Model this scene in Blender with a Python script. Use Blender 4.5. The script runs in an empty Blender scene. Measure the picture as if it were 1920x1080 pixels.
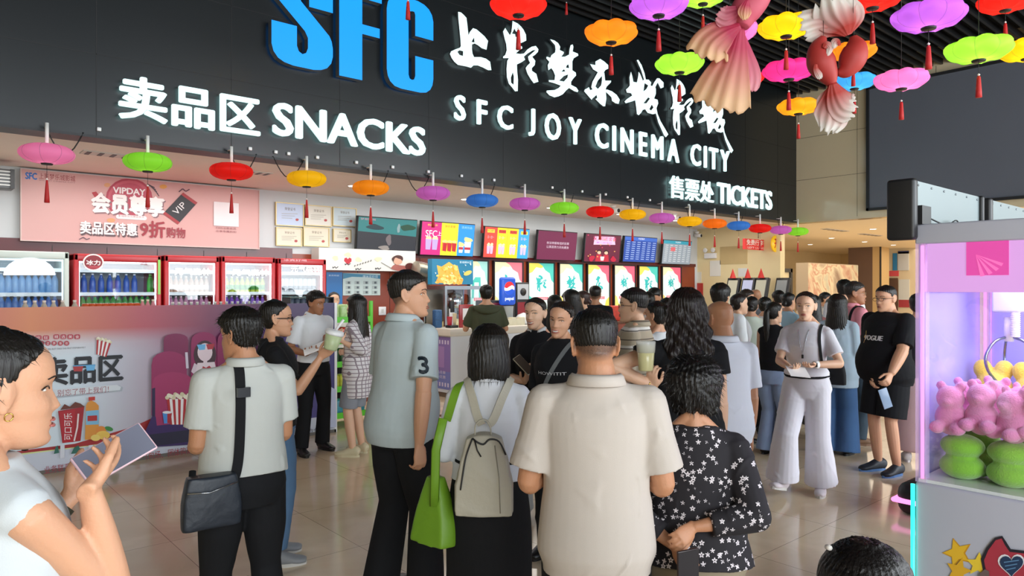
import bpy, bmesh, math, random
import numpy as np
from mathutils import Vector, Matrix, Quaternion
from mathutils.bvhtree import BVHTree

S = bpy.context.scene
C = S.collection
# ------------------------------------------------------------ camera, light, exposure
H = 1.68                                  # camera height
FPX = 1340.0                              # focal length in pixels of the 1920 px wide frame
YAW = math.radians(41.0)                  # the snack wall (+Y) lies 41 degrees left of the view
SA, CA = math.sin(YAW), math.cos(YAW)
cam_d = bpy.data.cameras.new('camera'); cam = bpy.data.objects.new('camera', cam_d); C.objects.link(cam)
cam_d.sensor_width = 36.0; cam_d.lens = FPX/1920*36.0; cam_d.clip_end = 200
cam.location = (0, 0, H); cam.rotation_euler = (math.radians(90), 0, -YAW)
S.camera = cam
S.view_settings.view_transform = 'Standard'; S.view_settings.look = 'None'
S.view_settings.gamma = 1.0; S.view_settings.exposure = 0.22; S.view_settings.use_curve_mapping = False
w = bpy.data.worlds.new('world'); S.world = w; w.use_nodes = True
w.node_tree.nodes['Background'].inputs[0].default_value = (0.80, 0.90, 1.0, 1)
w.node_tree.nodes['Background'].inputs[1].default_value = 1.15

def area(name, loc, rot, sx, sy, power, col=(1, 1, 1)):
    l = bpy.data.lights.new(name, 'AREA'); l.shape = 'RECTANGLE'; l.size = sx; l.size_y = sy
    l.energy = power; l.color = col
    o = bpy.data.objects.new(name, l); o.location = loc; o.rotation_euler = rot; C.objects.link(o); return o
# daylight from the tall glass front behind the photographer, and broad area lamps standing in for the soffit and foyer downlights
area('window_daylight', (-3.5, -5.5, 3.0), (math.radians(80), 0, math.radians(-35)), 10, 4.5, 1050, (0.92, 0.97, 1.0))
area('window_daylight', (9.0, -5.5, 3.0), (math.radians(80), 0, math.radians(15)), 10, 4.5, 800, (0.92, 0.97, 1.0))
area('soffit_light', (3.0, 9.0, 3.08), (0, 0, 0), 5, 1.2, 60, (1.0, 0.97, 0.93))
area('soffit_light', (10.0, 9.0, 3.08), (0, 0, 0), 8, 1.2, 110, (1.0, 0.95, 0.88))
area('foyer_light', (19.0, 7.0, 3.08), (0, 0, 0), 6, 8, 210, (1.0, 0.90, 0.76))
area('foyer_light', (27.0, 6.0, 3.08), (0, 0, 0), 6, 8, 210, (1.0, 0.90, 0.76))

# ------------------------------------------------------------ pixel <-> place helpers
def ray(u, v):
    a = u-960
    return Vector((FPX*SA + a*CA, FPX*CA - a*SA, 540-v))
def PY(u, v, Y): r = ray(u, v); return r*(Y/r.y) + Vector((0, 0, H))
def PX(u, v, X): r = ray(u, v); return r*(X/r.x) + Vector((0, 0, H))
def PD(u, v, d): return ray(u, v)*(d/FPX) + Vector((0, 0, H))
def PZ(u, v, z): r = ray(u, v); return r*((z-H)/r.z) + Vector((0, 0, H))

# ------------------------------------------------------------ materials
MATS = {}
def lin(c):
    return tuple(((x/12.92) if x <= 0.04045 else ((x+0.055)/1.055)**2.4) for x in c)
def hexc(h):
    return lin(tuple(int(h[i:i+2], 16)/255 for i in (0, 2, 4)))
def mat(name, col, rough=0.6, metal=0.0, emit=0.0, ecol=None, bump=0.0, bscale=40.0, noise=0.0, nscale=5.0,
        trans=0.0, alpha=1.0, sub=0.0, spec=0.5, sheen=0.0, coat=0.0):
    if name in MATS: return MATS[name]
    m = bpy.data.materials.new(name); m.use_nodes = True; nt = m.node_tree; N = nt.nodes; L = nt.links
    b = N['Principled BSDF']
    if isinstance(col, str): col = hexc(col)
    b.inputs['Base Color'].default_value = (*col, 1); b.inputs['Roughness'].default_value = rough
    b.inputs['Metallic'].default_value = metal; b.inputs['Specular IOR Level'].default_value = spec
    if emit:
        e = ecol or col
        if isinstance(e, str): e = hexc(e)
        b.inputs['Emission Color'].default_value = (*e, 1); b.inputs['Emission Strength'].default_value = emit
    if trans: b.inputs['Transmission Weight'].default_value = trans
    if alpha < 1: b.inputs['Alpha'].default_value = alpha
    if sub:
        b.inputs['Subsurface Weight'].default_value = sub; b.inputs['Subsurface Radius'].default_value = (0.9, 0.35, 0.2)
        b.inputs['Subsurface Scale'].default_value = 0.01
    if sheen: b.inputs['Sheen Weight'].default_value = sheen
    if coat: b.inputs['Coat Weight'].default_value = coat
    if bump or noise:
        tc = N.new('ShaderNodeTexCoord')
    if noise:
        n = N.new('ShaderNodeTexNoise'); n.inputs['Scale'].default_value = nscale; n.inputs['Detail'].default_value = 4
        L.new(tc.outputs['Object'], n.inputs['Vector'])
        mx = N.new('ShaderNodeMix'); mx.data_type = 'RGBA'
        mx.inputs[6].default_value = (*[min(1, c*(1-noise)) for c in col], 1)
        mx.inputs[7].default_value = (*[min(1, c*(1+noise)) for c in col], 1)
        L.new(n.outputs['Fac'], mx.inputs[0]); L.new(mx.outputs[2], b.inputs['Base Color'])
    if bump:
        n = N.new('ShaderNodeTexNoise'); n.inputs['Scale'].default_value = bscale; n.inputs['Detail'].default_value = 5
        L.new(tc.outputs['Object'], n.inputs['Vector'])
        bp = N.new('ShaderNodeBump'); bp.inputs['Strength'].default_value = bump; bp.inputs['Distance'].default_value = 0.01
        L.new(n.outputs['Fac'], bp.inputs['Height']); L.new(bp.outputs['Normal'], b.inputs['Normal'])
    MATS[name] = m
    return m
def lit(name, col, e):                      # a backlit surface
    if isinstance(col, str): col = hexc(col)
    return mat(name, tuple(c*0.6 for c in col), 0.35, emit=e, ecol=col)

# ------------------------------------------------------------ object helpers
def tag(o, label=None, cat=None, group=None, kind=None):
    if label: o['label'] = label
    if cat: o['category'] = cat
    if group: o['group'] = group
    if kind: o['kind'] = kind
    return o
def empty(name, loc=(0, 0, 0), rz=0.0, label=None, cat=None, group=None):
    o = bpy.data.objects.new(name, None); o.empty_display_size = 0.1
    o.location = loc; o.rotation_euler = (0, 0, rz); C.objects.link(o)
    return tag(o, label, cat, group)
def mobj(name, me, parent=None):
    o = bpy.data.objects.new(name, me); C.objects.link(o)
    if parent is not None: o.parent = parent
    return o
def shade(me, smooth=True):
    me.polygons.foreach_set('use_smooth', [smooth]*len(me.polygons)); return me
class MB:
    """collects shapes with materials into one mesh"""
    def __init__(s): s.v = []; s.f = []; s.m = []; s.mats = []; s.sm = []
    def mi(s, m):
        if m not in s.mats: s.mats.append(m)
        return s.mats.index(m)
    def add(s, vs, fs, m, smooth=False):
        o = len(s.v); k = s.mi(m); s.v += [tuple(v) for v in vs]
        for f in fs: s.f.append(tuple(i+o for i in f)); s.m.append(k); s.sm.append(smooth)
        return s
    def box(s, lo, hi, m, rot=None, c=None):
        (a, b, c0), (d, e, f) = lo, hi
        vs = [(a, b, c0), (d, b, c0), (d, e, c0), (a, e, c0), (a, b, f), (d, b, f), (d, e, f), (a, e, f)]
        if rot is not None:
            cc = Vector(c) if c is not None else Vector(((a+d)/2, (b+e)/2, (c0+f)/2))
            vs = [rot @ (Vector(v)-cc) + cc for v in vs]
        return s.add(vs, [(0, 3, 2, 1), (4, 5, 6, 7), (0, 1, 5, 4), (1, 2, 6, 5), (2, 3, 7, 6), (3, 0, 4, 7)], m)
    def rbox(s, lo, hi, r, m, seg=3):
        """box with rounded edges"""
        bm = bmesh.new(); bmesh.ops.create_cube(bm, size=1)
        lo = Vector(lo); hi = Vector(hi); d = hi-lo; c = (hi+lo)/2
        for v in bm.verts: v.co = Vector((v.co.x*d.x, v.co.y*d.y, v.co.z*d.z)) + c
        bmesh.ops.bevel(bm, geom=bm.edges[:], offset=min(r, min(d)*0.49), segments=seg, profile=0.5, affect='EDGES')
        s.bm(bm, m, True); bm.free(); return s
    def bm(s, bm, m, smooth=False):
        bm.verts.index_update()
        return s.add([v.co.copy() for v in bm.verts], [[v.index for v in f.verts] for f in bm.faces], m, smooth)
    def lathe(s, prof, c, m, seg=16, axis='Z', smooth=True):
        vs = []; fs = []
        for (r, h) in prof:
            for k in range(seg):
                a = 2*math.pi*k/seg; x, y = r*math.cos(a), r*math.sin(a)
                p = (x, y, h) if axis == 'Z' else ((h, x, y) if axis == 'X' else (x, h, y))
                vs.append((c[0]+p[0], c[1]+p[1], c[2]+p[2]))
        n = len(prof)
        for i in range(n-1):
            for k in range(seg):
                a = i*seg+k; b = i*seg+(k+1) % seg
                fs.append((a, b, b+seg, a+seg))
        fs.append(tuple(range(seg-1, -1, -1))); fs.append(tuple(range((n-1)*seg, n*seg)))
        return s.add(vs, fs, m, smooth)
    def tube(s, pts, rad, m, seg=8, xref=None, smooth=True):
        vs, fs = tube_geo(pts, rad, seg, xref); return s.add(vs, fs, m, smooth)
    def prism(s, pts, depth, m, to3):
        """extrude a 2D outline; to3(x, y, t) maps to space, t in 0..depth"""
        from mathutils.geometry import tessellate_polygon
        n = len(pts); vs = [to3(x, y, 0) for x, y in pts] + [to3(x, y, depth) for x, y in pts]
        tri = tessellate_polygon([[Vector((x, y, 0)) for x, y in pts]])
        fs = [tuple(t) for t in tri] + [tuple(i+n for i in reversed(t)) for t in tri]
        fs += [(i, (i+1) % n, (i+1) % n+n, i+n) for i in range(n)]
        return s.add(vs, fs, m)
    def build(s, name, parent=None):
        me = bpy.data.meshes.new(name); me.from_pydata(s.v, [], s.f)
        for m in s.mats: me.materials.append(m)
        me.polygons.foreach_set('material_index', s.m); me.polygons.foreach_set('use_smooth', s.sm)
        me.update(); return mobj(name, me, parent)

def tube_geo(pts, rad, seg=8, xref=None, cap=True):
    pts = [Vector(p) for p in pts]; n = len(pts)
    if not isinstance(rad, (list, tuple)): rad = [rad]*n
    rad = [(r, r) if not isinstance(r, (tuple, list)) else r for r in rad]
    xr = Vector(xref) if xref is not None else None
    vs = []; fs = []; prev = None
    for i, p in enumerate(pts):
        t = (pts[min(i+1, n-1)]-pts[max(i-1, 0)])
        if t.length < 1e-9: t = Vector((0, 0, 1))
        t.normalize()
        if xr is not None:
            x = xr - t*xr.dot(t)
        elif prev is not None:
            x = prev - t*prev.dot(t)
        else:
            x = Vector((1, 0, 0)) - t*t.x
            if x.length < 0.2: x = Vector((0, 1, 0)) - t*t.y
        if x.length < 1e-6: x = prev or Vector((0, 1, 0))
        x.normalize(); y = t.cross(x); prev = x
        for k in range(seg):
            a = 2*math.pi*k/seg
            vs.append(p + x*(rad[i][0]*math.cos(a)) + y*(rad[i][1]*math.sin(a)))
    for i in range(n-1):
        for k in range(seg):
            a = i*seg+k; b = i*seg+(k+1) % seg
            fs.append((a, b, b+seg, a+seg))
    if cap:
        fs.append(tuple(range(seg-1, -1, -1))); fs.append(tuple(range((n-1)*seg, n*seg)))
    return vs, fs
def cat(P, i, t):
    """Catmull-Rom on a list of tuples"""
    n = len(P); g = lambda k: P[max(0, min(n-1, k))]
    p0, p1, p2, p3 = g(i-1), g(i), g(i+1), g(i+2)
    return tuple(0.5*((2*b)+(-a+c)*t+(2*a-5*b+4*c-d)*t*t+(-a+3*b-3*c+d)*t*t*t) for a, b, c, d in zip(p0, p1, p2, p3))
def smooth_path(P, sub=4):
    out = []
    for i in range(len(P)-1):
        for k in range(sub): out.append(cat(P, i, k/sub))
    out.append(tuple(P[-1])); return out

# ------------------------------------------------------------ lettering
_TXT = {}
def text_geo(body, bold=0.0, extrude=0.0, space=1.0):
    """(verts, faces) of a line of text, cached; extrude is half the depth relative to size 1"""
    key = (body, bold, extrude, space)
    if key in _TXT: return _TXT[key]
    cu = bpy.data.curves.new('text', 'FONT'); cu.body = body; cu.size = 1.0; cu.offset = bold
    cu.extrude = extrude; cu.space_character = space; cu.resolution_u = 3
    o = bpy.data.objects.new('text', cu); C.objects.link(o)
    dg = bpy.context.evaluated_depsgraph_get(); dg.update()
    me = bpy.data.meshes.new_from_object(o.evaluated_get(dg))
    vs = [v.co.copy() for v in me.vertices]; fs = [tuple(p.vertices) for p in me.polygons]
    bpy.data.objects.remove(o); bpy.data.curves.remove(cu); bpy.data.meshes.remove(me)
    _TXT[key] = (vs, fs); return vs, fs
def put_text(mb, body, x0, x1, z0, z1, to3, m, bold=0.0, depth=0.0, space=1.0, keep=False):
    """fit the text into the rectangle of a surface; to3(x, z, t)"""
    vs, fs = text_geo(body, bold, 0.02 if depth else 0.0, space)
    if not vs: return
    ax = min(v.x for v in vs); bx = max(v.x for v in vs); az = min(v.y for v in vs); bz = max(v.y for v in vs)
    sx = (x1-x0)/max(1e-6, bx-ax); sz = (z1-z0)/max(1e-6, bz-az)
    if keep: sx = sz = min(sx, sz)
    mb.add([to3(x0+(v.x-ax)*sx, z0+(v.y-az)*sz, (depth if v.z > 0 else 0.0) if depth else 0.0) for v in vs], fs, m)
def on_y(Y, s=-1.0, off=0.0): return lambda x, z, t: Vector((x, Y + s*(t+off), z))
def on_x(X, s=-1.0, off=0.0): return lambda y, z, t: Vector((X + s*(t+off), y, z))
# ------------------------------------------------------------ the hall
YF = 7.64; ZS = 3.135; YW = 10.40; XE = 14.80; ZC = 5.85      # fascia plane, soffit height, back wall, end wall, ceiling
def node_mat(name):
    m = bpy.data.materials.new(name); m.use_nodes = True; MATS[name] = m
    return m, m.node_tree, m.node_tree.nodes, m.node_tree.links, m.node_tree.nodes['Principled BSDF']

def floor_mat():
    m, nt, N, L, b = node_mat('floor_tile')
    tc = N.new('ShaderNodeTexCoord')
    # big polished marble tiles laid in line with the photo's joints
    mp = N.new('ShaderNodeMapping'); mp.inputs['Location'].default_value = (-0.5, -0.56, 0)
    L.new(tc.outputs['Object'], mp.inputs[0])
    br = N.new('ShaderNodeTexBrick'); br.offset = 0.0; br.squash = 1.0
    br.inputs['Scale'].default_value = 1.0; br.inputs['Brick Width'].default_value = 0.90
    br.inputs['Row Height'].default_value = 0.90; br.inputs['Mortar Size'].default_value = 0.0018
    br.inputs['Mortar Smooth'].default_value = 0.0
    br.inputs['Color1'].default_value = (*hexc('eedcc0'), 1); br.inputs['Color2'].default_value = (*hexc('e6d3b6'), 1)
    br.inputs['Mortar'].default_value = (*hexc('8a7a68'), 1)
    L.new(mp.outputs[0], br.inputs[0])
    n = N.new('ShaderNodeTexNoise'); n.inputs['Scale'].default_value = 1.3; n.inputs['Detail'].default_value = 7
    n.inputs['Distortion'].default_value = 1.6; L.new(tc.outputs['Object'], n.inputs[0])
    cr = N.new('ShaderNodeValToRGB'); cr.color_ramp.elements[0].position = 0.35; cr.color_ramp.elements[1].position = 0.7
    cr.color_ramp.elements[0].color = (0.84, 0.81, 0.77, 1); cr.color_ramp.elements[1].color = (1.0, 1.0, 1.0, 1)
    L.new(n.outputs['Fac'], cr.inputs[0])
    mx = N.new('ShaderNodeMix'); mx.data_type = 'RGBA'; mx.blend_type = 'MULTIPLY'; mx.inputs[0].default_value = 1
    L.new(br.outputs['Color'], mx.inputs[6]); L.new(cr.outputs[0], mx.inputs[7]); L.new(mx.outputs[2], b.inputs['Base Color'])
    b.inputs['Roughness'].default_value = 0.12; b.inputs['Specular IOR Level'].default_value = 0.6
    return m
M_floor = floor_mat()
M_soffit = mat('soffit_paint', 'efe4da', 0.7, noise=0.03)
M_wall = mat('white_paint', 'cfd3d5', 0.6)
M_beige = mat('beige_panel', 'c3b496', 0.14, noise=0.03, nscale=1.5)
M_yellow = mat('cream_panel', 'ecd9a8', 0.25, noise=0.04, nscale=1.2)
M_black = mat('black_panel', '0f1417', 0.30, spec=0.6)
M_seam = mat('dark_joint', '07080a', 0.5)
M_dark = mat('dark_metal', '1b1c1f', 0.45)
M_wood = mat('red_wood', '8e3a1e', 0.3, noise=0.25, nscale=3)
M_maroon = mat('maroon_tile', '5d1f20', 0.25, noise=0.12, nscale=2)
M_white = mat('white_gloss', 'eeeeee', 0.3)
M_steel = mat('steel', 'a9adb2', 0.25, metal=1.0)
M_redpaint = mat('red_paint', 'b51f26', 0.3)
M_brown = mat('brown_stone', '6a5142', 0.35, noise=0.12, nscale=1.5)

def struct(name, mb): o = mb.build(name); o['kind'] = 'structure'; return o
struct('floor', MB().box((-8, -7, -0.1), (34, 16, 0.0), M_floor))
# slatted black ceiling: backing and battens running along the sign wall
struct('ceiling', MB().box((-8, -7, ZC+0.35), (XE+0.2, YF+0.3, ZC+0.45), mat('ceiling_void', '050505', 0.9)))
b = MB(); y = YF-0.12
while y > -3:
    b.box((-4, y-0.02, ZC), (XE, y+0.02, ZC+0.10), mat('ceiling_batten', '1b1c1e', 0.4)); y -= 0.17
tag(b.build('ceiling_slats'), kind='structure')
struct('ceiling_soffit', MB().box((-4, YF+0.02, ZS), (XE+0.3, YW+0.3, ZS+0.1), M_soffit))
struct('ceiling_foyer', MB().box((XE+0.3, -4, ZS), (34, 16, ZS+0.1), mat('foyer_ceiling', 'f2e2c4', 0.6)))
# black sign fascia with its panel joints
b = MB(); b.box((-4, YF, ZS-0.02), (XE, YF+0.28, ZC+0.4), M_black)
b.box((-4, YF-0.015, ZS-0.045), (XE, YF+0.28, ZS-0.02), M_dark)
xs = [1.46+1.255*k for k in range(-4, 11)]
for x in xs: b.box((x-0.004, YF-0.002, ZS-0.02), (x+0.004, YF, ZC+0.4), M_seam)
for z in (3.88, 4.66, 5.44): b.box((-4, YF-0.002, z-0.004), (XE, YF, z+0.004), M_seam)
struct('wall_fascia', b)
struct('wall_back', MB().box((-4, YW, 0), (15.35, YW+0.2, ZS), M_wall))
b = MB(); b.box((XE, -4, ZS-0.05), (XE+0.3, YF+0.3, ZC+0.4), M_beige)
for yy in (6.35, 4.9, 2.2): b.box((XE-0.002, yy-0.003, ZS), (XE, yy+0.003, ZC), M_seam)
for zz in (4.0, 4.9): b.box((XE-0.002, 6.0, zz-0.003), (XE, YF, zz+0.003), M_seam)
struct('wall_end', b)
struct('wall_ticket', MB().box((15.15, 8.2, 0), (15.35, YW, ZS), M_yellow).box((15.14, 8.2, 1.22), (15.15, YW, 1.23), M_beige))
struct('wall_foyer', MB().box((31, -4, 0), (31.2, 16, ZS), mat('foyer_wall', 'e6cfa0', 0.4, noise=0.05)).box((15.15, 14, 0), (31, 14.2, ZS), MATS['foyer_wall']))
# reddish paneling behind the bars: tile dado on the back wall
b = MB(); b.box((0.0, YW-0.03, 0), (4.6, YW, 2.28), M_maroon)
b.box((4.6, YW-0.03, 0), (15.0, YW, 2.2), M_wood)
for k in range(16): b.box((0.3+k*0.6, YW-0.034, 0.0), (0.306+k*0.6, YW-0.03, 2.2), M_seam)
struct('trim_wainscot', b)
struct('trim_rail', MB().box((5.0, YW-0.06, 2.2), (15.0, YW, 2.27), M_maroon))
struct('wall_left', MB().box((-4.2, -7, 0), (-4, YW+0.2, ZC+0.45), M_beige))
struct('column_left', MB().box((0.30, 10.0, 0), (0.62, YW, ZS), mat('cream_column', 'c9b184', 0.5)))

# ------------------------------------------------------------ sign letters
def outl(s): 
    a = [float(t) for t in s.replace(';', ' ').replace(',', ' ').split()]
    return list(zip(a[0::2], a[1::2]))
def letter_mesh(loops, to3, depth, mface, mside, rim=None):
    """closed outlines with holes -> solid letter"""
    from mathutils.geometry import tessellate_polygon
    b = MB(); pts = [p for l in loops for p in l]; n = len(pts)
    tri = tessellate_polygon([[Vector((x, y, 0)) for x, y in l] for l in loops])
    b.add([to3(x, y, depth) for x, y in pts], [tuple(t) for t in tri], mface)
    k = 0
    for l in loops:
        m = len(l)
        vs = [to3(x, y, 0) for x, y in l] + [to3(x, y, depth) for x, y in l]
        b.add(vs, [(i, (i+1) % m, (i+1) % m+m, i+m) for i in range(m)], mside)
    return b
M_blue = lit('blue_light', '1292f4', 0.85); M_cyan = lit('white_light', 'd5f4f4', 0.98)
M_lside = mat('letter_side', '70757a', 0.4, metal=0.5)
SU = outl('0,.39 .40,.39 .40,.20 .43,.15 .49,.13 .55,.15 .58,.20 .58,.30 .55,.345 .47,.40 .08,.62')
SU = [(0, .39), (.40, .39), (.40, .20), (.43, .15), (.49, .13), (.55, .15), (.58, .20), (.58, .30), (.53, .36), (.06, .63), (.02, .68), (0, .75),
      (0, .83), (.03, .90), (.10, .955), (.20, .985), (.33, 1), (.66, 1), (.80, .985), (.90, .955), (.97, .90), (1, .83)]
SU = SU + [(1-x, 1-z) for x, z in SU[:1]] + [(1-x, 1-z) for x, z in SU[1:]]
FU = [(0, 0), (.53, 0), (.53, .48), (.95, .48), (.95, .58), (.53, .58), (.53, .85), (1, .85), (1, 1), (0, 1)]
CU = [(1, .61), (1, .82), (.97, .89), (.90, .945), (.80, .98), (.66, 1), (.30, 1), (.16, .985), (.07, .945), (.02, .89), (0, .82),
      (0, .18), (.02, .11), (.07, .055), (.16, .015), (.30, 0), (.70, 0), (.84, .015), (.93, .055), (.98, .11), (1, .18), (1, .39), (.60, .39),
      (.60, .17), (.575, .13), (.53, .12), (.48, .13), (.455, .17), (.455, .82), (.48, .86), (.53, .87), (.58, .87), (.60, .84), (.60, .61)]
z0, z1 = 4.13, 5.27
for (U, x0, x1, nm) in ((SU, 3.10, 3.82, 'S'), (FU, 3.90, 4.46, 'F'), (CU, 4.53, 5.21, 'C')):
    lp = [(x0+x*(x1-x0), z0+z*(z1-z0)) for x, z in U]
    o = letter_mesh([lp], on_y(YF-0.03), 0.09, M_blue, M_lside).build('sign_letter')
    tag(o, 'large blue illuminated block letter %s on the black fascia' % nm, 'sign letter', 'big blue sign letters')
CAL = {}
CAL['shang'] = ((5.143, 830, 0), ['112,132 140,138 165,160 192,190 200,250 208,325 212,355 225,325 255,288 290,300 325,330 365,365 400,410 392,455 385,495 340,480 300,450 270,435 245,445 245,490 250,530 265,565 330,565 380,580 420,610 432,690 400,690 350,665 300,645 260,645 235,668 190,655 110,640 75,610 50,575 33,535 45,510 90,490 130,475 138,460 135,400 125,300 115,200', '265,378 240,420 270,425', '125,500 105,515 125,545 158,555 160,510'])
CAL['ying'] = ((5.143, 830, 0), ['636,218 690,245 720,275 740,300 765,350 768,405 740,420 690,440 690,465 725,460 730,480 700,500 668,528 710,535 745,530 780,490 820,465 860,457 885,490 880,515 850,545 825,560 855,600 850,640 822,670 822,695 865,725 885,800 840,815 810,775 780,725 762,670 775,650 805,620 790,590 785,560 820,530 860,495 830,500 780,530 745,560 757,590 720,615 678,635 680,700 688,780 686,890 660,893 635,860 600,820 582,760 578,680 585,600 600,575 545,575 545,560 565,545 580,500 575,440 560,390 548,335 545,320 565,285 600,340 612,355 625,320 632,270', '655,290 630,340 660,345 665,375 695,360 690,335 665,315', '638,710 620,760 622,810 645,830 648,750'])
CAL['meng'] = ((5.143, 830, 0), ['998,392 1040,405 1075,430 1095,465 1090,495 1130,515 1128,530 1105,560 1140,560 1180,540 1185,490 1195,450 1215,442 1222,465 1215,510 1265,530 1270,548 1225,575 1212,605 1212,690 1245,712 1248,740 1220,770 1200,800 1200,830 1250,855 1270,885 1262,900 1230,890 1180,860 1155,880 1120,920 1080,940 1040,950 990,930 962,900 965,885 1000,882 1040,880 1080,860 1100,838 1040,815 985,800 985,785 1040,785 1045,740 1030,700 1010,670 980,690 975,640 990,610 960,575 965,560 1000,570 1010,545 1045,520 1050,490 1045,450 1010,410', '1160,640 1150,665 1180,670 1175,635', '1105,705 1145,700 1130,680', '1170,730 1130,745 1085,790 1130,798 1165,760'])
CAL['le'] = ((4.5, 1080, 80), ['85,192 130,200 130,170 170,148 205,170 238,200 238,230 215,240 192,275 205,262 212,330 262,330 260,345 225,380 215,405 230,405 270,420 310,450 335,490 325,525 300,520 270,500 265,470 240,445 218,425 222,480 212,545 195,545 165,520 130,485 145,475 140,450 105,480 98,492 35,420 40,405 60,395 75,385 85,410 105,405 95,385 105,340 130,295 150,260 110,235', '185,290 150,330 130,380 150,400 178,370 185,330'])
CAL['cheng'] = ((4.5, 1080, 80), ['478,158 492,155 520,200 545,270 555,320 580,322 600,345 595,370 610,375 625,345 650,310 670,310 705,345 705,385 680,395 655,345 635,385 640,400 640,440 625,480 655,490 660,520 645,560 655,610 680,670 745,780 725,805 710,790 660,680 640,605 615,612 570,600 550,570 530,575 515,600 495,620 480,610 475,560 465,495 420,510 385,520 375,505 395,485 440,455 430,435 395,430 388,405 410,385 420,370 418,300 430,255 440,290 450,340 480,345 490,300 495,255 510,280 530,330 540,320 515,240', '545,350 535,420 560,400 575,370', '575,470 535,520 560,520 590,480', '605,530 585,570 600,580 620,555'])
def cal_loops(k):
    (s, ou, ov), L = CAL[k]
    R = []
    for l in L:
        p = [PY(ou+x/s, ov+y/s, YF) for x, y in outl(l)]
        R.append([(q.x, q.z) for q in p])
    return R
CALX = {k: cal_loops(k) for k in CAL}
def bbox2(lp): X = [p[0] for p in lp[0]]; Z = [p[1] for p in lp[0]]; return min(X), max(X), min(Z), max(Z)
names = {'shang': '上', 'ying': '影', 'meng': '梦', 'le': '乐', 'cheng': '城'}
def cal_sign(k, dx, dz, note):
    lp = [[(x+dx, z+dz) for x, z in l] for l in CALX[k]]
    o = letter_mesh(lp, on_y(YF-0.05), 0.035, M_cyan, M_lside).build('sign_letter')
    tag(o, 'white brush-style character %s lit on the black fascia%s' % (names[k], note), 'sign letter', 'white brush characters')
cal_sign('shang', 0, 0, ''); cal_sign('ying', 0, 0, ', the one between 上 and 梦'); cal_sign('meng', 0, 0, ''); cal_sign('le', 0, 0, ''); cal_sign('cheng', 0, 0, ', beside 乐')
for k, uu, vv, note in (('ying', 1250, 146.4, ', the one under the green lantern'), ('cheng', 1301, 0, ', partly behind the goldfish tail')):
    x0, x1, zz0, zz1 = bbox2(CALX[k]); q = PY(uu, vv, YF)
    cal_sign(k, q.x-x0, (q.z-zz1) if vv else -0.02, note)
def sign_row(text, u0, u1, vt, vb, ut, mface, label, group, Y=YF, bold=0.02, off=0.05, depth=0.03, wf=1.0, cats='sign letter'):
    """letters standing off the wall: u0..u1 span, vt/vb top and bottom at column ut"""
    xa, xb = PY(u0, 500, Y).x, PY(u1, 500, Y).x
    zt, zb = PY(ut, vt, Y).z, PY(ut, vb, Y).z
    # advance widths from the laid-out line, then each letter its own object
    vs, fs = text_geo(text, 0, 0.0); ax = min(v.x for v in vs); bx = max(v.x for v in vs)
    sc = (xb-xa)/(bx-ax)
    # island split by x position of every character
    pre = ''
    for ch in text:
        start = max(v.x for v in text_geo(pre+'|')[0]) - max(v.x for v in text_geo('|')[0])
        pre += ch
        if ch == ' ': continue
        cv, cf = text_geo(ch, 0, 0.02)
        cx0 = min(v.x for v in cv); cz0 = min(v.y for v in cv)
        b = MB(); lat = ord(ch) < 128
        zlo = cz0-bold*.7 if lat else -0.12; H0 = max(v.y for v in cv)+bold*.7-zlo if lat else 0.95
        zs = (zt-zb)/H0; gx = max(v.x for v in cv)
        cx = (cx0+gx)/2
        for ddx, ddz in ((0, 0), (bold, 0), (-bold, 0), (0, bold*.7), (0, -bold*.7), (bold*.7, bold*.5), (-bold*.7, bold*.5), (bold*.7, -bold*.5), (-bold*.7, -bold*.5)):
            V = [Vector((xa+(cx+start-ax+(v.x-cx)*wf+ddx)*sc, Y-off-(depth if v.z > 0 else 0), zb+(v.y+ddz-zlo)*zs)) for v in cv]
            b.add(V, cf, mface)
        tag(b.build('sign_letter'), label % ch, cats, group)
sign_row('卖品区', 222, 481, 165, 243, 350, M_cyan, 'white lit character %s of the snack bar sign', 'white snack sign letters', bold=0.028)
sign_row('SNACKS', 509, 790, 217, 275, 650, M_cyan, 'white lit letter %s of the SNACKS sign', 'white snack sign letters', bold=0.03)
sign_row('售票处', 1250, 1332, 337, 378, 1292, M_cyan, 'white lit character %s of the ticket office sign', 'white ticket sign letters', bold=0.016)
sign_row('TICKETS', 1340, 1441, 351, 388, 1391, M_cyan, 'white lit letter %s of the TICKETS sign', 'white ticket sign letters', bold=0.03)
sign_row('S F C', 846, 957, 190, 236, 900, M_cyan, 'white lit letter %s in the small SFC line', 'small white sign letters', bold=0.022, wf=0.85)
sign_row('J O Y', 986, 1085, 215, 265, 1036, M_cyan, 'white lit letter %s of the word JOY', 'small white sign letters', bold=0.022, wf=0.85)
sign_row('CINEMA', 1107, 1270, 247, 292, 1190, M_cyan, 'white lit letter %s of the word CINEMA', 'small white sign letters', bold=0.022, wf=0.72)
sign_row('CITY', 1287, 1364, 277, 317, 1326, M_cyan, 'white lit letter %s of the word CITY', 'small white sign letters', bold=0.022, wf=0.72)

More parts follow.
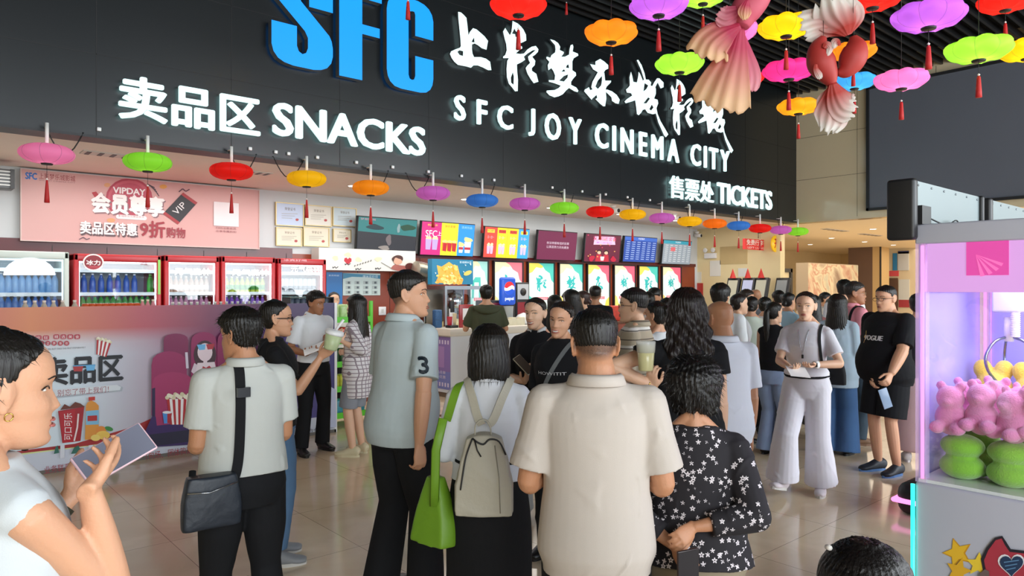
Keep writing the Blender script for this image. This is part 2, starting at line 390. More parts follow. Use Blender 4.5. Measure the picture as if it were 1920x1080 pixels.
# big dark screen high on the end wall, mirrored glow is left to the real glossy panel
q0 = PX(1628, 170, XE); q1 = PX(1628, 385, XE)
scr = empty('led_screen', (XE-0.05, q0.y, 3.27), 0, 'huge switched-off dark screen high on the beige end wall', 'screen')
b = MB(); b.box((-0.02, -6.5, 0.0), (0.0, 0.0, q0.z-3.27), mat('screen_black', '5a5e68', 0.4, noise=0.15, nscale=0.5)); b.build('display_panel', scr)
b = MB(); zt = q0.z-3.27
b.box((-0.06, -0.05, -0.05), (0.0, 0.0, zt+0.05), M_dark).box((-0.06, -6.55, -0.05), (0, 0, 0), M_dark).box((-0.06, -6.55, zt), (0, 0, zt+0.05), M_dark).box((-0.06, -6.55, -0.05), (0, -6.5, zt), M_dark)
b.build('frame', scr)

# ------------------------------------------------------------ lanterns
def lantern_mats(col, glow):
    nm = 'fabric_%s_%s' % (col, glow)
    if nm in MATS: return MATS[nm]
    m, nt, N, L, b = node_mat(nm)
    c = hexc(col)
    b.inputs['Base Color'].default_value = (*c, 1); b.inputs['Roughness'].default_value = 0.6
    out = N['Material Output']
    tr = N.new('ShaderNodeBsdfTranslucent'); tr.inputs[0].default_value = (*[min(1, x*1.25) for x in c], 1)
    mx = N.new('ShaderNodeMixShader'); mx.inputs[0].default_value = 0.62
    L.new(b.outputs[0], mx.inputs[1]); L.new(tr.outputs[0], mx.inputs[2])
    # thin lit cloth: gives off its own colour
    b.inputs['Emission Color'].default_value = (*c, 1); b.inputs['Emission Strength'].default_value = glow
    L.new(mx.outputs[0], out.inputs[0])
    return m
M_bulb = mat('lit_bulb', 'ffffff', 0.4, emit=5.0, ecol='fff3dc')
M_tassel = mat('red_tassel', 'b8201f', 0.6); M_cord = mat('black_cord', '141414', 0.5); M_bead = mat('pearl_bead', 'f0e8e0', 0.3)
M_pole = mat('white_tube', 'eceae6', 0.4)
LCOL = {'red': 'e0241b', 'orange': 'f58a1f', 'purple': 'b565d8', 'green': '9fe046', 'yellow': 'f4c413', 'pink': 'e77cc0', 'magenta': 'd8358f', 'blue': '3f9fe0', 'amber': 'f3a01c', 'rose': 'e892bf', 'cobalt': '4a8cd4', 'lilac': 'cc78c8'}
COLN = {'amber': 'amber', 'rose': 'pink', 'cobalt': 'blue', 'lilac': 'purple'}
def make_lantern(p, dia, col, glow, up, down, low, label, group, watts):
    root = empty('lantern', p, 0 if low else random.Random(int(p.x*999)).uniform(0, 0.7), label, 'lantern', group)
    R = dia/2; n = 48; pet = 8; b = MB(); m = lantern_mats(LCOL[col], glow)
    prof = []                              # (radius, height, scallop weight)
    hh = 0.40 if low else 0.34
    K = 13
    for i in range(K+1):
        t = i/K; a = -math.pi/2 + math.pi*t
        r = math.cos(a)**(0.72) if 0 < t < 1 else 0.0
        r = max(r, 0.10)
        prof.append((r, math.sin(a)*hh*(0.95 if a > 0 else 1.0), max(0, math.cos(a))))
    vs = []; fs = []
    for (r, h, w_) in prof:
        for k in range(n):
            th = 2*math.pi*k/n
            lobe = abs(math.cos(pet*th/2))
            rr = r*(1 - (0.035 if low else 0.11)*w_*(1-lobe)) ; hz = h + (0 if low else 0.10*w_*(lobe-0.5))
            if low: rr = r*(1-0.03*(1-lobe))
            vs.append((rr*R*math.cos(th), rr*R*math.sin(th), hz*R))
    for i in range(K):
        for k in range(n):
            a_, b_ = i*n+k, i*n+(k+1) % n
            fs.append((a_, b_, b_+n, a_+n))
    b.add(vs, fs, m, True); b.build('lantern_shade', root)
    b = MB()
    for k in range(pet):                   # wire ribs
        th = 2*math.pi*(k+0.5)/pet
        pts = [(pr[0]*R*(1-(0.03 if low else 0.11)*pr[2])*1.004*math.cos(th), pr[0]*R*(1-(0.03 if low else 0.11)*pr[2])*1.004*math.sin(th), (pr[1]-(0 if low else .05*pr[2]))*R) for pr in prof]
        b.tube(pts, 0.0013, mat('rib_'+col, tuple(x*0.55 for x in hexc(LCOL[col])), 0.6), 4)
    b.build('wire_rib', root)
    b = MB(); b.lathe([(0.0, -0.02), (0.026, -0.02), (0.040, 0), (0.026, 0.035), (0.0, 0.045)], (0, 0, -R*hh*0.25), M_bulb, 12); b.build('bulb', root)
    b = MB(); b.lathe([(0.045, 0), (0.05, 0.012), (0.02, 0.018)], (0, 0, -R*hh-0.012), M_cord, 12); b.build('base_ring', root)
    b = MB(); b.tube([(0, 0, R*hh), (0, 0, up)], 0.016 if low else 0.0025, M_pole if low else M_cord, 8)
    if low: b.tube([(0, -0.01, up-0.03), (0, 0.125, up-0.03)], 0.008, M_pole, 6)
    b.build('hanging_rod' if low else 'hanging_cord', root)
    b = MB(); z = -R*hh; L_ = 0.13 if low else 0.10
    b.tube([(0, 0, z), (0, 0, z-L_)], 0.002, M_cord, 4)
    b.lathe([(0.0, 0), (0.011, 0.010), (0.0, 0.022)], (0, 0, z-L_-0.02), M_bead, 8)
    b.lathe([(0.022, 0), (0.020, 0.05), (0.013, 0.15), (0.008, down), (0.0, down+0.004)], (0, 0, z-L_-0.02-down), M_tassel, 10)
    b.build('tassel', root)
    return root
low = [(88, 288, 'rose'), (277, 304, 'green'), (434, 321, 'red'), (575, 335, 'yellow'), (695, 352, 'amber'), (812, 362, 'lilac'), (904, 376, 'cobalt'), (984, 382, 'lilac'),
       (1058, 390, 'green'), (1125, 397, 'red'), (1186, 402, 'yellow'), (1241, 409, 'lilac'), (1293, 415, 'yellow'), (1340, 419, 'orange'), (1385, 423, 'cobalt'), (1425, 428, 'red'), (1464, 431, 'lilac'), (1496, 434, 'green')]
where = ['leftmost, above the pink banner', 'above the pink membership banner', 'nearest right end of the pink banner', 'above the framed certificates', 'above the wall television', 'left of the menu board', 'above the triple menu board', 'above the red menu posters', 'above the maroon text screen', 'above the maroon couple poster', 'right above the couple poster', 'above the blue timetable screen', 'above the rightmost timetable screen', 'just left of the luggage sign', 'beside the amber one near the luggage sign', 'right above the luggage sign', 'second from the right end of the row', 'last at the right end of the row']
for i, (u, v, c) in enumerate(low):
    p = PY(u, v, YF-0.10)
    cn = COLN.get(c, c)
    make_lantern(p, 0.44, c, 0.22, ZS-p.z+0.02, 0.20, True, '%s cloth lantern on the fascia edge, %s' % (cn, where[i]), 'row of lanterns under the fascia', 0)
    b = MB(); s = Vector((p.x, YF-0.03, ZS-0.01)); q = s + Vector((-0.35 if i % 2 else 0.3, 0.02, 0.0))
    pts = [tuple(s.lerp(q, t/8) + Vector((0, 0, -0.22*math.sin(math.pi*t/8)))) for t in range(9)]
    b.tube(pts, 0.006, M_cord, 5)
    if i % 2 == 0 or i in (3, 5): tag(b.build('power_cable'), 'thin black cable looping from the %s lantern %s' % (cn, where[i]), 'cable', 'lantern power cables')
high = [(972, 10, 108, 'red', 'above the brush characters at top centre'), (1146, 62, 102, 'orange', 'in front of the sign'), (1235, 10, 112, 'purple', 'touching the top edge, right of the orange one'),
        (1274, 120, 92, 'green', 'just above the brush characters'), (1474, 50, 105, 'yellow', 'between the two goldfish'), (1368, 60, 104, 'pink', 'partly behind the pink goldfish'),
        (1479, 132, 97, 'magenta', 'below the yellow one'), (1600, 97, 84, 'orange', 'behind the red goldfish'), (1403, 147, 60, 'red', 'peeping out behind the pink goldfish tail'),
        (1602, 153, 78, 'blue', 'beside the red goldfish'), (1497, 200, 78, 'amber', 'lowest, left of the red goldfish tail'), (1690, 150, 97, 'pink', 'in front of the dark screen'),
        (1741, 30, 130, 'purple', 'largest, near the top right'), (1835, 93, 117, 'green', 'in front of the dark screen'), (1636, -4, 112, 'red', 'cut by the top edge above the blue one'),
        (1885, 3, 96, 'red', 'cut by the top right corner'), (1318, -8, 90, 'green', 'cut by the top edge, left of the pink goldfish'), (1926, 93, 100, 'yellow', 'cut by the right edge'),
        (765, -40, 100, 'yellow', 'only its red tassel showing over the letter C'), (1062, -20, 60, 'red', 'only its red tassel showing near the top')]
for (u, v, wd, c, wh) in high:
    d = 0.47*1340/wd; p = PD(u, v, d)
    if p.y > YF-0.35: p = PY(u, v, YF-0.45)
    make_lantern(p, 0.47, c, 0.30, ZC-p.z, 0.16, False, '%s lotus-shaped cloth lantern %s' % (COLN.get(c, c), wh), 'lotus lanterns hanging from the ceiling', 0)
    l = bpy.data.lights.new('lantern_bulb', 'POINT'); l.energy = 9; l.color = (1, 0.93, 0.8); l.shadow_soft_size = 0.04
    lo = bpy.data.objects.new('lantern_bulb', l); lo.location = p + Vector((0, 0, -0.02)); C.objects.link(lo)

# ceiling lights in the soffit and the foyer
def downlight(p, label):
    b = MB(); b.lathe([(0.075, -0.004), (0.09, -0.012), (0.09, 0.0), (0.0, 0.0)], p, M_white, 20)
    r = empty('downlight', p, 0, label, 'ceiling light', 'recessed ceiling downlights')
    o = b.build('trim_ring', r); o.location = -Vector(p)
    b = MB(); b.lathe([(0.0, 0), (0.072, -0.001), (0.072, 0.004), (0, 0.004)], (0, 0, -0.010), mat('downlight_glow', 'ffffff', emit=6.0, ecol='fff4e0'), 20); b.build('lens', r)
for (u, v, wh) in ((663, 348, 'left of the amber lantern'), (873, 373, 'left of the blue lantern'), (1033, 389, 'left of the green lantern'), (1163, 401, 'left of the yellow lantern'), (1268, 413, 'right of the purple lantern'),
                   (1559, 446, 'in the foyer, far left'), (1637, 429, 'in the foyer, nearest'), (1621, 453, 'in the foyer, middle'), (1675, 459, 'in the foyer, rightmost'), (1519, 458, 'in the foyer, above the mural')):
    p = PZ(u, v, ZS); downlight((p.x, p.y, ZS), 'round lit downlight %s' % wh)
for (u, v, sx, sy, wh) in ((212, 290, 0.6, 0.22, 'by the green lantern'), (470, 322, 0.5, 0.2, 'by the red lantern'), (1566, 431, 1.2, 0.18, 'in the foyer, left'), (1632, 440, 1.2, 0.18, 'in the foyer, right')):
    p = PZ(u, v, ZS); b = MB(); b.box((p.x-sx/2, p.y-sy/2, ZS-0.012), (p.x+sx/2, p.y+sy/2, ZS), mat('vent_grey', 'cfc9c2', 0.5))
    for k in range(5): x = p.x-sx/2+sx*(k+0.5)/5; b.box((x-sx*0.035, p.y-sy*0.42, ZS-0.016), (x+sx*0.035, p.y+sy*0.42, ZS-0.011), M_dark)
    tag(b.build('ceiling_vent'), 'slatted air vent in the ceiling %s' % wh, 'vent', 'ceiling air vents')

for u, wh in ((185, 'left of the snack sign'), (468, 'under the last snack character'), (516, 'under the letter S'), (540, 'under the letter N'), (594, 'under the letters NA'), (667, 'under the letter C'), (735, 'under the letters CK'), (802, 'right of the SNACKS sign'), (864, 'above the blue lantern'), (925, 'right of the blue lantern'), (1034, 'left of the green lantern'), (1090, 'left of the red lantern'), (1134, 'right of the red lantern'), (1175, 'above the yellow lantern'), (1217, 'below the ticket sign'), (1290, 'below the ticket characters')):
    p = PY(u, 300, YF); tag(MB().rbox((p.x-.018, YF-.03, ZS+.02), (p.x+.018, YF-.001, ZS+.055), .006, M_white).build('fixing_clip'), 'tiny white fixing clip on the fascia edge %s' % wh, 'clip', 'white fixing clips along the fascia')
# ------------------------------------------------------------ flat prints: layered shapes on a board
def fm(col, rough=0.45): return mat('print_'+col, col, rough)
class Art:
    def __init__(s, Y, face=None): s.b = MB(); s.Y = Y; s.k = 1; s.face = face
    def P(s, u, v): q = PY(u, v, s.Y); return (q.x, q.z)
    def poly(s, pts, m, px=True):
        p = [s.P(*q) for q in pts] if px else pts
        from mathutils.geometry import tessellate_polygon
        s.k += 1; y = s.Y - 0.0003*s.k
        a = sum(p[i][0]*p[(i+1) % len(p)][1]-p[(i+1) % len(p)][0]*p[i][1] for i in range(len(p)))
        if a < 0: p = p[::-1]
        tri = tessellate_polygon([[Vector((x, z, 0)) for x, z in p]])
        s.b.add([(x, y, z) for x, z in p], [tuple(t) for t in tri], m if not isinstance(m, str) else fm(m)); return s
    def rect(s, u0, v0, u1, v1, m):           # v0, v1 at the left edge; true rectangle on the board
        a = s.P(u0, v0); b = s.P(u0, v1); x1 = s.P(u1, v0)[0]
        return s.poly([(a[0], a[1]), (x1, a[1]), (x1, b[1]), (a[0], b[1])], m, False)
    def rrect(s, u0, v0, u1, v1, m, r=0.3):
        a = s.P(u0, v0); b = s.P(u0, v1); x1 = s.P(u1, v0)[0]; x0 = a[0]; za, zb = b[1], a[1]
        R = min(x1-x0, zb-za)*r; pts = []
        for cx, cz, a0 in ((x1-R, zb-R, 0), (x0+R, zb-R, 90), (x0+R, za+R, 180), (x1-R, za+R, 270)):
            for k in range(5): t = math.radians(a0+k*22.5); pts.append((cx+R*math.cos(t), cz+R*math.sin(t)))
        return s.poly(pts, m, False)
    def ell(s, u, v, ru, rv, m, rot=0, n=20):
        return s.poly([(u+ru*math.cos(t)*math.cos(rot)-rv*math.sin(t)*math.sin(rot), v+ru*math.cos(t)*math.sin(rot)+rv*math.sin(t)*math.cos(rot)) for t in [2*math.pi*k/n for k in range(n)]], m)
    def text(s, body, u0, u1, vt, vb, m, um=None, bold=0.0, keep=False):
        um = um if um is not None else (u0+u1)/2
        s.k += 1; y = s.Y-0.0003*s.k
        x0 = s.P(u0, vt)[0]; x1 = s.P(u1, vt)[0]; za = s.P(um, vb)[1]; zb = s.P(um, vt)[1]
        m = m if not isinstance(m, str) else fm(m)
        for i_, (dx, dz) in enumerate(((0, 0),) if not bold else ((0, 0), (bold, 0), (-bold, 0), (0, bold), (0, -bold))):
            h = (zb-za); y = s.Y-0.0003*s.k-0.0001*i_
            put_text(s.b, body, x0+dx*h, x1+dx*h, za+dz*h, zb+dz*h, lambda x, z, t, y=y: Vector((x, y, z)), m, keep=keep)
        s.k += 1
        return s
    def line(s, pts, w, m):                    # polyline of pixel width w
        for a, b in zip(pts, pts[1:]):
            dx, dy = b[0]-a[0], b[1]-a[1]; l = math.hypot(dx, dy) or 1; nx, ny = -dy/l*w/2, dx/l*w/2
            s.poly([(a[0]+nx, a[1]+ny), (b[0]+nx, b[1]+ny), (b[0]-nx, b[1]-ny), (a[0]-nx, a[1]-ny)], m)
        return s
    def done(s, name, parent=None):
        o = s.b.build(name)
        if parent is not None: o.parent = parent; o.matrix_parent_inverse = Matrix.Translation(parent.location).inverted()
        return o
def blob(u, v, ru, rv, seed, n=24, amp=0.25):
    r = random.Random(seed); ph = [r.uniform(0, 6.28) for _ in range(3)]
    return [(u+ru*(1+amp*math.sin(2*t+ph[0])*.6+amp*.5*math.sin(3*t+ph[1]))*math.cos(t), v+rv*(1+amp*math.sin(2*t+ph[1])*.6+amp*.5*math.sin(3*t+ph[2]))*math.sin(t)) for t in [2*math.pi*k/n for k in range(n)]]
def child(o, parent):
    o.parent = parent; o.matrix_parent_inverse = parent.matrix_basis.inverted(); return o
def board(name, Y, u0, v0, u1, v1, depth, m, label, catn, group=None, frame=None, fw=0.02, pname='panel'):
    """a board on plane Y facing the hall, returns (empty, Art on its face)"""
    a = PY(u0, v0, Y); b_ = PY(u0, v1, Y); c = PY(u1, v0, Y)
    r = empty(name, ((a.x+c.x)/2, Y+depth, b_.z), 0, label, catn, group)
    child(MB().box((a.x, Y, b_.z), (c.x, Y+depth, a.z), m).build(pname), r)
    if frame:
        fb = MB(); x0, x1, z0, z1 = a.x, c.x, b_.z, a.z; e = 0.012
        fb.box((x0-fw, Y-e, z0-fw), (x0, Y+depth, z1+fw), frame).box((x1, Y-e, z0-fw), (x1+fw, Y+depth, z1+fw), frame)
        fb.box((x0, Y-e, z0-fw), (x1, Y+depth, z0), frame).box((x0, Y-e, z1), (x1, Y+depth, z1+fw), frame)
        child(fb.build('frame'), r)
    return r, Art(Y)

# ---- pink membership banner
def banner_mat():
    m, nt, N, L, b = node_mat('pink_banner')
    tc = N.new('ShaderNodeTexCoord'); n = N.new('ShaderNodeTexNoise'); n.inputs['Scale'].default_value = 0.6
    L.new(tc.outputs['Object'], n.inputs[0]); cr = N.new('ShaderNodeValToRGB')
    cr.color_ramp.elements[0].color = (*hexc('cc9691'), 1); cr.color_ramp.elements[1].color = (*hexc('d9b0ac'), 1)
    L.new(n.outputs['Fac'], cr.inputs[0]); L.new(cr.outputs[0], b.inputs['Base Color']); b.inputs['Roughness'].default_value = 0.45
    return m
r, A = board('wall_banner', YW-0.10, 40, 317, 485, 450, 0.05, banner_mat(), 'long pink membership day banner on the wall above the fridges', 'banner', frame=mat('pale_edge', 'd8c4be', 0.5), fw=0.01)
A.text('SFC', 48, 69, 324, 336, '2a6fc0', bold=0.05); A.text('上影梦乐城影城', 73, 141, 327, 338, '9a3a3c')
A.text('SFC JOY CINEMA CITY', 73, 141, 339, 342, '9a6a6c')
A.ell(242, 372, 44, 38, 'b03a50'); A.ell(242, 372, 40, 34, 'c6586a'); A.ell(242, 374, 36, 31, 'b9465c')
A.poly([(172, 361), (180, 359), (187, 368), (178, 371)], 'b02a35'); A.ell(201, 347, 6, 4, 'd9a070'); A.ell(306, 350, 7, 4, 'e0a24c'); A.ell(208, 413, 8, 4, 'd9a070')
for k in range(5): A.line([(276+k*3, 345+k*2), (290+k*2, 352+k*4)], 1.6, '4a3440')
A.text('VIPDAY', 212, 272, 353, 364, 'f4efef', bold=0.05)
A.text('会员尊享', 174, 309, 368, 404, '8a6a70', um=243, bold=0.06); A.text('会员尊享', 172, 307, 366, 402, 'f6f4f2', um=241, bold=0.05)
A.rrect(217, 402, 275, 410, 'f0eaea', 0.5); A.text('影城积分兑换会员卡', 222, 270, 404, 408, '9a5a60')
A.poly([(305, 401), (343, 361), (370, 380), (333, 421)], '201c22'); 
A.poly([(305, 401), (309, 397), (337, 417), (333, 421)], 'a32a30'); A.poly([(339, 365), (343, 361), (370, 380), (366, 384)], 'a32a30')
vip = text_geo('VIP'); A.k += 1
put_text(A.b, 'VIP', 0, 1, 0, 1, lambda x, z, t: Vector((*[0]*0, PY(331+x*19-z*9, 404-x*18-z*8, A.Y).x, A.Y-0.0003*A.k, PY(331+x*19-z*9, 404-x*18-z*8, A.Y).z)), fm('e8e4e4'))
A.line([(335, 360), (342, 354), (348, 359), (355, 355)], 2, '5a3040'); A.line([(148, 449), (156, 445), (162, 449), (168, 447)], 1.5, '5a4050')
A.text('卖品区特惠', 152, 258, 420, 443, '5a464c', bold=0.04); A.text('卖品区特惠', 150, 256, 417, 440, 'f4efec', bold=0.03)
A.text('9折', 263, 309, 415, 445, '9a2433', bold=0.03); A.text('购物', 312, 347, 427, 446, '9a2f3c', bold=0.02)
A.rect(400, 378, 447, 423, 'e8e2e4')
A.text('扫码注册会员', 404, 442, 426, 430, '8a4a50'); A.text('立享专属折扣', 404, 442, 432, 436, '8a4a50')
A.done('printed_artwork', r)

# ---- framed certificates
cw = mat('certificate_paper', 'dcd8cc', 0.3); gold = mat('pale_gold_frame', 'c2ab7a', 0.35, metal=0.5)
for i, (u0, v0, u1, v1, nt_, cc) in enumerate(((518, 380, 568, 421, 'top left of the six', 'b7c6e0'), (573, 385, 621, 421, 'top middle of the six', 'd8d4c8'), (625, 389, 667, 422, 'top right of the six, beside the television', 'bccbd2'),
                                 (519, 427, 565, 459, 'bottom left of the six', 'd8cfb8'), (570, 426, 616, 460, 'bottom middle of the six', 'd9ceb6'), (626, 430, 657, 452, 'bottom right, smallest of the six', 'd8d0bc'))):
    r, A = board('certificate_frame', YW-0.04, u0, v0, u1, v1, 0.03, mat('paper_'+cc, cc, 0.25), 'framed certificate on the white wall, %s' % nt_, 'certificate', 'framed certificates', frame=gold, fw=0.012)
    w_ = u1-u0; h_ = v1-v0
    A.text('荣誉证书', u0+w_*.32, u0+w_*.72, v0+h_*.22, v0+h_*.36, '6a5a4a')
    for k in range(3): A.line([(u0+w_*.2, v0+h_*(.5+.1*k)), (u0+w_*(.8-.1*k), v0+h_*(.515+.1*k))], 0.8, '9a9488')
    A.ell(u0+w_*.78, v0+h_*.78, 3, 2.4, 'b04a48'); A.done('printed_artwork', r)

# ---- screens tilted on the wall
def screen_set(u0, v0, u1, v1, label, catn='screen', tilt=7.0, glow=('2a2d33', 0.1), Y=YW-0.22, group=None):
    a = PY(u0, v0, Y); b_ = PY(u0, v1, Y); c = PY(u1, v0, Y)
    r = empty('wall_screen', ((a.x+c.x)/2, Y, b_.z), 0, label, catn, group)
    fb = MB(); w2 = (c.x-a.x)/2; h = a.z-b_.z; e = 0.014
    fb.rbox((-w2-e, 0.004, -e), (w2+e, 0.07, h+e), 0.006, M_dark, 1); fb.box((-0.12, 0.06, h*.2), (0.12, 0.14, h*.8), M_dark)
    o = fb.build('bezel', r); o.rotation_euler = (math.radians(tilt), 0, 0)
    o2 = MB().box((-w2, 0.0, 0), (w2, 0.01, h), lit('scr_'+glow[0], glow[0], glow[1])).build('display', r); o2.rotation_euler = (math.radians(tilt), 0, 0)
    Ar = Art(Y); Ar.w2, Ar.h = w2, h; cx = (a.x+c.x)/2; zb = b_.z
    def P(x, z): return (cx-w2+x*2*w2, zb+z*h)
    Ar.P = P                                    # unit coordinates on the display
    def fin():
        o3 = Ar.b.build('picture', r)
        for v in o3.data.vertices: v.co = Vector((v.co.x-cx, v.co.y-Y, v.co.z-zb))
        o3.rotation_euler = (math.radians(tilt), 0, 0)
    return r, Ar, fin
def el(col, e=0.8): return lit('lit_%s_%s' % (col, e), col, e*.78)
r, A, fin = screen_set(669, 406, 778, 470, 'wide black television with a dark teal picture, beside the certificates', 'television', glow=('22444a', 0.35))
A.poly([(0, 1), (1, 1), (1, .5), (0, .58)], el('2c7f80', .45)); A.poly([(0, .58), (1, .5), (1, 0), (0, 0)], el('2a2a31', .5))
A.poly(blob(.28, .72, .13, .08, 3), el('173a40', .4)); A.poly(blob(.84, .76, .12, .1, 4), el('1c4b35', .4))
A.poly(blob(.68, .72, .03, .12, 6), el('8fa9ac', .4)); A.poly(blob(.52, .36, .05, .14, 5), el('7a6f70', .35)); A.poly(blob(.45, .12, .1, .06, 5), el('9a928c', .35)); A.text('梦想影城', .03, .28, .97, .91, el('c8a0b0', .5)); fin()
r, A, fin = screen_set(788, 415, 886, 477, 'bright triple menu board in magenta, yellow and blue', 'menu board', glow=('cc2a7c', 0.6))
A.poly([(0, 0), (.36, 0), (.36, 1), (0, 1)], el('c9257a')); A.poly([(.36, 0), (.68, 0), (.68, 1), (.36, 1)], el('e3df2c')); A.poly([(.68, 0), (1, 0), (1, 1), (.68, 1)], el('2a8fe8'))
A.text('SFC', .07, .28, .75, .55, el('ffffff')); A.text('上', .29, .36, .73, .6, el('ffffff')); A.text('新品上市', .1, .28, .94, .88, el('f4e04a')); A.text('快乐套餐', .42, .62, .94, .86, el('d0502c')); A.text('清爽饮品', .74, .95, .94, .86, el('9fd4ff'))
for x in (.13, .25): A.poly([(x-.045, .16), (x+.04, .16), (x+.055, .48), (x-.055, .48)], el('b9a0e0')); A.poly([(x-.055, .48), (x+.055, .48), (x+.04, .56), (x-.04, .56)], el('efe2a0'))
for x in (.43, .52, .61): A.poly([(x-.03, .14), (x+.04, .12), (x+.05, .38), (x-.04, .4)], el('b9202c')); A.poly(blob(x, .43, .045, .05, 7), el('f3d87a')); 
A.poly([(.38, .14), (.4, .12), (.4, .4), (.38, .4)], el('f0a020'))
for x, s_ in ((.75, .7), (.88, 1)): A.poly([(x-.05*s_, .1), (x+.05*s_, .1), (x+.07*s_, .45*s_), (x-.07*s_, .45*s_)], el('d8e8ff')); A.poly(blob(x, .52*s_, .08*s_, .08, 9), el('f4d58a')); A.poly([(x-.06*s_, .2), (x+.06*s_, .2), (x+.06*s_, .28), (x-.06*s_, .28)], el('b03040'))
fin()
r, A, fin = screen_set(906, 425, 988, 482, 'menu board with red, yellow and blue drink panels', 'menu board', glow=('d8483c', 0.6))
for k, (cc, tc_) in enumerate((('d8483c', 'f7d84a'), ('f0d22a', 'd8403c'), ('f0d22a', 'd8403c'), ('3aa0ee', 'f0e84a'))):
    A.poly([(k*.25 if k != 1 else .27, 0), ((k+1)*.25+(.02 if k == 0 else 0), 0), ((k+1)*.25+(.02 if k == 0 else 0), 1), (k*.25 if k != 1 else .27, 1)], el(cc)); x = k*.25+.13
    A.poly([(x-.08, .82), (x+.08, .82), (x+.08, .93), (x-.08, .93)], el(tc_)); A.text('新品推荐', x-.07, x+.07, .92, .84, el('5a2a20')); A.text('买一送一', x-.07, x+.07, .72, .62, el('ffb0c0'))
    for j in (-.035, .035): A.poly([(x+j-.025, .12), (x+j+.025, .12), (x+j+.035, .38), (x+j-.035, .38)], el('c8b6ea')); A.poly(blob(x+j, .42, .035, .05, k), el('f6e6b0'))
fin()
r, A, fin = screen_set(1006, 432, 1078, 486, 'maroon wall screen with two lines of white text', glow=('6a1f44', 0.55))
A.text('依法举报有组织犯罪', .22, .8, .64, .55, el('d8c8d8', .7)); A.text('让黑恶势力无处藏身', .22, .8, .5, .41, el('d8c8d8', .7)); fin()
r, A, fin = screen_set(1095, 438, 1160, 490, 'wall screen showing a couple with popcorn on maroon', glow=('5e1733', 0.6))
A.poly([(.22, .62), (.85, .66), (.8, .95), (.24, .93)], el('e9b8d8')); A.text('双人观影套餐', .2, .86, .93, .78, el('e04a7a')); A.text('第二份半价', .3, .75, .74, .68, el('8a3ac0'))
for x in (.40, .60):
    A.poly(blob(x, .38, .07, .07, 3, amp=.1), el('2a1418')); A.poly(blob(x, .34, .055, .055, 5, amp=.1), el('e8b59a')); A.poly([(x-.1, .02), (x+.1, .02), (x+.07, .27), (x-.07, .27)], el('b22238'))
A.poly([(.46, .05), (.54, .05), (.56, .2), (.44, .2)], el('f0d8d8')); 
for k in range(14): A.poly(blob(.05+(k*.37) % .9, .1+(k*.53) % .85 if k % 2 else .95-(k*.07), .02, .02, k), el('e0a060' if k % 3 else 'c04060'))
A.poly(blob(.2, .12, .08, .1, 2), el('b01838')); A.poly(blob(.82, .12, .07, .1, 3), el('b01838')); fin()
for (u0, v0, u1, v1, g, lab, hd) in ((1168, 443, 1228, 490, '24479a', 'blue timetable screen on the wall above the posters', '3f6cc8'), (1241, 450, 1293, 494, '8b96a0', 'pale grey timetable screen, last one on the wall', '3aa0b8')):
    r, A, fin = screen_set(u0, v0, u1, v1, lab, glow=(g, 0.6)); A.poly([(0, .86), (1, .86), (1, 1), (0, 1)], el(hd, .6)); A.text('今日排片', .4, .6, .98, .9, el('ffffff', .7))
    for k in range(9): 
        for j in range(6): A.poly([(.05+j*.16, .1+k*.085), (.05+j*.16+.1, .1+k*.085), (.05+j*.16+.1, .13+k*.085), (.05+j*.16, .13+k*.085)], el('9fb6e6' if g == '24479a' else 'd4dade', .6))
    if g != '24479a': A.poly([(.24, .55), (.4, .55), (.4, .72), (.24, .72)], el('d86a70', .6))
    fin()
for i, (u, v, cn) in enumerate(((1150, 386, 'between the red and yellow lanterns'), (1265, 402, 'near the purple lantern'), (1307, 434, 'at the corner by the last screen'))):
    p = PZ(u, v-2, ZS) if i < 2 else PY(u, v, YW-0.1); r = empty('security_camera', p, 0, 'small security camera under the ceiling %s' % cn, 'camera', 'security cameras')
    MB().lathe([(0.05, 0), (0.05, -0.03), (0.03, -0.05)], (0, 0, 0), M_white, 12).build('mount', r)
    MB().tube([(0, 0.06, -0.09), (0, -0.12, -0.11)], 0.045, M_white, 12).tube([(0, -0.12, -0.11), (0, -0.125, -0.11)], 0.035, M_dark, 12).tube([(0, 0, -0.04), (0, 0, -0.09)], 0.015, M_white, 6).build('camera_body', r)

# ---- white cartoon strip, posters, socket
r, A = board('sign_strip', YW-0.30, 598, 464, 779, 506, 0.26, mat('strip_white', 'e3e2dc', 0.5), 'long white sign strip with a red heart under the television', 'sign')
A.poly([(652, 497), (645, 489), (646, 484), (650, 483), (652, 486), (655, 483), (659, 485), (659, 490)], 'c22030')
for k, (u, v) in enumerate(((629, 484), (652, 478), (672, 487), (709, 486))):
    A.poly(blob(u, v, 6, 4, k), 'e6dfb8'); A.line([(u-5, v+16), (u-5, v+19), (u-1, v+16), (u+1, v+19), (u+5, v+16)], 1.4, '2c2c30')
for k in range(7): A.line([(664+k*5, 500-k*1.6), (666+k*5, 497-k*1.6)], 1.5, '55504c')
A.line([(714, 492), (733, 503)], 1, '6a6864'); A.poly(blob(745, 487, 9, 9, 3), '4a2018'); A.poly(blob(745, 490, 7, 7, 4), 'd8a890'); A.poly(blob(748, 502, 14, 6, 4), 'a86058'); A.ell(768, 500, 9, 7, '5a2422')
A.done('printed_artwork', r)
r, A = board('wall_poster', YW-0.05, 612, 510, 642, 574, 0.01, mat('poster_blue', '1b6fb4', 0.4), 'plain blue poster hanging beside the last red fridge', 'poster'); A.text('会员权益', 616, 636, 515, 518, 'cfe4f4'); A.done('printed_artwork', r)
r, A = board('wall_poster', YW-0.05, 643, 512, 713, 554, 0.01, mat('poster_pale', 'c8d8d4', 0.4), 'pale calendar-like poster with a blue header on the red wall', 'poster')
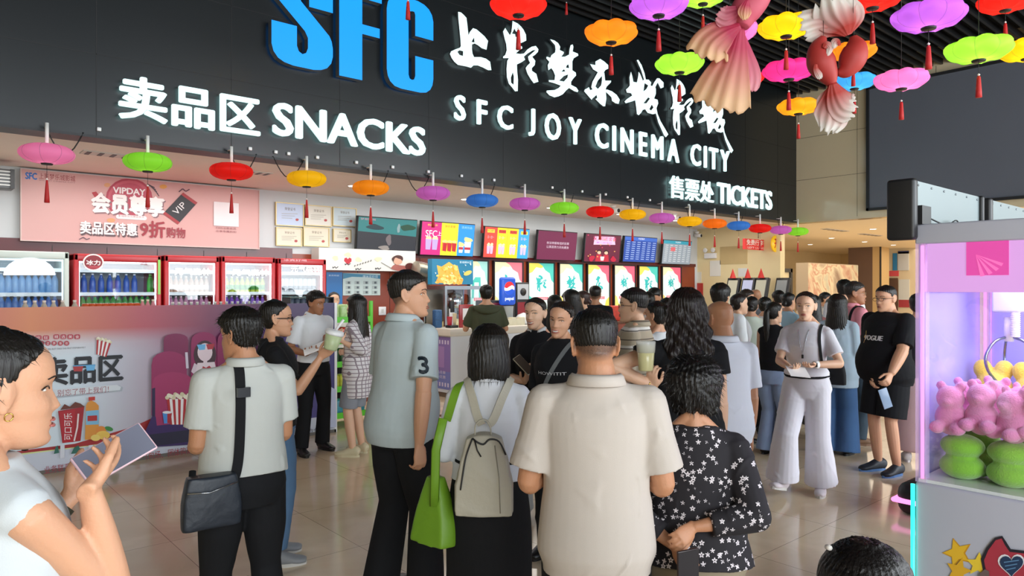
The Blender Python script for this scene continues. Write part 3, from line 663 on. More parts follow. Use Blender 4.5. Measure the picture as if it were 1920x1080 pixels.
A.poly([(643, 512), (713, 516), (713, 523), (690, 520), (660, 519), (643, 523)], '3a86a8'); A.text('爆米花价目', 680, 708, 516, 521, 'dcecf2')
for j in range(3):
    for k in range(4): A.rect(648+k*16.5, 527+j*9, 648+k*16.5+10, 533+j*9, 'aebbb9'); A.rect(652+k*16.5, 528+j*9, 652+k*16.5+4, 532+j*9, '4f5a60')
A.done('printed_artwork', r)
q = PY(717, 583, YW-0.04); tag(MB().rbox((q.x-.07, YW-0.045, q.z-.07), (q.x+.07, YW-0.03, q.z+.07), 0.008, M_white).box((q.x-.02, YW-.05, q.z-.03), (q.x+.02, YW-.044, q.z+.03), mat('switch_key', 'd4d4d0')).build('wall_socket'), 'square white wall socket on the red wood wall', 'socket')

# ---- seven backlit character posters and the one half hidden
PL = [(881, 914, 'arch'), (927, 979, 'shang'), (991, 1038, 'ying'), (1049, 1092, 'meng'), (1102, 1142, 'le'), (1152, 1190, 'cheng'), (1198, 1233, 'ying'), (1242, 1276, 'cheng')]
PC = [('9fd6cc', 'e8e0b0'), ('e87a88', 'efe09a'), ('4fc4b4', 'f0d95a'), ('4fc4b4', 'f0dc70'), ('e8647c', 'f3e06a'), ('e8647c', 'f3e07a'), ('4fc4b4', 'efd95e'), ('e8647c', 'f0d070')]
for i, (u0, u1, k) in enumerate(PL):
    Y = YW-0.07; a = PY(u0, 500, Y); c = PY(u1, 500, Y); z0, z1 = 1.20, 2.17
    nm = names.get(k, 'arch'); ps = {2: ', wide with a teal corner', 6: ', between the two 城 posters', 5: ', left of the narrower one', 7: ', last of the row'}.get(i, '')
    r = empty('lightbox_poster', ((a.x+c.x)/2, Y, z0), 0, 'backlit pastel poster with the teal character %s%s' % (nm, ps) if i else 'backlit pastel poster with a teal arch beside the popcorn machine', 'poster', 'backlit posters behind the bar')
    x0, x1 = a.x, c.x
    child(MB().box((x0, Y, z0), (x1, Y+0.03, z1), el('dfeee6', .75)).build('panel'), r)
    A = Art(Y); w2 = x1-x0; h = z1-z0; A.P = lambda x, z: (x0+x*w2, z0+z*h)
    c1, c2 = PC[i]
    A.poly([(0, 1), (0, .78), (.15, .82), (.3, .92), (.5, .9), (.7, .97), (.8, 1)], el('f1e9b8' if i % 2 else c2, .75)); A.poly([(1, 1), (1, .6), (.9, .66), (.84, .8), (.66, .86), (.55, .95), (.4, 1)], el(c1, .75))
    A.poly([(0, 0), (0, .35), (.12, .3), (.2, .15), (.4, .08), (.5, 0)], el(c2 if i % 2 else c1, .75)); A.poly([(1, 0), (1, .3), (.85, .22), (.8, .1), (.6, 0)], el('4fc4b4' if i % 2 else 'f0d95a', .75))
    A.poly([(.5+.40*math.cos(t), .52+.30*math.sin(t)) for t in [6.283*j/30 for j in range(30)]], el('c8dcd8', .75)); A.poly([(.5+.385*math.cos(t), .52+.29*math.sin(t)) for t in [6.283*j/30 for j in range(30)]], el('e6f2ee', .8))
    if k in CALX:
        bx = bbox2(CALX[k]); ex = 1.0; hh = .34; ww = .42
        if k == 'cheng': hh = .38
        from mathutils.geometry import tessellate_polygon
        lp = [[(.5-ww/2+(x-bx[0])/(bx[1]-bx[0])*ww, .42+(z-bx[2])/(bx[3]-bx[2])*hh) for x, z in l] for l in CALX[k]]
        pts = [A.P(*p) for l in lp for p in l]; tri = tessellate_polygon([[Vector((x, z, 0)) for x, z in l] for l in lp])
        A.k += 1; A.b.add([(x, Y-0.0003*A.k, z) for x, z in pts], [tuple(t) for t in tri], el('2fb8b4', .7))
    else:
        A.poly([(.1, .3), (.1, .6), (.3, .7), (.6, .7), (.62, .3), (.5, .3), (.5, .6), (.25, .6), (.22, .3)], el('57c8b8', .7))
    A.poly([(.22, .25), (.78, .25), (.78, .31), (.22, .31)], el('e06a78', .75)); A.text('遇见更好的自己', .26, .74, .30, .26, el('f8e8e8', .8))
    child(A.b.build('printed_artwork'), r)
    fb = MB(); e = 0.025
    for lo, hi in (((x0-e, z0-e), (x0, z1+e)), ((x1, z0-e), (x1+e, z1+e)), ((x0, z0-e), (x1, z0)), ((x0, z1), (x1, z1+e))): fb.box((lo[0], Y-0.02, lo[1]), (hi[0], Y+0.04, hi[1]), M_dark)
    child(fb.build('frame'), r)

# ---- printed barrier board
YB = YF
q = PY(630, 570, YB); BX = q.x; BZ = 1.508
def barrier_mat():
    m, nt, N, L, b = node_mat('barrier_print')
    tc = N.new('ShaderNodeTexCoord'); sp = N.new('ShaderNodeSeparateXYZ'); L.new(tc.outputs['Object'], sp.inputs[0])
    n = N.new('ShaderNodeTexNoise'); n.inputs['Scale'].default_value = 1.1; n.inputs['Detail'].default_value = 1; L.new(tc.outputs['Object'], n.inputs[0])
    def ramp(src, stops):
        cr = N.new('ShaderNodeValToRGB')
        while len(cr.color_ramp.elements) < len(stops): cr.color_ramp.elements.new(0.5)
        for e, (p, c) in zip(cr.color_ramp.elements, stops): e.position = p; e.color = (*hexc(c), 1)
        L.new(src, cr.inputs[0]); return cr.outputs[0]
    def rng(src, a, c):
        mr = N.new('ShaderNodeMapRange'); mr.inputs[1].default_value = a; mr.inputs[2].default_value = c; L.new(src, mr.inputs[0]); return mr.outputs[0]
    top = ramp(rng(sp.outputs[0], 0.2, 3.9), [(0, 'b4505e'), (.2, 'd88a62'), (.45, 'b45a66'), (.62, '7a3a58'), (.8, '4a2a5a'), (1, '35285e')])
    low = ramp(rng(sp.outputs[0], 0.2, 3.9), [(0, 'd8e2ea'), (.3, 'd6e4ee'), (.62, '8a3060'), (.7, '5a2a70'), (.85, '3c2a80'), (1, '332a70')])
    f = ramp(rng(sp.outputs[2], 1.05, 1.30), [(0, '000000'), (.45, '777777'), (1, 'ffffff')])
    mx = N.new('ShaderNodeMix'); mx.data_type = 'RGBA'; L.new(f, mx.inputs[0]); L.new(low, mx.inputs[6]); L.new(top, mx.inputs[7])
    L.new(mx.outputs[2], b.inputs['Base Color']); b.inputs['Roughness'].default_value = 0.4
    return m
bar = empty('promo_barrier', (2.0, YB+0.1, 0), 0, 'long waist-high snack bar barrier covered in a colourful printed banner', 'barrier')
child(MB().box((-1.6, YB, 0.03), (BX, YB+0.02, BZ), barrier_mat()).build('printed_panel'), bar)
child(MB().box((-1.6, YB+0.02, 0.0), (BX-0.02, YB+0.34, 0.96), M_white).box((BX-0.02, YB-0.004, 0), (BX+0.012, YB+0.02, BZ), M_white).box((-1.6, YB-0.004, 0), (BX, YB+.02, 0.035), mat('barrier_kick', '6a6660')).build('cabinet'), bar)
A = Art(YB)
# warm band edge, carpet and white foot strip

A.poly([(0, 860), (100, 850), (240, 838), (330, 770), (330, 800), (200, 858), (0, 880)], 'd8dc9a')
A.poly([(0, 850), (140, 832), (250, 800), (330, 763), (345, 900), (0, 905)], 'a32a2c')
A.poly([(-30, 858), (170, 835), (200, 829), (205, 838), (-30, 880)], 'd2dc9c')
xa = -0.35
A.poly([(xa, .035), (BX-.01, .035), (BX-.01, .20), (xa, .20)], 'c9cfdd', False)
for i, ch in enumerate('因为吃狂'): A.rrect(38+i*14, 629, 50+i*14, 638, 'b23a4a'); A.text(ch, 40+i*14, 48+i*14, 630.5, 636.5, 'f0e0e0')
for i, ch in enumerate('精选美食'): A.rrect(100+i*13, 627, 111+i*13, 636, 'b23a4a'); A.text(ch, 102+i*13, 109+i*13, 628.5, 634.5, 'f0e0e0')
for i in range(6): A.ell(66+i*11.7, 643.5, 5, 4.6, 'b23a4a'); A.text('零食世界等你'[i], 63.5+i*11.7, 68.5+i*11.7, 641, 646.5, 'f0e0e0')
A.text('TO ENJOY LEISURE, BUT TAKE THE FIRST STEP BRAVELY', 60, 160, 652, 656, '7a7e88')
A.text('卖品区', 77, 229, 668, 718, '1c2028', um=153, bold=0.035)
A.poly([(136, 686), (156, 685), (153, 696), (138, 696)], 'b0383c'); A.poly([(160, 685), (178, 684), (176, 694), (162, 695)], '6ab4e4'); A.line([(136, 686), (178, 684)], 2, '5aa0d0')
A.poly([(104, 732), (222, 722), (230, 726), (228, 733), (104, 746)], 'aab2bc'); A.poly([(100, 730), (218, 721), (226, 725), (224, 731), (100, 743)], 'd6dde4')
A.text('别忘了带上我们！', 107, 203, 727, 739, '96404c', um=155)
def tub(u, v, w_, h_, rot=0, n=4):       # striped popcorn tub
    c, s_ = math.cos(rot), math.sin(rot); T = lambda x, y: (u+(x*c-y*s_)*w_, v+(x*s_+y*c)*h_)
    A.poly([T(-.5, -.3), T(.5, -.3), T(.36, .5), T(-.36, .5)], 'f0ecec')
    for k in range(n+1):
        a0 = -.5+(2*k)/(2*n+1); a1 = -.5+(2*k+1)/(2*n+1)
        A.poly([T(a0, -.3), T(a1, -.3), T(a1*.72, .5), T(a0*.72, .5)], 'b22a30')
    for k in range(16): x = -.48+.96*((k*7) % 16)/15; A.ell(*T(x, -.34-.16*((k*5) % 4)/4*(1-abs(x))), w_*.085, h_*.065, 'ece6d0' if k % 3 else 'd6ceac', n=8)
tub(192, 650, 27, 34, 0.22, 3)
# cup, bottle, fruit
A.poly([(108, 770), (157, 762), (150, 826), (116, 830)], 'a01f2a'); A.poly([(112, 768), (120, 757), (130, 762), (140, 753), (150, 756), (158, 762)], '6a3428'); A.poly([(110, 772), (140, 767), (136, 828), (118, 829)], 'b0202e')
A.k += 2
put_text(A.b, '可口可乐', 0, 1, 0, 1, lambda x, z, t: Vector((PY(134-z*15, 824-x*50, A.Y).x, A.Y-0.0003*A.k, PY(134-z*15, 824-x*50, A.Y).z)), fm('f2eeee'))
A.line([(146, 775), (144, 800), (138, 826)], 3, 'e8d8d8')
A.poly([(160, 760), (163, 754), (170, 750), (178, 754), (184, 760), (184, 822), (158, 824)], 'd9933c'); A.rect(165, 744, 177, 751, 'c23a30'); A.poly([(160, 770), (184, 768), (184, 795), (160, 796)], '7fb8d8'); A.poly([(163, 779), (181, 778), (181, 788), (163, 789)], 'b02c2c')
A.ell(188, 806, 10, 8, 'dc8a3a'); A.ell(192, 815, 13, 8, 'e8c25a'); A.ell(178, 820, 9, 6, 'ecd070'); A.ell(203, 803, 8, 4, '3f8a44', .3)
for u0, w_ in ((100, 10), (132, 20), (205, 18)): A.poly([(u0, 850), (u0+w_*.3, 838), (u0+w_*.7, 834), (u0+w_, 848)], '2f6a5c')
for u0 in (112, 165, 178, 190): A.rect(u0, 834, u0+8, 858, 'd8dce6')
for k in range(3): A.line([(252+k*6, 822), (268, 835), (258+k*7, 815)], 3, 'a9c4de')
A.text('业务联系：18689996', 82, 190, 866, 880, 'a03a48', um=136); A.text('5789996', 3, 61, 880, 891, 'a03a48', um=30); A.text('理', 252, 261, 849, 858, 'a03a48'); A.text('（包场、团体购票、求婚', 272, 392, 839, 855, 'a03a48', um=330); A.text('合作）', 575, 600, 802, 809, '3a3a58')
# cinema seats
def seat(u, v, w_, h_, col):
    p = []
    for k in range(9): t = math.pi*k/8; p.append((u+w_*.5*-math.cos(t)*(.86+.14*abs(math.cos(t))), v+h_*.22-h_*.22*math.sin(t)**.7))
    A.poly(p+[(u+w_*.5, v+h_), (u-w_*.5, v+h_)], col)
seat(328, 625, 46, 60, '7c2050'); seat(380, 622, 48, 100, '8e1f58'); seat(428, 618, 46, 120, '8a1f58')
seat(315, 658, 66, 120, '94295c'); seat(322, 697, 76, 100, 'a23264')
seat(480, 640, 50, 150, '5a2258'); seat(540, 660, 50, 130, '43287a')
A.poly([(283, 728), (289, 726), (289, 815), (283, 815)], '2a2148'); A.poly([(268, 813), (283, 780), (290, 780), (292, 797), (360, 790), (400, 786), (400, 830), (268, 838)], '3a2460'); A.poly([(268, 815), (560, 780), (560, 800), (268, 838)], '24203c')
A.ell(382, 665, 21, 27, '3a1c28'); A.ell(382, 660, 14, 17, 'e6d3dc'); A.poly([(367, 646), (383, 645), (382, 655), (371, 656)], '6ab4e4'); A.poly([(384, 645), (400, 644), (397, 654), (387, 655)], 'b0303c'); A.rect(379, 674, 386, 684, 'e6d3dc')
A.poly([(362, 702), (368, 674+6), (400, 678), (404, 700), (402, 712), (366, 712)], 'e4d6de'); A.poly([(384, 702), (376, 692), (378, 686), (384, 689), (390, 685), (395, 690)], 'b02433'); A.poly([(362, 702), (356, 696), (362, 680), (368, 684)], 'd8c8d4')
A.rect(366, 708, 373, 726, '3a6a4a')
A.line([(347, 660), (349, 690)], 5, 'cfc6d6'); tub(334, 765, 48, 60, 0, 4); A.poly([(302, 772), (320, 771), (317, 792), (305, 793)], '4a8fd8'); A.poly([(311, 772), (320, 771), (317, 792), (311, 792)], 'b02c34'); A.ell(311, 772, 9, 2.5, 'e8e8ee')
A.poly([(604, 800), (600, 770), (606, 738), (616, 724), (626, 730), (627, 800)], 'c2cbe6')
A.done('printed_artwork', bar)

# ---- drinks and fridges
def bottle_mesh(m, cap, r=0.032, h=0.22, kind='bottle', band=None):
    b = MB()
    if kind == 'can':
        b.lathe([(r*.8, 0), (r, .008), (r, h-.01), (r*.8, h)], (0, 0, 0), m, 10); b.lathe([(r*.78, 0), (r*.78, .002)], (0, 0, h), cap, 10)
    else:
        b.lathe([(r*.9, 0), (r, .01), (r, h*.62), (r*.8, h*.74), (r*.38, h*.88), (r*.38, h*.93)], (0, 0, 0), m, 10); b.lathe([(r*.45, 0), (r*.45, h*.08)], (0, 0, h*.92), cap, 8)
    if band: b.lathe([(r*1.02, 0), (r*1.02, h*.28)], (0, 0, h*.22), band, 10)
    me = b.build('tmp'); d = me.data; bpy.data.objects.remove(me); return d
DM = {}
def drink(key, col, cap='ffffff', r=0.032, h=0.22, kind='bottle', band=None, e=0.25):
    if key not in DM:
        DM[key] = bottle_mesh(mat('drink_'+col, col, 0.25, emit=0, noise=0.1, nscale=30), mat('cap_'+cap, cap, 0.4), r, h, kind, mat('cap_'+band, band, 0.4) if band else None)
    return DM[key]
def put_drinks(me, n, x0, x1, y, z, label, group, name='drink_bottle', jit=0.0):
    for k in range(n):
        o = mobj(name, me); o.location = (x0+(x1-x0)*(k+.5)/n, y+jit*((k*37 % 7)/7-.5), z)
        tag(o, label, 'drink', group)
YR = 9.35
def fridge(u0, u1, vt, body, label, sticker):
    x0 = PY(u0, 500, YR).x; x1 = PY(u1, 500, YR).x; zt = PY(u0, vt, YR).z; D = 0.62; t = 0.055
    r = empty('drinks_fridge', ((x0+x1)/2, YR+D/2, 0), 0, label, 'fridge', 'row of drinks fridges')
    w2 = (x1-x0)/2; hd = 0.14
    b = MB(); f = -D/2; k = D/2
    b.rbox((-w2, f, 0.0), (-w2+t, k, zt), 0.015, body).rbox((w2-t, f, 0), (w2, k, zt), 0.015, body).rbox((-w2, f, zt-t-.03), (w2, k, zt), 0.015, body).box((-w2+t, f, 0), (w2-t, k, 0.35), body).box((-w2+t, k-.03, .35), (w2-t, k, zt-t), mat('fridge_inner', 'b4c2cc', .4))
    b.build('cabinet', r)
    sh = [0.82, 1.09, 1.36, 1.61, 1.88]
    for z in sh: MB().box((-w2+t, f+.06, z-.012), (w2-t, k-.03, z), mat('wire_shelf', 'e8eef2', .3)).box((-w2+t, f+.05, z-.02), (w2-t, f+.06, z+.02), mat('price_rail', 'dfeaf0', .3)).build('shelf', r)
    MB().box((-w2+t, f+.03, .35), (-w2+t+.012, f+.05, zt-t-.03), lit('fridge_led', 'e9f4ff', .9)).box((w2-t-.012, f+.03, .35), (w2-t, f+.05, zt-t-.03), MATS['fridge_led']).box((-w2+t, f+.03, zt-t-.05), (w2-t, f+.05, zt-t-.03), MATS['fridge_led']).build('light_strip', r)
    b = MB(); gm = glass_mat(); b.box((-w2+t, f-.002, .35), (w2-t, f+.006, zt-t-.03), gm); g = b.build('glass_door', r)
    MB().tube([(w2-t-.03, f-.04, .8), (w2-t-.03, f-.04, 1.2)], .01, M_steel, 8).build('handle', r)
    l = area('fridge_light', ((x0+x1)/2, YR+.1, zt-.14), (0, 0, 0), (x1-x0)*.7, .3, 1.6, (.85, .95, 1))
    A = Art(YR-.006); sticker(A, (x0, x1, zt)); 
    if A.b.v: child(A.b.build('door_sticker'), r)
    return x0+t+.03, x1-t-.03, sh
def glass_mat():
    if 'clear_glass' in MATS: return MATS['clear_glass']
    m, nt, N, L, b = node_mat('clear_glass')
    tr = N.new('ShaderNodeBsdfTransparent'); tr.inputs[0].default_value = (.97, .99, 1, 1); gl = N.new('ShaderNodeBsdfGlossy'); gl.inputs['Roughness'].default_value = .02
    mx = N.new('ShaderNodeMixShader'); mx.inputs[0].default_value = .06; L.new(tr.outputs[0], mx.inputs[1]); L.new(gl.outputs[0], mx.inputs[2]); L.new(mx.outputs[0], N['Material Output'].inputs[0])
    return m
red = M_redpaint; pale = mat('fridge_pale', 'c4cfc8', .35)
def st0(A, q): A.poly([(6, 513)]+[(6+98*(.5-.5*math.cos(t)), 516-33*math.sin(t)) for t in [math.pi*k/14 for k in range(15)]]+[(104, 516)], el('f2f6fa', .8))
def st1(A, q): A.ell(175, 492, 20, 16, 'ece4e2'); A.ell(175, 492, 17, 13.5, '8a1f2a'); A.text('冰力', 162, 188, 488, 497, 'f2e6e6', bold=.05); A.text('健康', 263, 277, 491, 497, 'a8302c'); A.rect(296, 487, 301, 552, '8fd060')
def st2(A, q): A.text('元气森林', 327, 394, 503, 516, el('f4f6f4', .8), bold=.06)
def st3(A, q): A.text('元气森林', 435, 503, 505, 517, el('f4f6f4', .8), bold=.06)
def st4(A, q): A.text('元气森林', 545, 600, 499, 510, el('f4f6f4', .8), bold=.04); A.text('冰爽好喝', 532, 575, 486, 490, el('f4c8d0', .6))
G = 'drinks inside the fridges'
F = fridge(-75, 130, 467, pale, 'pale green-grey drinks fridge with a white arched sticker, leftmost', st0)
for z, c in ((F[2][3], '6fa0d0'), (F[2][2], '3f78c0')): put_drinks(drink('water'+c, c, 'dfeefa', .036, .24), 13, F[0], F[1], YR+.16, z, 'blue water bottle in the pale leftmost fridge', G)
F = fridge(138, 303, 475, red, 'red drinks fridge with a round logo sticker, next to the pale one', st1)
put_drinks(drink('blue', '2a5ab0', 'dce8f4', .033, .24), 7, F[0], F[0]+.62, YR+.16, F[2][3]+1e-4, 'blue bottle in the round-logo fridge', G)
put_drinks(drink('green', '4fc04a', '8fe07a', .036, .24), 6, F[0]+.75, F[1], YR+.16, F[2][3]+1e-4, 'green bottle in the round-logo fridge', G)
put_drinks(drink('greenlow', '3f9a4a', 'd83030', .034, .24), 12, F[0], F[1], YR+.16, F[2][2], 'green bottle with red cap in the round-logo fridge', G)
F = fridge(308, 412, 478, red, 'red drinks fridge with pink bottles, third in the row', st2)
put_drinks(drink('tan', 'b89a86', 'e8e0d8', .034, .22, band='d8d0c8'), 8, F[0], F[1], YR+.16, F[2][3]+1e-4, 'beige bottle in the third fridge', G)
put_drinks(drink('pinkb', 'c48ab0', 'e6d6e0', .034, .22, band='a04880'), 8, F[0], F[1], YR+.16, F[2][2], 'pink bottle in the third fridge', G)
F = fridge(415, 517, 480, red, 'red drinks fridge with purple and yellow bottles, fourth in the row', st3)
put_drinks(drink('lime', 'b8c850', 'f0f0e0', .034, .22, band='58a050'), 8, F[0], F[1], YR+.16, F[2][3]+1e-4, 'lime green bottle in the fourth fridge', G)
put_drinks(drink('violet', '8a5ac8', 'e0d8f0', .034, .22, band='d8c848'), 8, F[0], F[1], YR+.16, F[2][2], 'purple and yellow bottle in the fourth fridge', G)
F = fridge(521, 612, 484, red, 'red drinks fridge with white cans, rightmost in the row', st4)
put_drinks(drink('whitecan', 'd8dce0', 'b0b4b8', .034, .2, 'can', band='707880'), 8, F[0], F[1], YR+.16, F[2][3]+1e-4, 'pale can in the rightmost fridge', G)
put_drinks(drink('tealcan', '6ac0b8', 'd0d8dc', .034, .2, 'can', band='d080c0'), 8, F[0], F[1], YR+.16, F[2][2], 'teal and pink can in the rightmost fridge', G)
# shelf just behind the barrier with drinks peeping over it
sz = 1.33
tag(MB().box((-1.5, YB+.06, sz-.03), (BX-.05, YB+.34, sz), M_white).box((-1.5, YB+.30, .96), (BX-.05, YB+.34, sz-.03), M_white).build('display_shelf'), 'white shelf behind the barrier top carrying drinks', 'shelf')
yb = YB+.2
def xs_at(u): return PY(u, 570, yb).x
put_drinks(drink('milk', 'b8b0a0', 'e8e2d8', .034, .235, band='7a6a58'), 5, xs_at(38), xs_at(126), yb, sz, 'beige bottle standing on the barrier shelf', 'bottles on the barrier shelf')
put_drinks(DM['milk'], 1, xs_at(130), xs_at(150), yb, sz, 'beige bottle standing apart beside the orange cans', 'bottles on the barrier shelf')
put_drinks(drink('redcan', 'c4562a', 'd0ccc4', .033, .20, 'can', band='6a2a20'), 9, xs_at(154), xs_at(262), yb, sz, 'orange can on the barrier shelf', 'cans on the barrier shelf', 'drink_can')
put_drinks(drink('pinkcap', 'd08890', 'e8e2c8', .03, .235), 3, xs_at(262), xs_at(292), yb, sz, 'pink bottle on the barrier shelf after the orange cans', 'bottles on the barrier shelf')
put_drinks(drink('clear', 'a8b4a8', 'e2e2da', .033, .205), 18, xs_at(318), xs_at(512), yb, sz, 'pale bottle with white cap on the barrier shelf', 'bottles on the barrier shelf')
r = tag(MB().box((xs_at(537), yb-.1, sz), (xs_at(619), yb+.12, sz+.03), M_white).box((xs_at(537), yb-.1, sz+.235), (xs_at(619), yb+.12, sz+.245), M_dark).box((xs_at(537), yb-.1, sz), (xs_at(537)+.01, yb+.12, sz+.24), M_dark).box((xs_at(619)-.01, yb-.1, sz), (xs_at(619), yb+.12, sz+.24), M_dark).build('drink_rack'), 'small black rack holding grey cans at the barrier end', 'rack')
put_drinks(drink('blackcan', '505a68', 'c8ccd0', .036, .20, 'can', band='b8c0c8'), 7, xs_at(540), xs_at(616), yb, sz+.03, 'grey and black can in the small rack', 'cans in the small rack', 'drink_can')
# ------------------------------------------------------------ service counter, bar equipment
YCN = 8.78; XCL = 6.40
cnt = empty('service_counter', (8.0, 9.1, 0), 0, 'white L-shaped service counter with a purple printed end', 'counter')
M_cream = mat('counter_top', 'ddd8cc', .3)
child(MB().box((XCL, YCN, .08), (9.7, YCN+.5, .95), mat('counter_white', 'd6dde6', .35)).box((XCL, YCN+.5, .08), (XCL+.5, YCN+.56, .95), MATS['counter_white']).box((XCL+.03, YCN+.03, 0), (9.67, YCN+.5, .08), mat('counter_plinth', '7a6a5a', .5)).build('body'), cnt)
child(MB().rbox((XCL-.05, YCN-.06, .95), (9.75, YCN+.55, 1.06), .008, M_cream).build('worktop'), cnt)
b = MB(); X = XCL-.004
def yz(y0, z0_, y1, z1_, m, k): b.box((X-.001*k, y0, z0_), (X-.0005*k+.002, y1, z1_), m if not isinstance(m, str) else fm(m))
yz(YCN, .13, YCN+.56, .93, '8c78b8', 1); yz(YCN, .13, YCN+.56, .40, '7a86c8', 1.2)
for k in range(7): yz(YCN+.04+k*.073, .82, YCN+.075+k*.073, .88, 'd9d2ea', 2); yz(YCN+.04+k*.073, .17, YCN+.075+k*.073, .23, 'd9d2ea', 2)
yz(YCN+.16, .46, YCN+.40, .78, 'a88ac4', 2)
put_text(b, '扫码点单', -(YCN+.45), -(YCN+.12), .36, .41, lambda y, z, t: Vector((X-.004, -y, z)), fm('e8e0f0')); put_text(b, '更多优惠', -(YCN+.45), -(YCN+.12), .29, .34, lambda y, z, t: Vector((X-.004, -y, z)), fm('e8e0f0'))
child(b.build('printed_end'), cnt)
A = Art(YCN)     # red and grey print on the counter front
A.poly(blob(960, 690, 10, 14, 3), 'b5202c'); A.poly([(955, 655), (962, 650), (966, 668), (958, 670)], '40506a'); A.poly([(958, 672), (970, 668), (972, 676), (960, 680)], 'c03040'); A.rect(862, 740, 905, 770, 'c2cde0'); A.done('printed_artwork', cnt)
# tall popcorn machine with its lit sign, on the back bench
YB2 = 9.75
tag(MB().box((5.2, YB2-.35, 0), (15.0, YB2+.35, .88), M_wood).box((5.15, YB2-.4, .88), (15.0, YB2+.38, .93), M_dark).build('back_bench'), 'long dark-topped bench along the back wall of the bar', 'bench')
ax = PY(815, 540, YB2).x; bx_ = PY(887, 540, YB2).x
pm = empty('popcorn_machine', ((ax+bx_)/2, YB2, .93), 0, 'glass popcorn machine with steel kettle under the blue popcorn sign', 'popcorn machine')
w2 = (bx_-ax)/2; zt = PY(815, 536, YB2).z-.93
b = MB(); 
for sx in (-1, 1):
    for sy in (-.3, .3): b.box((sx*w2-.02, sy-.02, 0), (sx*w2+.02, sy+.02, zt), M_steel)
b.box((-w2, -.3, zt-.06), (w2, .3, zt), M_steel).box((-w2, -.3, 0), (w2, .3, .10), M_steel).box((-w2, .28, .1), (w2, .3, zt), mat('machine_back', '8d8478', .3, metal=.6)); b.build('frame', pm)
MB().box((-w2+.02, -.3, .1), (w2-.02, -.295, zt-.06), glass_mat()).build('glass_panel', pm)
MB().lathe([(.0, .42), (.13, .42), (.15, .45), (.15, .62), (.10, .66), (.02, .68), (.02, zt-.08)], (0, 0, 0), mat('kettle', 'c8ccd0', .12, metal=1), 20).build('kettle', pm)
MB().lathe([(0, .1), (.3, .1), (.26, .16), (.12, .22), (0, .24)], (0, 0, 0), mat('popcorn', 'e8d9a0', .8, bump=.8, bscale=60), 18).build('popcorn_heap', pm)
MB().box((-.05, .0, .25), (.05, .12, .42), M_steel).box((.13, -.02, .3), (.2, .1, .36), M_dark).build('bracket', pm)
r, A = board('popcorn_sign', YB2-.32, 810, 485, 887, 533, .12, el('1d7fa6', .55), 'blue lightbox sign picturing golden popcorn above the popcorn machine', 'sign')
A.poly([(818, 530), (822, 515), (819, 497), (828, 500), (842, 491), (850, 497), (858, 498), (862, 514), (868, 526), (866, 533)], el('f0b64a', .7)); 
rr = random.Random(3)
for k in range(70): A.poly(blob(rr.uniform(818, 866), rr.uniform(516, 532), 2.6, 2.0, k, 8), el(('f6cf6a', 'e8a23a', 'fadd90')[k % 3], .75))
for k in range(18): A.poly(blob(rr.uniform(826, 858), rr.uniform(498, 515), 2.6, 2.2, k, 8), el(('f6cf6a', 'eeb04a')[k % 2], .75))
for k in range(9): u = rr.uniform(813, 884); v = rr.uniform(490, 512); A.poly([(u, v), (u+3, v+1), (u+2, v+3)], el('e6eef0', .7))
A.ell(875, 512, 8, 4, el('f2c860', .7), -.4); A.text('影城爆米花', 860, 882, 490, 494, el('dff0f6', .7)); A.done('printed_artwork', r)
# ventilation duct
b = MB(); pts = smooth_path([tuple(PY(779, 505, 9.9)), tuple(PY(792, 507, 9.9)), tuple(PY(803, 514, 9.9)), tuple(PY(810, 530, 9.9))], 10)
b.tube(pts, [.13+.012*(i % 2) for i in range(len(pts))], mat('foil_duct', 'b8b0a0', .35, metal=.7), 14); tag(b.build('flexible_duct'), 'ribbed silver duct bending beside the popcorn sign', 'duct')
# drinks tower with round lit logo
p = PY(931, 600, 9.62)
dt = empty('soda_dispenser', (p.x, 9.62, .93), 0, 'soda fountain with a glowing blue logo sign on top', 'dispenser')
zc_ = PY(931, 546, 9.3).z-.93
MB().rbox((-.28, -.2, 0), (.28, .25, zc_-.16), .02, M_dark).rbox((-.30, -.22, .30), (-.02, -.19, zc_-.2), .01, mat('disp_maroon', '6a1824', .3)).build('body', dt)
MB().rbox((-.17, -.34, zc_-.24), (.17, -.24, zc_+.24), .06, el('1b52c4', .7), 4).build('logo_sign', dt)
b = MB(); y = -.345
def disc(pts, m): b.add([(x, y, zc_+.05+z) for x, z in pts], [tuple(range(len(pts)))], m)
R_ = .115; cs = lambda t: (R_*math.cos(t), R_*math.sin(t))
disc([cs(6.283*k/24) for k in range(24)], el('f4f6fa', .9)); y -= .002
disc([cs(.25+2.75*k/12) for k in range(13)]+[(-.06, -.0), (.0, .03), (.06, .055)], el('d8202c', .9)); disc([cs(3.5+2.5*k/12) for k in range(13)]+[(.06, -.01), (.0, -.035), (-.06, -.045)], el('1850c8', .9))
put_text(b, 'pepsi', -.1, .1, zc_-.17, zc_-.10, lambda x, z, t: Vector((x, y, z)), el('eef4ff', .9), bold=.02); b.build('logo', dt)
p = PY(960, 575, 9.62)+Vector((.08, 0, 0))
cm = empty('coffee_machine', (p.x, 9.62, .93), 0, 'black and red drinks machine right of the soda fountain', 'coffee machine')
MB().rbox((-.15, -.2, 0), (.15, .2, .85), .02, M_dark).build('body', cm); MB().box((-.13, -.21, .55), (.13, -.2, .82), mat('disp_grey', 'b8bcc0', .3)).lathe([(.07, 0), (.07, .004)], (0, -.214, .68), M_dark, 16, 'Y').build('front_panel', cm); MB().box((-.13, -.21, .15), (.13, -.2, .5), mat('disp_red', '8a1a24', .3)).build('dispensing_panel', cm)
YC2 = YCN+.25
def on_counter(u): return PY(u, 600, YC2).x
x = on_counter(868)
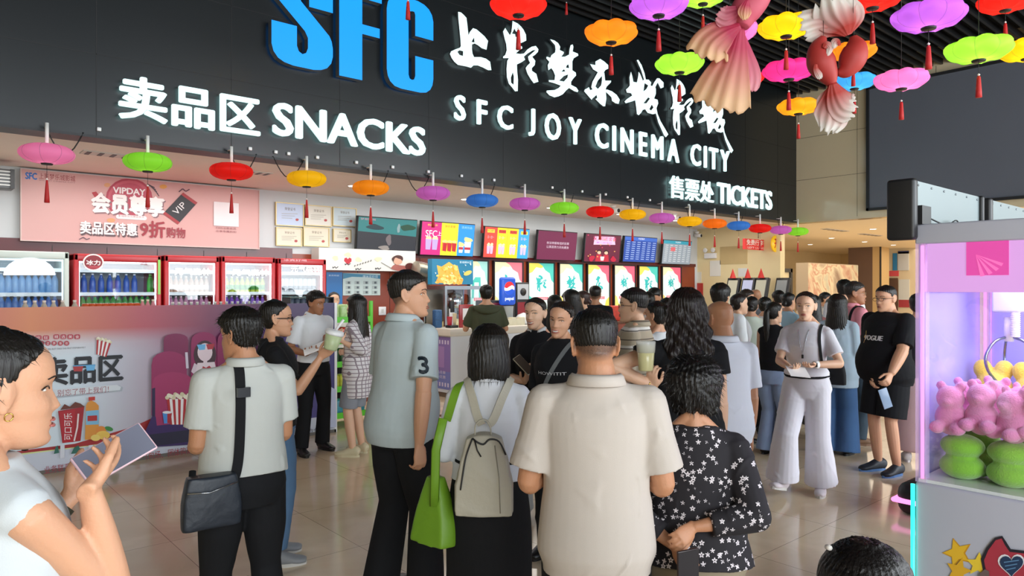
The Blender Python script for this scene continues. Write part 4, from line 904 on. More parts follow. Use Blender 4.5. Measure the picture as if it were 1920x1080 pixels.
q = empty('code_stand', (x, YC2-.1, 1.06), 0, 'red table stand with a pale blank card on the counter', 'stand'); MB().rbox((-.14, 0, 0), (.14, .03, .36), .01, mat('stand_red', 'a3262c', .3)).build('holder', q); MB().box((-.08, -.004, .12), (.08, 0, .30), M_white).build('card', q)
x = 6.60
q = empty('payment_terminal', (x, YC2-.02, 1.06), 0, 'white and black payment terminal at the counter corner', 'terminal'); MB().rbox((-.08, -.06, 0), (.08, .08, .04), .01, M_dark).rbox((-.045, 0, .03), (.045, .03, .30), .01, M_white).build('base', q); MB().rbox((-.04, -.01, .24), (.04, .045, .42), .01, M_dark).build('scanner', q)
x = 6.37
tag(MB().rbox((x-.0, YC2+.1, 1.06), (x+.13, YC2+.2, 1.34), .02, mat('blue_pattern', '2d5a88', .5, noise=.6, nscale=40)).build('gift_box'), 'blue patterned box beside the payment terminal', 'box')
for k, (u, c1, h_) in enumerate(((843, 'c83848', .17), (851, 'e8d8b0', .22))):
    x = on_counter(u); q = empty('drink_cup', (x, YC2, 1.06), 0, ('red and purple paper cup with a straw on the counter', 'pale paper cup with popcorn on the counter')[k], 'cup'); MB().lathe([(.032, 0), (.045, h_), (.048, h_+.005)], (0, 0, 0), mat('cup_'+c1, c1, .4), 14).build('cup_body', q); MB().tube([(0, 0, h_), (.01, 0, h_+.1)], .004, M_white, 6).build('straw', q)
for k, u in enumerate((944, 952, 960, 968, 976)):
    x = on_counter(u); tag(MB().rbox((x-.05, YC2-.06, 1.06), (x+.05, YC2+.04, 1.06+(.10 if k % 2 else .13)), .006, mat('box_cream', 'd8d2b8', .5)).build('snack_box'), 'small cream snack box lined up on the white counter', 'box', 'cream snack boxes on the counter')
tag(MB().lathe([(0, 0), (.13, 0), (.19, .02), (.19, .05), (.1, .16), (0, .2)], (on_counter(985)+.05, YC2+.1, 1.06), mat('bag_white', 'd9dcdc', .6, bump=.6, bscale=20), 16).build('plastic_bag'), 'crumpled white bag on the counter behind the smiling women', 'bag')
tag(MB().lathe([(0, 0), (.07, 0), (.085, .3), (.09, .31)], (on_counter(968), YC2+.2, 1.06), mat('grey_cup', 'a8b0b4', .3), 16).build('cup_tower'), 'grey stack of cups behind the snack boxes', 'cups')
# ticket desk with things on it
tag(MB().box((10.3, 8.9, 0), (13.6, 9.0, 1.0), M_wood).rbox((10.25, 8.85, 1.0), (13.65, 9.4, 1.05), .01, mat('desk_brown', '5a3420', .35)).build('ticket_desk'), 'brown wooden ticket desk behind the queue', 'desk')
x = PY(1147, 590, 9.1).x; tag(MB().rbox((x-.2, 9.0, 1.05), (x+.25, 9.2, 1.34), .02, mat('red_box', 'c03828', .4, noise=.5, nscale=20)).build('gift_box'), 'red patterned gift box on the ticket desk', 'box')

# ---- green display rack by the barrier end
yr0 = 7.9; rx0 = BX+.06; rx1 = rx0+.55
rk = empty('display_rack', ((rx0+rx1)/2, yr0, 0), 0, 'bright green metal snack rack beside the barrier end', 'rack')
M_green = mat('green_rack', '5fd02a', .35)
b = MB()
for x in (rx0, rx1):
    for y in (yr0, yr0+.35): b.box((x-.018, y-.018, 0), (x+.018, y+.018, 1.52), M_green)
child(b.build('upright'), rk)
for z in (.1, .42, .72, 1.0, 1.26):
    child(MB().box((rx0, yr0, z), (rx1, yr0+.35, z+.02), M_green).box((rx0, yr0-.02, z), (rx1, yr0, z+.07), M_green).build('shelf'), rk)
for k, (z, c1, w_, h_, n, nm) in enumerate(((.12, '4a9ab0', .24, .2, 2, 'teal'), (.44, 'd8cf50', .12, .18, 4, 'yellow'), (.74, '3a5a3a', .12, .2, 4, 'dark green'), (1.02, 'c83a28', .12, .18, 4, 'red'), (1.28, 'b8d890', .12, .2, 4, 'pale green'))):
    for j in range(n):
        x = rx0+.04+(rx1-rx0-.08)*(j+.5)/n
        tag(MB().rbox((x-w_*.46, yr0+.05, z), (x+w_*.46, yr0+.2, z+h_), .03, mat('snack_'+c1, c1, .35, noise=.5, nscale=25)).build('snack_packet'), '%s snack packet on the green rack' % nm, 'snack', nm+' packets on the green rack')

# ---- upper left wall unit, luggage sign, information display, kiosks, emergency light
p = PY(0, 350, 9.9)
au = empty('air_curtain', (p.x-.15, 9.85, p.z-.02), 0, 'grey slatted heater unit high at the left edge', 'heater')
b = MB(); b.rbox((-.3, 0, 0), (.28, .25, .22), .01, mat('unit_grey', '55585a', .4)); 
for k in range(5): b.box((-.28, -.012, .03+k*.038), (.24, 0, .045+k*.038), mat('slat_light', 'b8bab8', .35))
b.build('housing', au); MB().box((.24, -.02, 0), (.28, .0, .22), M_dark).build('end_plate', au)
YS = 8.6
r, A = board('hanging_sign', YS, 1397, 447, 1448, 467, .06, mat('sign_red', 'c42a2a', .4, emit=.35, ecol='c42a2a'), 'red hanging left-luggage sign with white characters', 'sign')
A.text('免费行李寄存', 1400, 1446, 448.5, 459, 'f6eee8', bold=.02, um=1400); A.text('LEFT LUGGAGE', 1402, 1444, 462, 465.5, 'f6eee8', um=1402); A.done('lettering', r)
p = PY(1422, 447, YS); child(MB().tube([tuple(p), (p.x, p.y, ZS)], .01, M_steel, 6).build('hanging_rod'), r)
p = PY(1456, 457, YS-.3); r = empty('round_sign', (p.x, p.y, p.z), 0, 'yellow round hanging sign with a red character', 'sign')
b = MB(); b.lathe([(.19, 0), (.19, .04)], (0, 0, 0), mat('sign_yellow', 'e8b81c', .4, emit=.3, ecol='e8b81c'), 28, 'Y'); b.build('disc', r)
b = MB(); put_text(b, '开', -.1, .1, -.11, .11, lambda x, z, t: Vector((x, -.004, z)), fm('c0201c'), bold=.02); b.build('lettering', r)
MB().tube([(0, .02, .19), (0, .02, ZS-p.z)], .008, M_steel, 6).build('hanging_rod', r)
r, A = board('info_display', YS+.5, 1401, 472, 1448, 496, .06, el('20301c', .5), 'small black framed display with yellow and green lines under the luggage sign', 'screen', frame=M_dark, fw=.03)
for k, c_ in enumerate(('d8d04a', 'd8d04a', 'c8e0a0', 'e8f0f0')): A.text('开放时间营业中公告', 1408, 1445, 474+k*5.5, 478+k*5.5, el(c_, .8), um=1408)
A.done('lettering', r); p = PY(1424, 472, YS+.5); child(MB().tube([(p.x, p.y+.03, p.z), (p.x, p.y+.03, ZS)], .01, M_steel, 6).build('hanging_rod'), r)
p = PX(1334, 477, 15.15)
r = empty('emergency_light', (15.15, p.y, p.z), 0, 'white twin-head emergency light on the cream wall', 'emergency light'); MB().rbox((-.08, -.16, -.1), (0, .16, .03), .01, M_white).build('box', r)
for s_ in (-1, 1): MB().lathe([(.03, 0), (.06, -.07), (.05, -.075)], (-.04, s_*.11, .1), M_white, 14, 'X').build('lamp_head', r)
Xk = 15.14; b = MB()
for (u0, v0, u1, v1, c_, nm) in ((1350, 463, 1401, 496, 'c9b07c', 'tan'), (1331, 489, 1351, 518, 'e6e4da', 'white'), (1384, 503, 1401, 519, 'dfe0dc', 'white'), (1306, 510, 1315, 530, 'e0dccc', 'white'), (1305, 531, 1318, 556, 'b83a34', 'red and white')):
    a = PX(u0, v0, Xk); c = PX(u1, v1, Xk); tag(MB().box((Xk, min(a.y, c.y), PX(u0, v1, Xk).z), (Xk+.008, max(a.y, c.y), a.z), mat('notice_'+c_, c_, .45, noise=.06)).build('wall_notice'), '%s notice on the cream ticket wall%s' % (nm, {1350: ', widest', 1331: ' under the emergency light', 1384: ' right of the wide one', 1306: ' near the corner'}.get(u0, ' near the corner')), 'notice')
for i, (u, wh) in enumerate(((1374, 'leftmost'), (1402, 'second from left'), (1427, 'third from left'), (1466, 'rightmost'))):
    X_ = 14.3 if i < 3 else 14.9; p = PX(u, 540, X_); r = empty('ticket_kiosk', (p.x, p.y, 0), math.radians(-8), 'black ticket kiosk with a tilted screen, %s of the four' % wh, 'kiosk', 'self-service ticket kiosks')
    w_ = .14; b = MB(); b.rbox((-.16, -w_, 0), (.16, w_, 1.2), .02, M_dark); b.build('cabinet', r)
    o = MB().rbox((-.05, -w_-.03, -.02), (.04, w_+.03, .74), .015, M_dark).build('screen_housing', r); o.location = (-.1, 0, 1.18); o.rotation_euler = (0, math.radians(14), 0)
    o = MB().box((-.056, -w_+.01, .04), (-.05, w_-.01, .68), el(('b9b49c', 'b8bcd8', 'b4b09a', '8d8f8c')[i], .55)).build('screen', r); o.location = (-.1, 0, 1.18); o.rotation_euler = (0, math.radians(14), 0)
    if i < 3: MB().add([(0, -.09, 1.9), (0, .09, 1.9), (0, 0, 2.12), (-.04, 0, 1.9)], [(0, 1, 2), (0, 3, 2), (3, 1, 2), (0, 1, 3)], mat('flag_red', 'c82a22', .5)).build('red_topper', r)
# ---- foyer beyond
mur = empty('mural_block', (20.6, 9.6, 0), 0, 'free-standing painted mural wall in the foyer', 'mural')
def mural_mat():
    m, nt, N, L, b = node_mat('mural_paint'); tc = N.new('ShaderNodeTexCoord'); n = N.new('ShaderNodeTexNoise'); n.inputs['Scale'].default_value = .8; n.inputs['Detail'].default_value = 6; n.inputs['Distortion'].default_value = 1.5
    L.new(tc.outputs['Object'], n.inputs[0]); cr = N.new('ShaderNodeValToRGB'); st = [(.3, '7a5a48'), (.42, 'b9a58a'), (.5, 'd9cba8'), (.55, 'b9826a'), (.575, 'd2c4a2'), (.7, 'a8a898'), (.8, 'e6dcc0')]
    while len(cr.color_ramp.elements) < len(st): cr.color_ramp.elements.new(.5)
    for e, (p_, c_) in zip(cr.color_ramp.elements, st): e.position = p_; e.color = (*hexc(c_), 1)
    L.new(n.outputs['Fac'], cr.inputs[0]); L.new(cr.outputs[0], b.inputs['Base Color']); return m
child(MB().box((19.06, 9.5, 0), (22.2, 9.85, 2.38), mat('mural_side', 'b5a287', .5)).build('block'), mur)
child(MB().box((19.06, 9.494, .02), (22.2, 9.5, 2.36), mural_mat()).build('painted_face'), mur)
b = MB(); b.box((26.3, 10.75, 0), (27.1, 11.6, ZS), M_brown); b.box((26.3, 10.5, 0), (27.1, 10.75, ZS), mat('pillar_cream', 'cfae78', .4)).box((26.28, 10.46, 0), (26.34, 10.5, ZS), M_dark); struct('column_brown', b)
struct('wall_partition', MB().box((28, 4, 0), (28.2, 12.0, ZS), mat('partition_wall', 'e2d2b0', .5)))
struct('door_1', MB().box((27.96, PX(1684, 500, 28).y, 0), (28.0, PX(1668, 500, 28).y, 2.05), M_brown))
for (u0, v0, u1, v1, c_, nm) in ((1674, 475, 1682, 507, '3a8ac0', 'blue vertical notice board'), (1684, 473, 1704, 507, 'd0d4d6', 'framed pale notice with a navy header'), (1684, 471, 1704, 476, '2a3468', 'navy header strip of a notice'), (1662, 508, 1685, 518, 'e05a60', 'red sign over the foyer door'),
                                 (1648, 504, 1656, 519, 'd8a850', 'small gold framed certificate'), (1685, 524, 1705, 562, 'd8dcd8', 'white noticeboard'), (1685, 562, 1705, 576, 'b04048', 'red framed photo board'), (1645, 527, 1662, 560, 'e0d8cc', 'pale poster')):
    z1_ = PX(u0, v0, 27.98).z; z0_ = PX(u0, v1, 27.98).z; ya = PX(u1, v0, 27.98).y; yb_ = PX(u0, v0, 27.98).y
    tag(MB().box((27.97 if 'header' not in nm else 27.96, ya, z0_), (28.0, yb_, z1_), mat('notice_'+c_, c_, .45)).build('wall_notice'), '%s on the far foyer wall' % nm, 'notice')
p = PZ(1617, 621, 0); ea = empty('easel_sign', (p.x, p.y, 0), 0, 'red poster on an easel standing in the foyer', 'sign stand')
o = MB().box((-.02, -.55, .45), (.02, .55, 1.75), mat('easel_red', 'c8342c', .4, noise=.35, nscale=6)).build('poster', ea); o.rotation_euler = (0, math.radians(12), 0)
MB().tube([(-.1, -.5, 0), (.25, -.3, 1.8)], .02, M_cream, 6).build('leg', ea); MB().tube([(-.1, .5, 0), (.25, .3, 1.8)], .02, M_cream, 6).build('leg', ea); MB().tube([(.7, 0, 0), (.28, 0, 1.75)], .02, M_cream, 6).build('leg', ea)
r = tag(MB().box((16.6, 9.6, .0), (18.2, 9.68, 2.1), mat('door_leaf', 'd6c49a', .4)).box((16.5, 9.55, 0), (16.6, 9.7, 2.2), M_dark).box((16.5, 9.55, 2.1), (18.3, 9.7, 2.2), M_dark).box((18.2, 9.55, 0), (18.3, 9.7, 2.2), M_dark).box((16.72, 9.58, .9), (17.2, 9.6, 1.9), mat('door_poster', '8a8c8c', .4, noise=.4, nscale=8)).build('door_2'), kind='structure')

# ------------------------------------------------------------ claw machines
M_cab = mat('cabinet_grey', 'b9bccb', .35); M_neonp = lit('neon_pink', 'ff8ad4', 1.5); M_neont = lit('neon_teal', '2fe0c8', 1.8); M_acr = glass_mat()
M_tint = mat('lavender_glow_acrylic', 'b2aef6', .15, alpha=.72)  # violet light and reflections put into the colour of the far panes
XM = 2.92; YM = 1.04; LZ = .95; TZ = 1.92
def plush_geo(kind, seed):
    """a soft toy as one welded surface"""
    r_ = random.Random(seed); P = []
    if kind == 'pink': P = [((0, 0, .055), .05, (1, .9, 1.15)), ((0, -.01, .125), .042, (1, 1, 1)), ((-.03, -.045, .03), .024, (1, 1.3, .9)), ((.03, -.045, .03), .024, (1, 1.3, .9)), ((-.03, 0, .165), .016, (1, .7, 1)), ((.03, 0, .165), .016, (1, .7, 1)), ((0, -.045, .118), .016, (1.2, 1, .8))]
    elif kind == 'green': P = [((0, 0, .036), .052, (1.15, 1, .72)), ((0, .0, .095), .052, (1.1, 1, .66)), ((-.04, -.04, .02), .02, (1, 1, .8)), ((.04, -.04, .02), .02, (1, 1, .8))]
    else: P = [((0, 0, .07), .06, (1, .9, 1.3)), ((-.03, 0, .15), .028, (1, .8, 1.2)), ((.03, 0, .15), .028, (1, .8, 1.2))]
    bm = bmesh.new()
    for c_, rad, sc in P:
        m_ = Matrix.Translation(c_) @ Matrix.Diagonal((*[rad*s_ for s_ in sc], 1)); bmesh.ops.create_icosphere(bm, subdivisions=3, radius=1, matrix=m_)
    me = bpy.data.meshes.new('plush'); bm.to_mesh(me); bm.free(); o = bpy.data.objects.new('tmp', me); C.objects.link(o)
    md = o.modifiers.new('r', 'REMESH'); md.mode = 'VOXEL'; md.voxel_size = .005; sm = o.modifiers.new('s', 'SMOOTH'); sm.iterations = 4
    dg = bpy.context.evaluated_depsgraph_get(); res = bpy.data.meshes.new_from_object(o.evaluated_get(dg)); bpy.data.objects.remove(o); shade(res); return res
PLM = {}
for k_, c_ in (('pink', 'e58ab8'), ('green', '8cc83c'), ('yellow', 'ecd048'), ('purple', 'b07ac8')):
    me = plush_geo(k_ if k_ != 'purple' else 'yellow', 1); me.materials.clear(); me.materials.append(mat('plush_'+k_, c_, .9, bump=.5, bscale=220, sheen=.6)); PLM[k_] = me
def plush(kind, x, y, z, rz, s_, label, group, tilt=0):
    o = mobj('plush_toy', PLM[kind]); o.location = (x, y, z); o.rotation_euler = (tilt, 0, rz); o.scale = (s_, s_, s_); tag(o, label, 'plush toy', group); return o
def claw_machine(x0, y1, wx, dy, label, grp):
    r_ = empty('claw_machine', (x0+wx/2, y1-dy/2, 0), 0, label, 'claw machine', grp); hx, hy = wx/2, dy/2; top = TZ
    MB().rbox((-hx, -hy, 0.02), (hx, hy, LZ), .012, M_cab).build('cabinet_base', r_)
    MB().rbox((-hx, -hy, top-.075), (hx, hy, top+.0), .008, M_cab).build('cabinet_top', r_)
    for sx, sy in ((-1, 1), (-1, -1), (1, 1), (1, -1)):
        px_, py_ = sx*(hx-.02), sy*(hy-.02)
        MB().box((px_-.018, py_-.018, LZ), (px_+.018, py_+.018, top-.07), mat('acrylic_post', 'dccdf2', .15, alpha=.35)).build('corner_post', r_)
        MB().tube([(px_, py_, LZ+.0), (px_, py_, top-.08)], .006, M_neonp, 8).build('neon_tube', r_)
    for (a, c_) in (((-hx, -hy+.04), (-hx+.005, hy-.04)), ((hx-.005, -hy+.04), (hx, hy-.04))): MB().box((a[0], a[1], LZ), (c_[0], c_[1], top-.07), M_acr if a[0] < 0 else M_tint).build('glass_panel', r_)
    for y_ in (hy-.005, -hy): MB().box((-hx+.04, y_, LZ), (hx-.04, y_+.005, top-.07), M_acr if y_ < 0 else M_tint).build('glass_panel', r_)
    MB().box((-hx+.01, -hy+.01, LZ), (hx-.01, hy-.01, LZ+.012), M_white).build('prize_floor', r_)
    # header print behind the top of the glass
    hb = MB(); hz0 = top-.255
    for sx in (-1, 1): hb.box((sx*(hx-.012)-.003, -hy+.04, hz0), (sx*(hx-.012)+.003, hy-.04, top-.075), lit('header_pink', 'e6a6ea', .6))
    hb.box((-hx+.04, hy-.016, hz0), (hx-.04, hy-.01, top-.075), MATS['header_pink']).box((-hx+.04, -hy+.01, hz0), (hx-.04, -hy+.016, top-.075), MATS['header_pink'])
    xx = -hx+.006; 
    hb.box((xx, hy-.30, hz0+.06), (xx+.002, hy-.17, top-.075), lit('header_magenta', 'd8409c', .8)).box((xx, -hy+.04, hz0+.01), (xx+.002, hy-.36, top-.085), lit('header_pale', 'f0d8f4', .8))
    for k in range(4): t = .35+k*.3; hb.add([(xx-.002, hy-.20, top-.12), (xx-.002, hy-.20-.09*math.cos(t), top-.13-.07*math.sin(t)), (xx-.002, hy-.20-.09*math.cos(t+.16), top-.13-.07*math.sin(t+.16))], [(0, 1, 2)], lit('header_rose', 'e868b0', .8))
    hb.build('header_print', r_)
    # gantry and claws
    MB().box((-hx+.05, .25, top-.12), (hx-.05, .29, top-.09), M_steel).build('gantry_rail', r_)
    cl = MB().rbox((-.05, -.05, top-.34), (.05, .05, top-.12), .01, mat('claw_white', 'd8dce6', .3)).build('claw_carriage', r_); cl.location = (.17, .27, 0)
    c2 = MB(); zc = top-.46
    c2.tube([(0, 0, top-.36), (0, 0, zc)], .018, M_white, 10)
    for k in range(14): c2.lathe([(.014, 0), (.018, .004), (.014, .008)], (-.03, -.03, zc+.02+k*.008), M_white, 10)
    c2.build('claw_spring', cl)
    for k in range(3):
        t = k*2.094+.4; d = Vector((math.cos(t), math.sin(t), 0)); pts = [tuple(Vector((0, 0, zc))+d*q_+Vector((0, 0, h_))) for q_, h_ in ((.0, .02), (.06, .0), (.10, -.06), (.09, -.12), (.05, -.17))]
        MB().tube(smooth_path(pts, 4), .006, mat('claw_metal', '8890a8', .2, metal=1), 6).build('claw_arm', cl)
    l = bpy.data.lights.new('machine_light', 'AREA'); l.size = wx*.7; l.energy = 8; l.color = (.84, .74, 1.0); lo = bpy.data.objects.new('machine_light', l); lo.location = (x0+wx/2, y1-dy/2, top-.13); C.objects.link(lo)
    return r_
cmr = claw_machine(XM, YM, .78, .86, 'nearest claw machine with pink and green plush toys, at the right edge', 'claw machines')
claw_machine(XM+.84, YM, .78, .86, 'second claw machine, seen through the glass of the nearest one', 'claw machines')
b = MB(); hx, hy = .39, .43
b.tube([(-hx-.006, hy+.004, .03), (-hx-.006, hy+.004, LZ-.01)], .008, M_neont, 8); b.build('neon_edge', cmr)
# stickers on the side of the base: stars and a red shape with a striped heart
b = MB(); xs_ = XM-.002
def side(pts, m, k): 
    P_ = [PX(u, v, XM) for u, v in pts]; from mathutils.geometry import tessellate_polygon
    b.add([(XM-.0015*k-cmr.location.x, p_.y-cmr.location.y, p_.z) for p_ in P_], [tuple(t) for t in tessellate_polygon([[Vector((p_.y, p_.z, 0)) for p_ in P_]])], m)
def star(u, v, r1, r2, rot=0): return [(u+(r1 if k % 2 == 0 else r2)*math.sin(rot+math.pi*k/5), v-(r1 if k % 2 == 0 else r2)*math.cos(rot+math.pi*k/5)) for k in range(10)]
side(star(1796, 1037, 30, 14, -.3), fm('c8921c'), 1); side(star(1795, 1036, 26, 12, -.3), fm('e0b42c'), 2); side(star(1798, 1070, 26, 12, .3), fm('d8a828'), 3); side(star(1835, 1058, 24, 11, .1), fm('e6c838'), 2.5)
side([(1840, 1047), (1850, 1027), (1866, 1008), (1880, 1004), (1888, 1016), (1896, 1029), (1930, 1033), (1960, 1040), (1960, 1140), (1838, 1140), (1846, 1080)], fm('1f1d2a'), 3.5)
side([(1846, 1050), (1854, 1031), (1868, 1012), (1879, 1009), (1885, 1021), (1894, 1034), (1930, 1038), (1955, 1045), (1955, 1135), (1846, 1135), (1852, 1082)], fm('a83244'), 4)
def heart(u, v, s_): return [(u+s_*(16*math.sin(t)**3)/16, v-s_*(13*math.cos(t)-5*math.cos(2*t)-2*math.cos(3*t)-math.cos(4*t))/16) for t in [6.283*k/28 for k in range(28)]]
side(heart(1897, 1057, 25), fm('e6e6ee'), 5); side(heart(1898, 1058, 22), fm('1c3658'), 6)
for k in range(3): side([(1884+k*2, 1052+k*7), (1912-k*3, 1048+k*7), (1912-k*3, 1050+k*7), (1884+k*2, 1054+k*7)], fm('5a86b0'), 7)
side([(1838, 1075), (1848, 1066), (1856, 1070), (1858, 1100), (1836, 1100)], fm('6a5a58'), 6); b.build('sticker', cmr)
# header light-board seen from behind, on top of the machines
for i, (xa_, xb_, zz, nm) in enumerate(((XM-.06, XM+.76, .17, 'nearer'), (XM+.84, XM+1.6, .17, 'farther'))):
    r = empty('header_board', ((xa_+xb_)/2, YM, TZ), 0, 'grey metal header light-board on top of the %s claw machine' % nm, 'light board', 'claw machine header boards')
    h2 = (xb_-xa_)/2
    MB().rbox((-h2, -.02, -.06 if i == 0 else 0), (-h2+.045, .08, zz), .012, M_dark).build('end_cap', r); MB().rbox((h2-.03, -.02, 0), (h2, .08, zz), .01, M_dark).build('end_cap', r)
    b = MB(); b.box((-h2+.04, -.005, .002), (h2-.03, .07, zz-.005), mat('board_back', '7f8c8e', .4, metal=.3))
    for k in range(6): b.lathe([(.004, 0), (.004, .003)], (-h2+.08+k*(h2*2-.14)/5, -.008, zz-.02), M_steel, 8, 'Y')
    b.build('back_panel', r)
    MB().box((-h2+.05, -.03, .0), (-h2+.14, -.006, .07), M_dark).tube(smooth_path([(-h2+.14, -.02, .03), (-h2+.3, -.03, .01), (-h2+.42, -.03, .035), (-h2+.5, -.02, .0)], 5), .003, M_cord, 5).build('power_box', r)
rr = random.Random(5)
# prizes: rows against the left glass, seen through it
for j in range(2):
    for k in range(4): plush('green', XM+.13+j*.19, YM-.12-k*.155, LZ+.012, 1.57+rr.uniform(-.3, .3), 1.3, 'round lime green plush toy on the prize floor', 'green plush toys')
for j in range(2):
    for k in range(7): plush('pink', XM+.11+j*.16, YM-.09-k*.098, LZ+.175+.015*(k % 2), -1.57+rr.uniform(-.9, .1), 1.12, 'small pink plush toy sitting on the green ones', 'pink plush toys', rr.uniform(-.1, .1))
for k in range(5): plush('yellow', XM+.58, YM-.10-k*.14, LZ+.20, -1.4, 1.25, 'yellow plush toy by the far glass of the nearest machine', 'yellow plush toys')
for k in range(5): plush('purple', XM+.60, YM-.10-k*.14, LZ+.012, -1.4, 1.02, 'purple plush toy under the yellow ones', 'purple plush toys')
for j in range(3):
    for k in range(4): plush('yellow', XM+.99+j*.2, YM-.13-k*.14, LZ+.012, -1.4, 1.25, 'big yellow plush toy in the second machine', 'yellow plush toys in the second machine')
for k in range(3): plush('pink', XM+1.05+.14*k, YM-.2-k*.13, LZ+.25, -1.4, 1.5, 'big pink plush toy lying over the yellow ones', 'pink plush toys in the second machine')
r = empty('glowing_platform', (6.3, 1.9, 0), 0, 'low black platform with a glowing pink band behind the claw machine', 'platform')
MB().rbox((-.66, -.45, 0), (.6, .25, .24), .08, M_dark, 4).build('body', r); MB().rbox((-.68, -.47, .09), (.62, .27, .125), .09, M_neonp, 4).build('neon_band', r)

# ------------------------------------------------------------ goldfish decorations
def petal_mat(name, c0, c1):
    m, nt, N, L, b = node_mat(name); at = N.new('ShaderNodeAttribute'); at.attribute_name = 'fade'
    cr = N.new('ShaderNodeValToRGB'); cr.color_ramp.elements[0].color = (*hexc(c0), 1); cr.color_ramp.elements[1].color = (*hexc(c1), 1); cr.color_ramp.elements[0].position = .25; cr.color_ramp.elements[1].position = .85
    L.new(at.outputs['Fac'], cr.inputs[0]); L.new(cr.outputs[0], b.inputs['Base Color']); b.inputs['Roughness'].default_value = .5
    tr = N.new('ShaderNodeBsdfTranslucent'); L.new(cr.outputs[0], tr.inputs[0]); tp = N.new('ShaderNodeBsdfTransparent')
    mx = N.new('ShaderNodeMixShader'); mx.inputs[0].default_value = .5; L.new(b.outputs[0], mx.inputs[1]); L.new(tr.outputs[0], mx.inputs[2])
    m2 = N.new('ShaderNodeMixShader'); m2.inputs[0].default_value = .12; L.new(mx.outputs[0], m2.inputs[1]); L.new(tp.outputs[0], m2.inputs[2]); L.new(m2.outputs[0], N['Material Output'].inputs[0]); return m
def fin(path, width, d, m, name, parent, seed, jag=.06, curl=.35):
    """pleated cloth fan: path of (u,v) down the middle, width list in px, at distance d"""
    rr_ = random.Random(seed); nu, nv = 30, 18; W = smooth_path([(w_,) for w_ in width], 6); Pp = smooth_path(path, 6)
    vs = []; fs = []; fade = []; k_ = d/FPX; ph = rr_.uniform(0, 6)
    for j in range(nv+1):
        t = j/nv; i = t*(len(Pp)-1); a = Pp[int(i)]; b_ = Pp[min(len(Pp)-1, int(i)+1)]; f_ = i-int(i); u, v = a[0]+(b_[0]-a[0])*f_, a[1]+(b_[1]-a[1])*f_
        w_ = W[min(len(W)-1, int(round(t*(len(W)-1))))][0]
        a2 = Pp[max(0, int(i)-1)]; b2 = Pp[min(len(Pp)-1, int(i)+2)]; dx, dy = b2[0]-a2[0], b2[1]-a2[1]; l = math.hypot(dx, dy) or 1; nx, ny = -dy/l, dx/l
        for q_ in range(nu+1):
            s_ = q_/nu*2-1; edge = (math.sin(s_*9+ph)*.5+math.sin(s_*17+ph*2)*.5+math.sin(s_*31+ph*3)*.25)*jag*t*t
            arc = (1-s_*s_)*.12*t
            uu = u+nx*s_*w_/2+(dx/l)*(edge+arc)*max(width); vv = v+ny*s_*w_/2+(dy/l)*(edge+arc)*max(width)
            dep = d+.05*math.sin(s_*14+ph)*(.2+.8*t)*w_*k_*.6+curl*abs(s_)*w_*k_*.5
            vs.append(PD(uu, vv, dep)); fade.append(t)
    for j in range(nv):
        for q_ in range(nu): a = j*(nu+1)+q_; fs.append((a, a+1, a+nu+2, a+nu+1))
    b_ = MB(); b_.add(vs, fs, m, True); o = b_.build(name); at = o.data.attributes.new('fade', 'FLOAT', 'POINT'); at.data.foreach_set('value', fade)
    sd = o.modifiers.new('thickness', 'SOLIDIFY'); sd.thickness = .003
    return child(o, parent)
d = 3.9; p = PD(1375, 60, d); gf = empty('goldfish_decoration', p, 0, 'pink cloth goldfish with long yellow-edged tail hanging head up', 'goldfish decoration')
pk = petal_mat('pink_cloth', 'd04468', 'f2cfa4'); pk2 = petal_mat('rose_cloth', 'd8587c', 'eaa4ae')
b = MB(); pts = smooth_path([tuple(PD(*q_, d)) for q_ in ((1432, -40), (1420, -10), (1405, 10), (1392, 30), (1386, 50))], 6)
b.tube(pts, [.03+.055*math.sin(math.pi*min(1, .15+i/len(pts)*.75)) for i in range(len(pts))], mat('fish_rose', 'b8485c', .6, noise=.15), 14); child(b.build('body'), gf)
fin([(1390, 45), (1378, 100), (1362, 150), (1350, 192)], [10, 50, 92, 118], d, pk, 'tail_fin', gf, 1)
fin([(1388, 48), (1360, 60), (1335, 80), (1326, 100)], [12, 50, 70, 84], d-.05, pk, 'tail_fin', gf, 2)
fin([(1388, 55), (1395, 100), (1402, 140), (1400, 165)], [8, 34, 50, 46], d+.08, pk2, 'tail_fin', gf, 3)
fin([(1400, 15), (1380, 25), (1362, 32), (1350, 28)], [10, 30, 44, 36], d-.06, pk2, 'side_fin', gf, 4)
fin([(1402, 0), (1398, 12), (1396, 24), (1396, 34)], [6, 20, 26, 14], d-.12, pk, 'side_fin', gf, 5)
child(MB().tube([tuple(PD(1420, -10, d)), tuple(Vector((PD(1420, -10, d).x, PD(1420, -10, d).y, ZC)))], .0015, M_cord, 4).build('hanging_cord'), gf)
d = 4.3; wt = petal_mat('white_cloth', 'cc4c40', 'f0ece4'); M_fr = mat('fish_red', 'a8302a', .6, noise=.2)
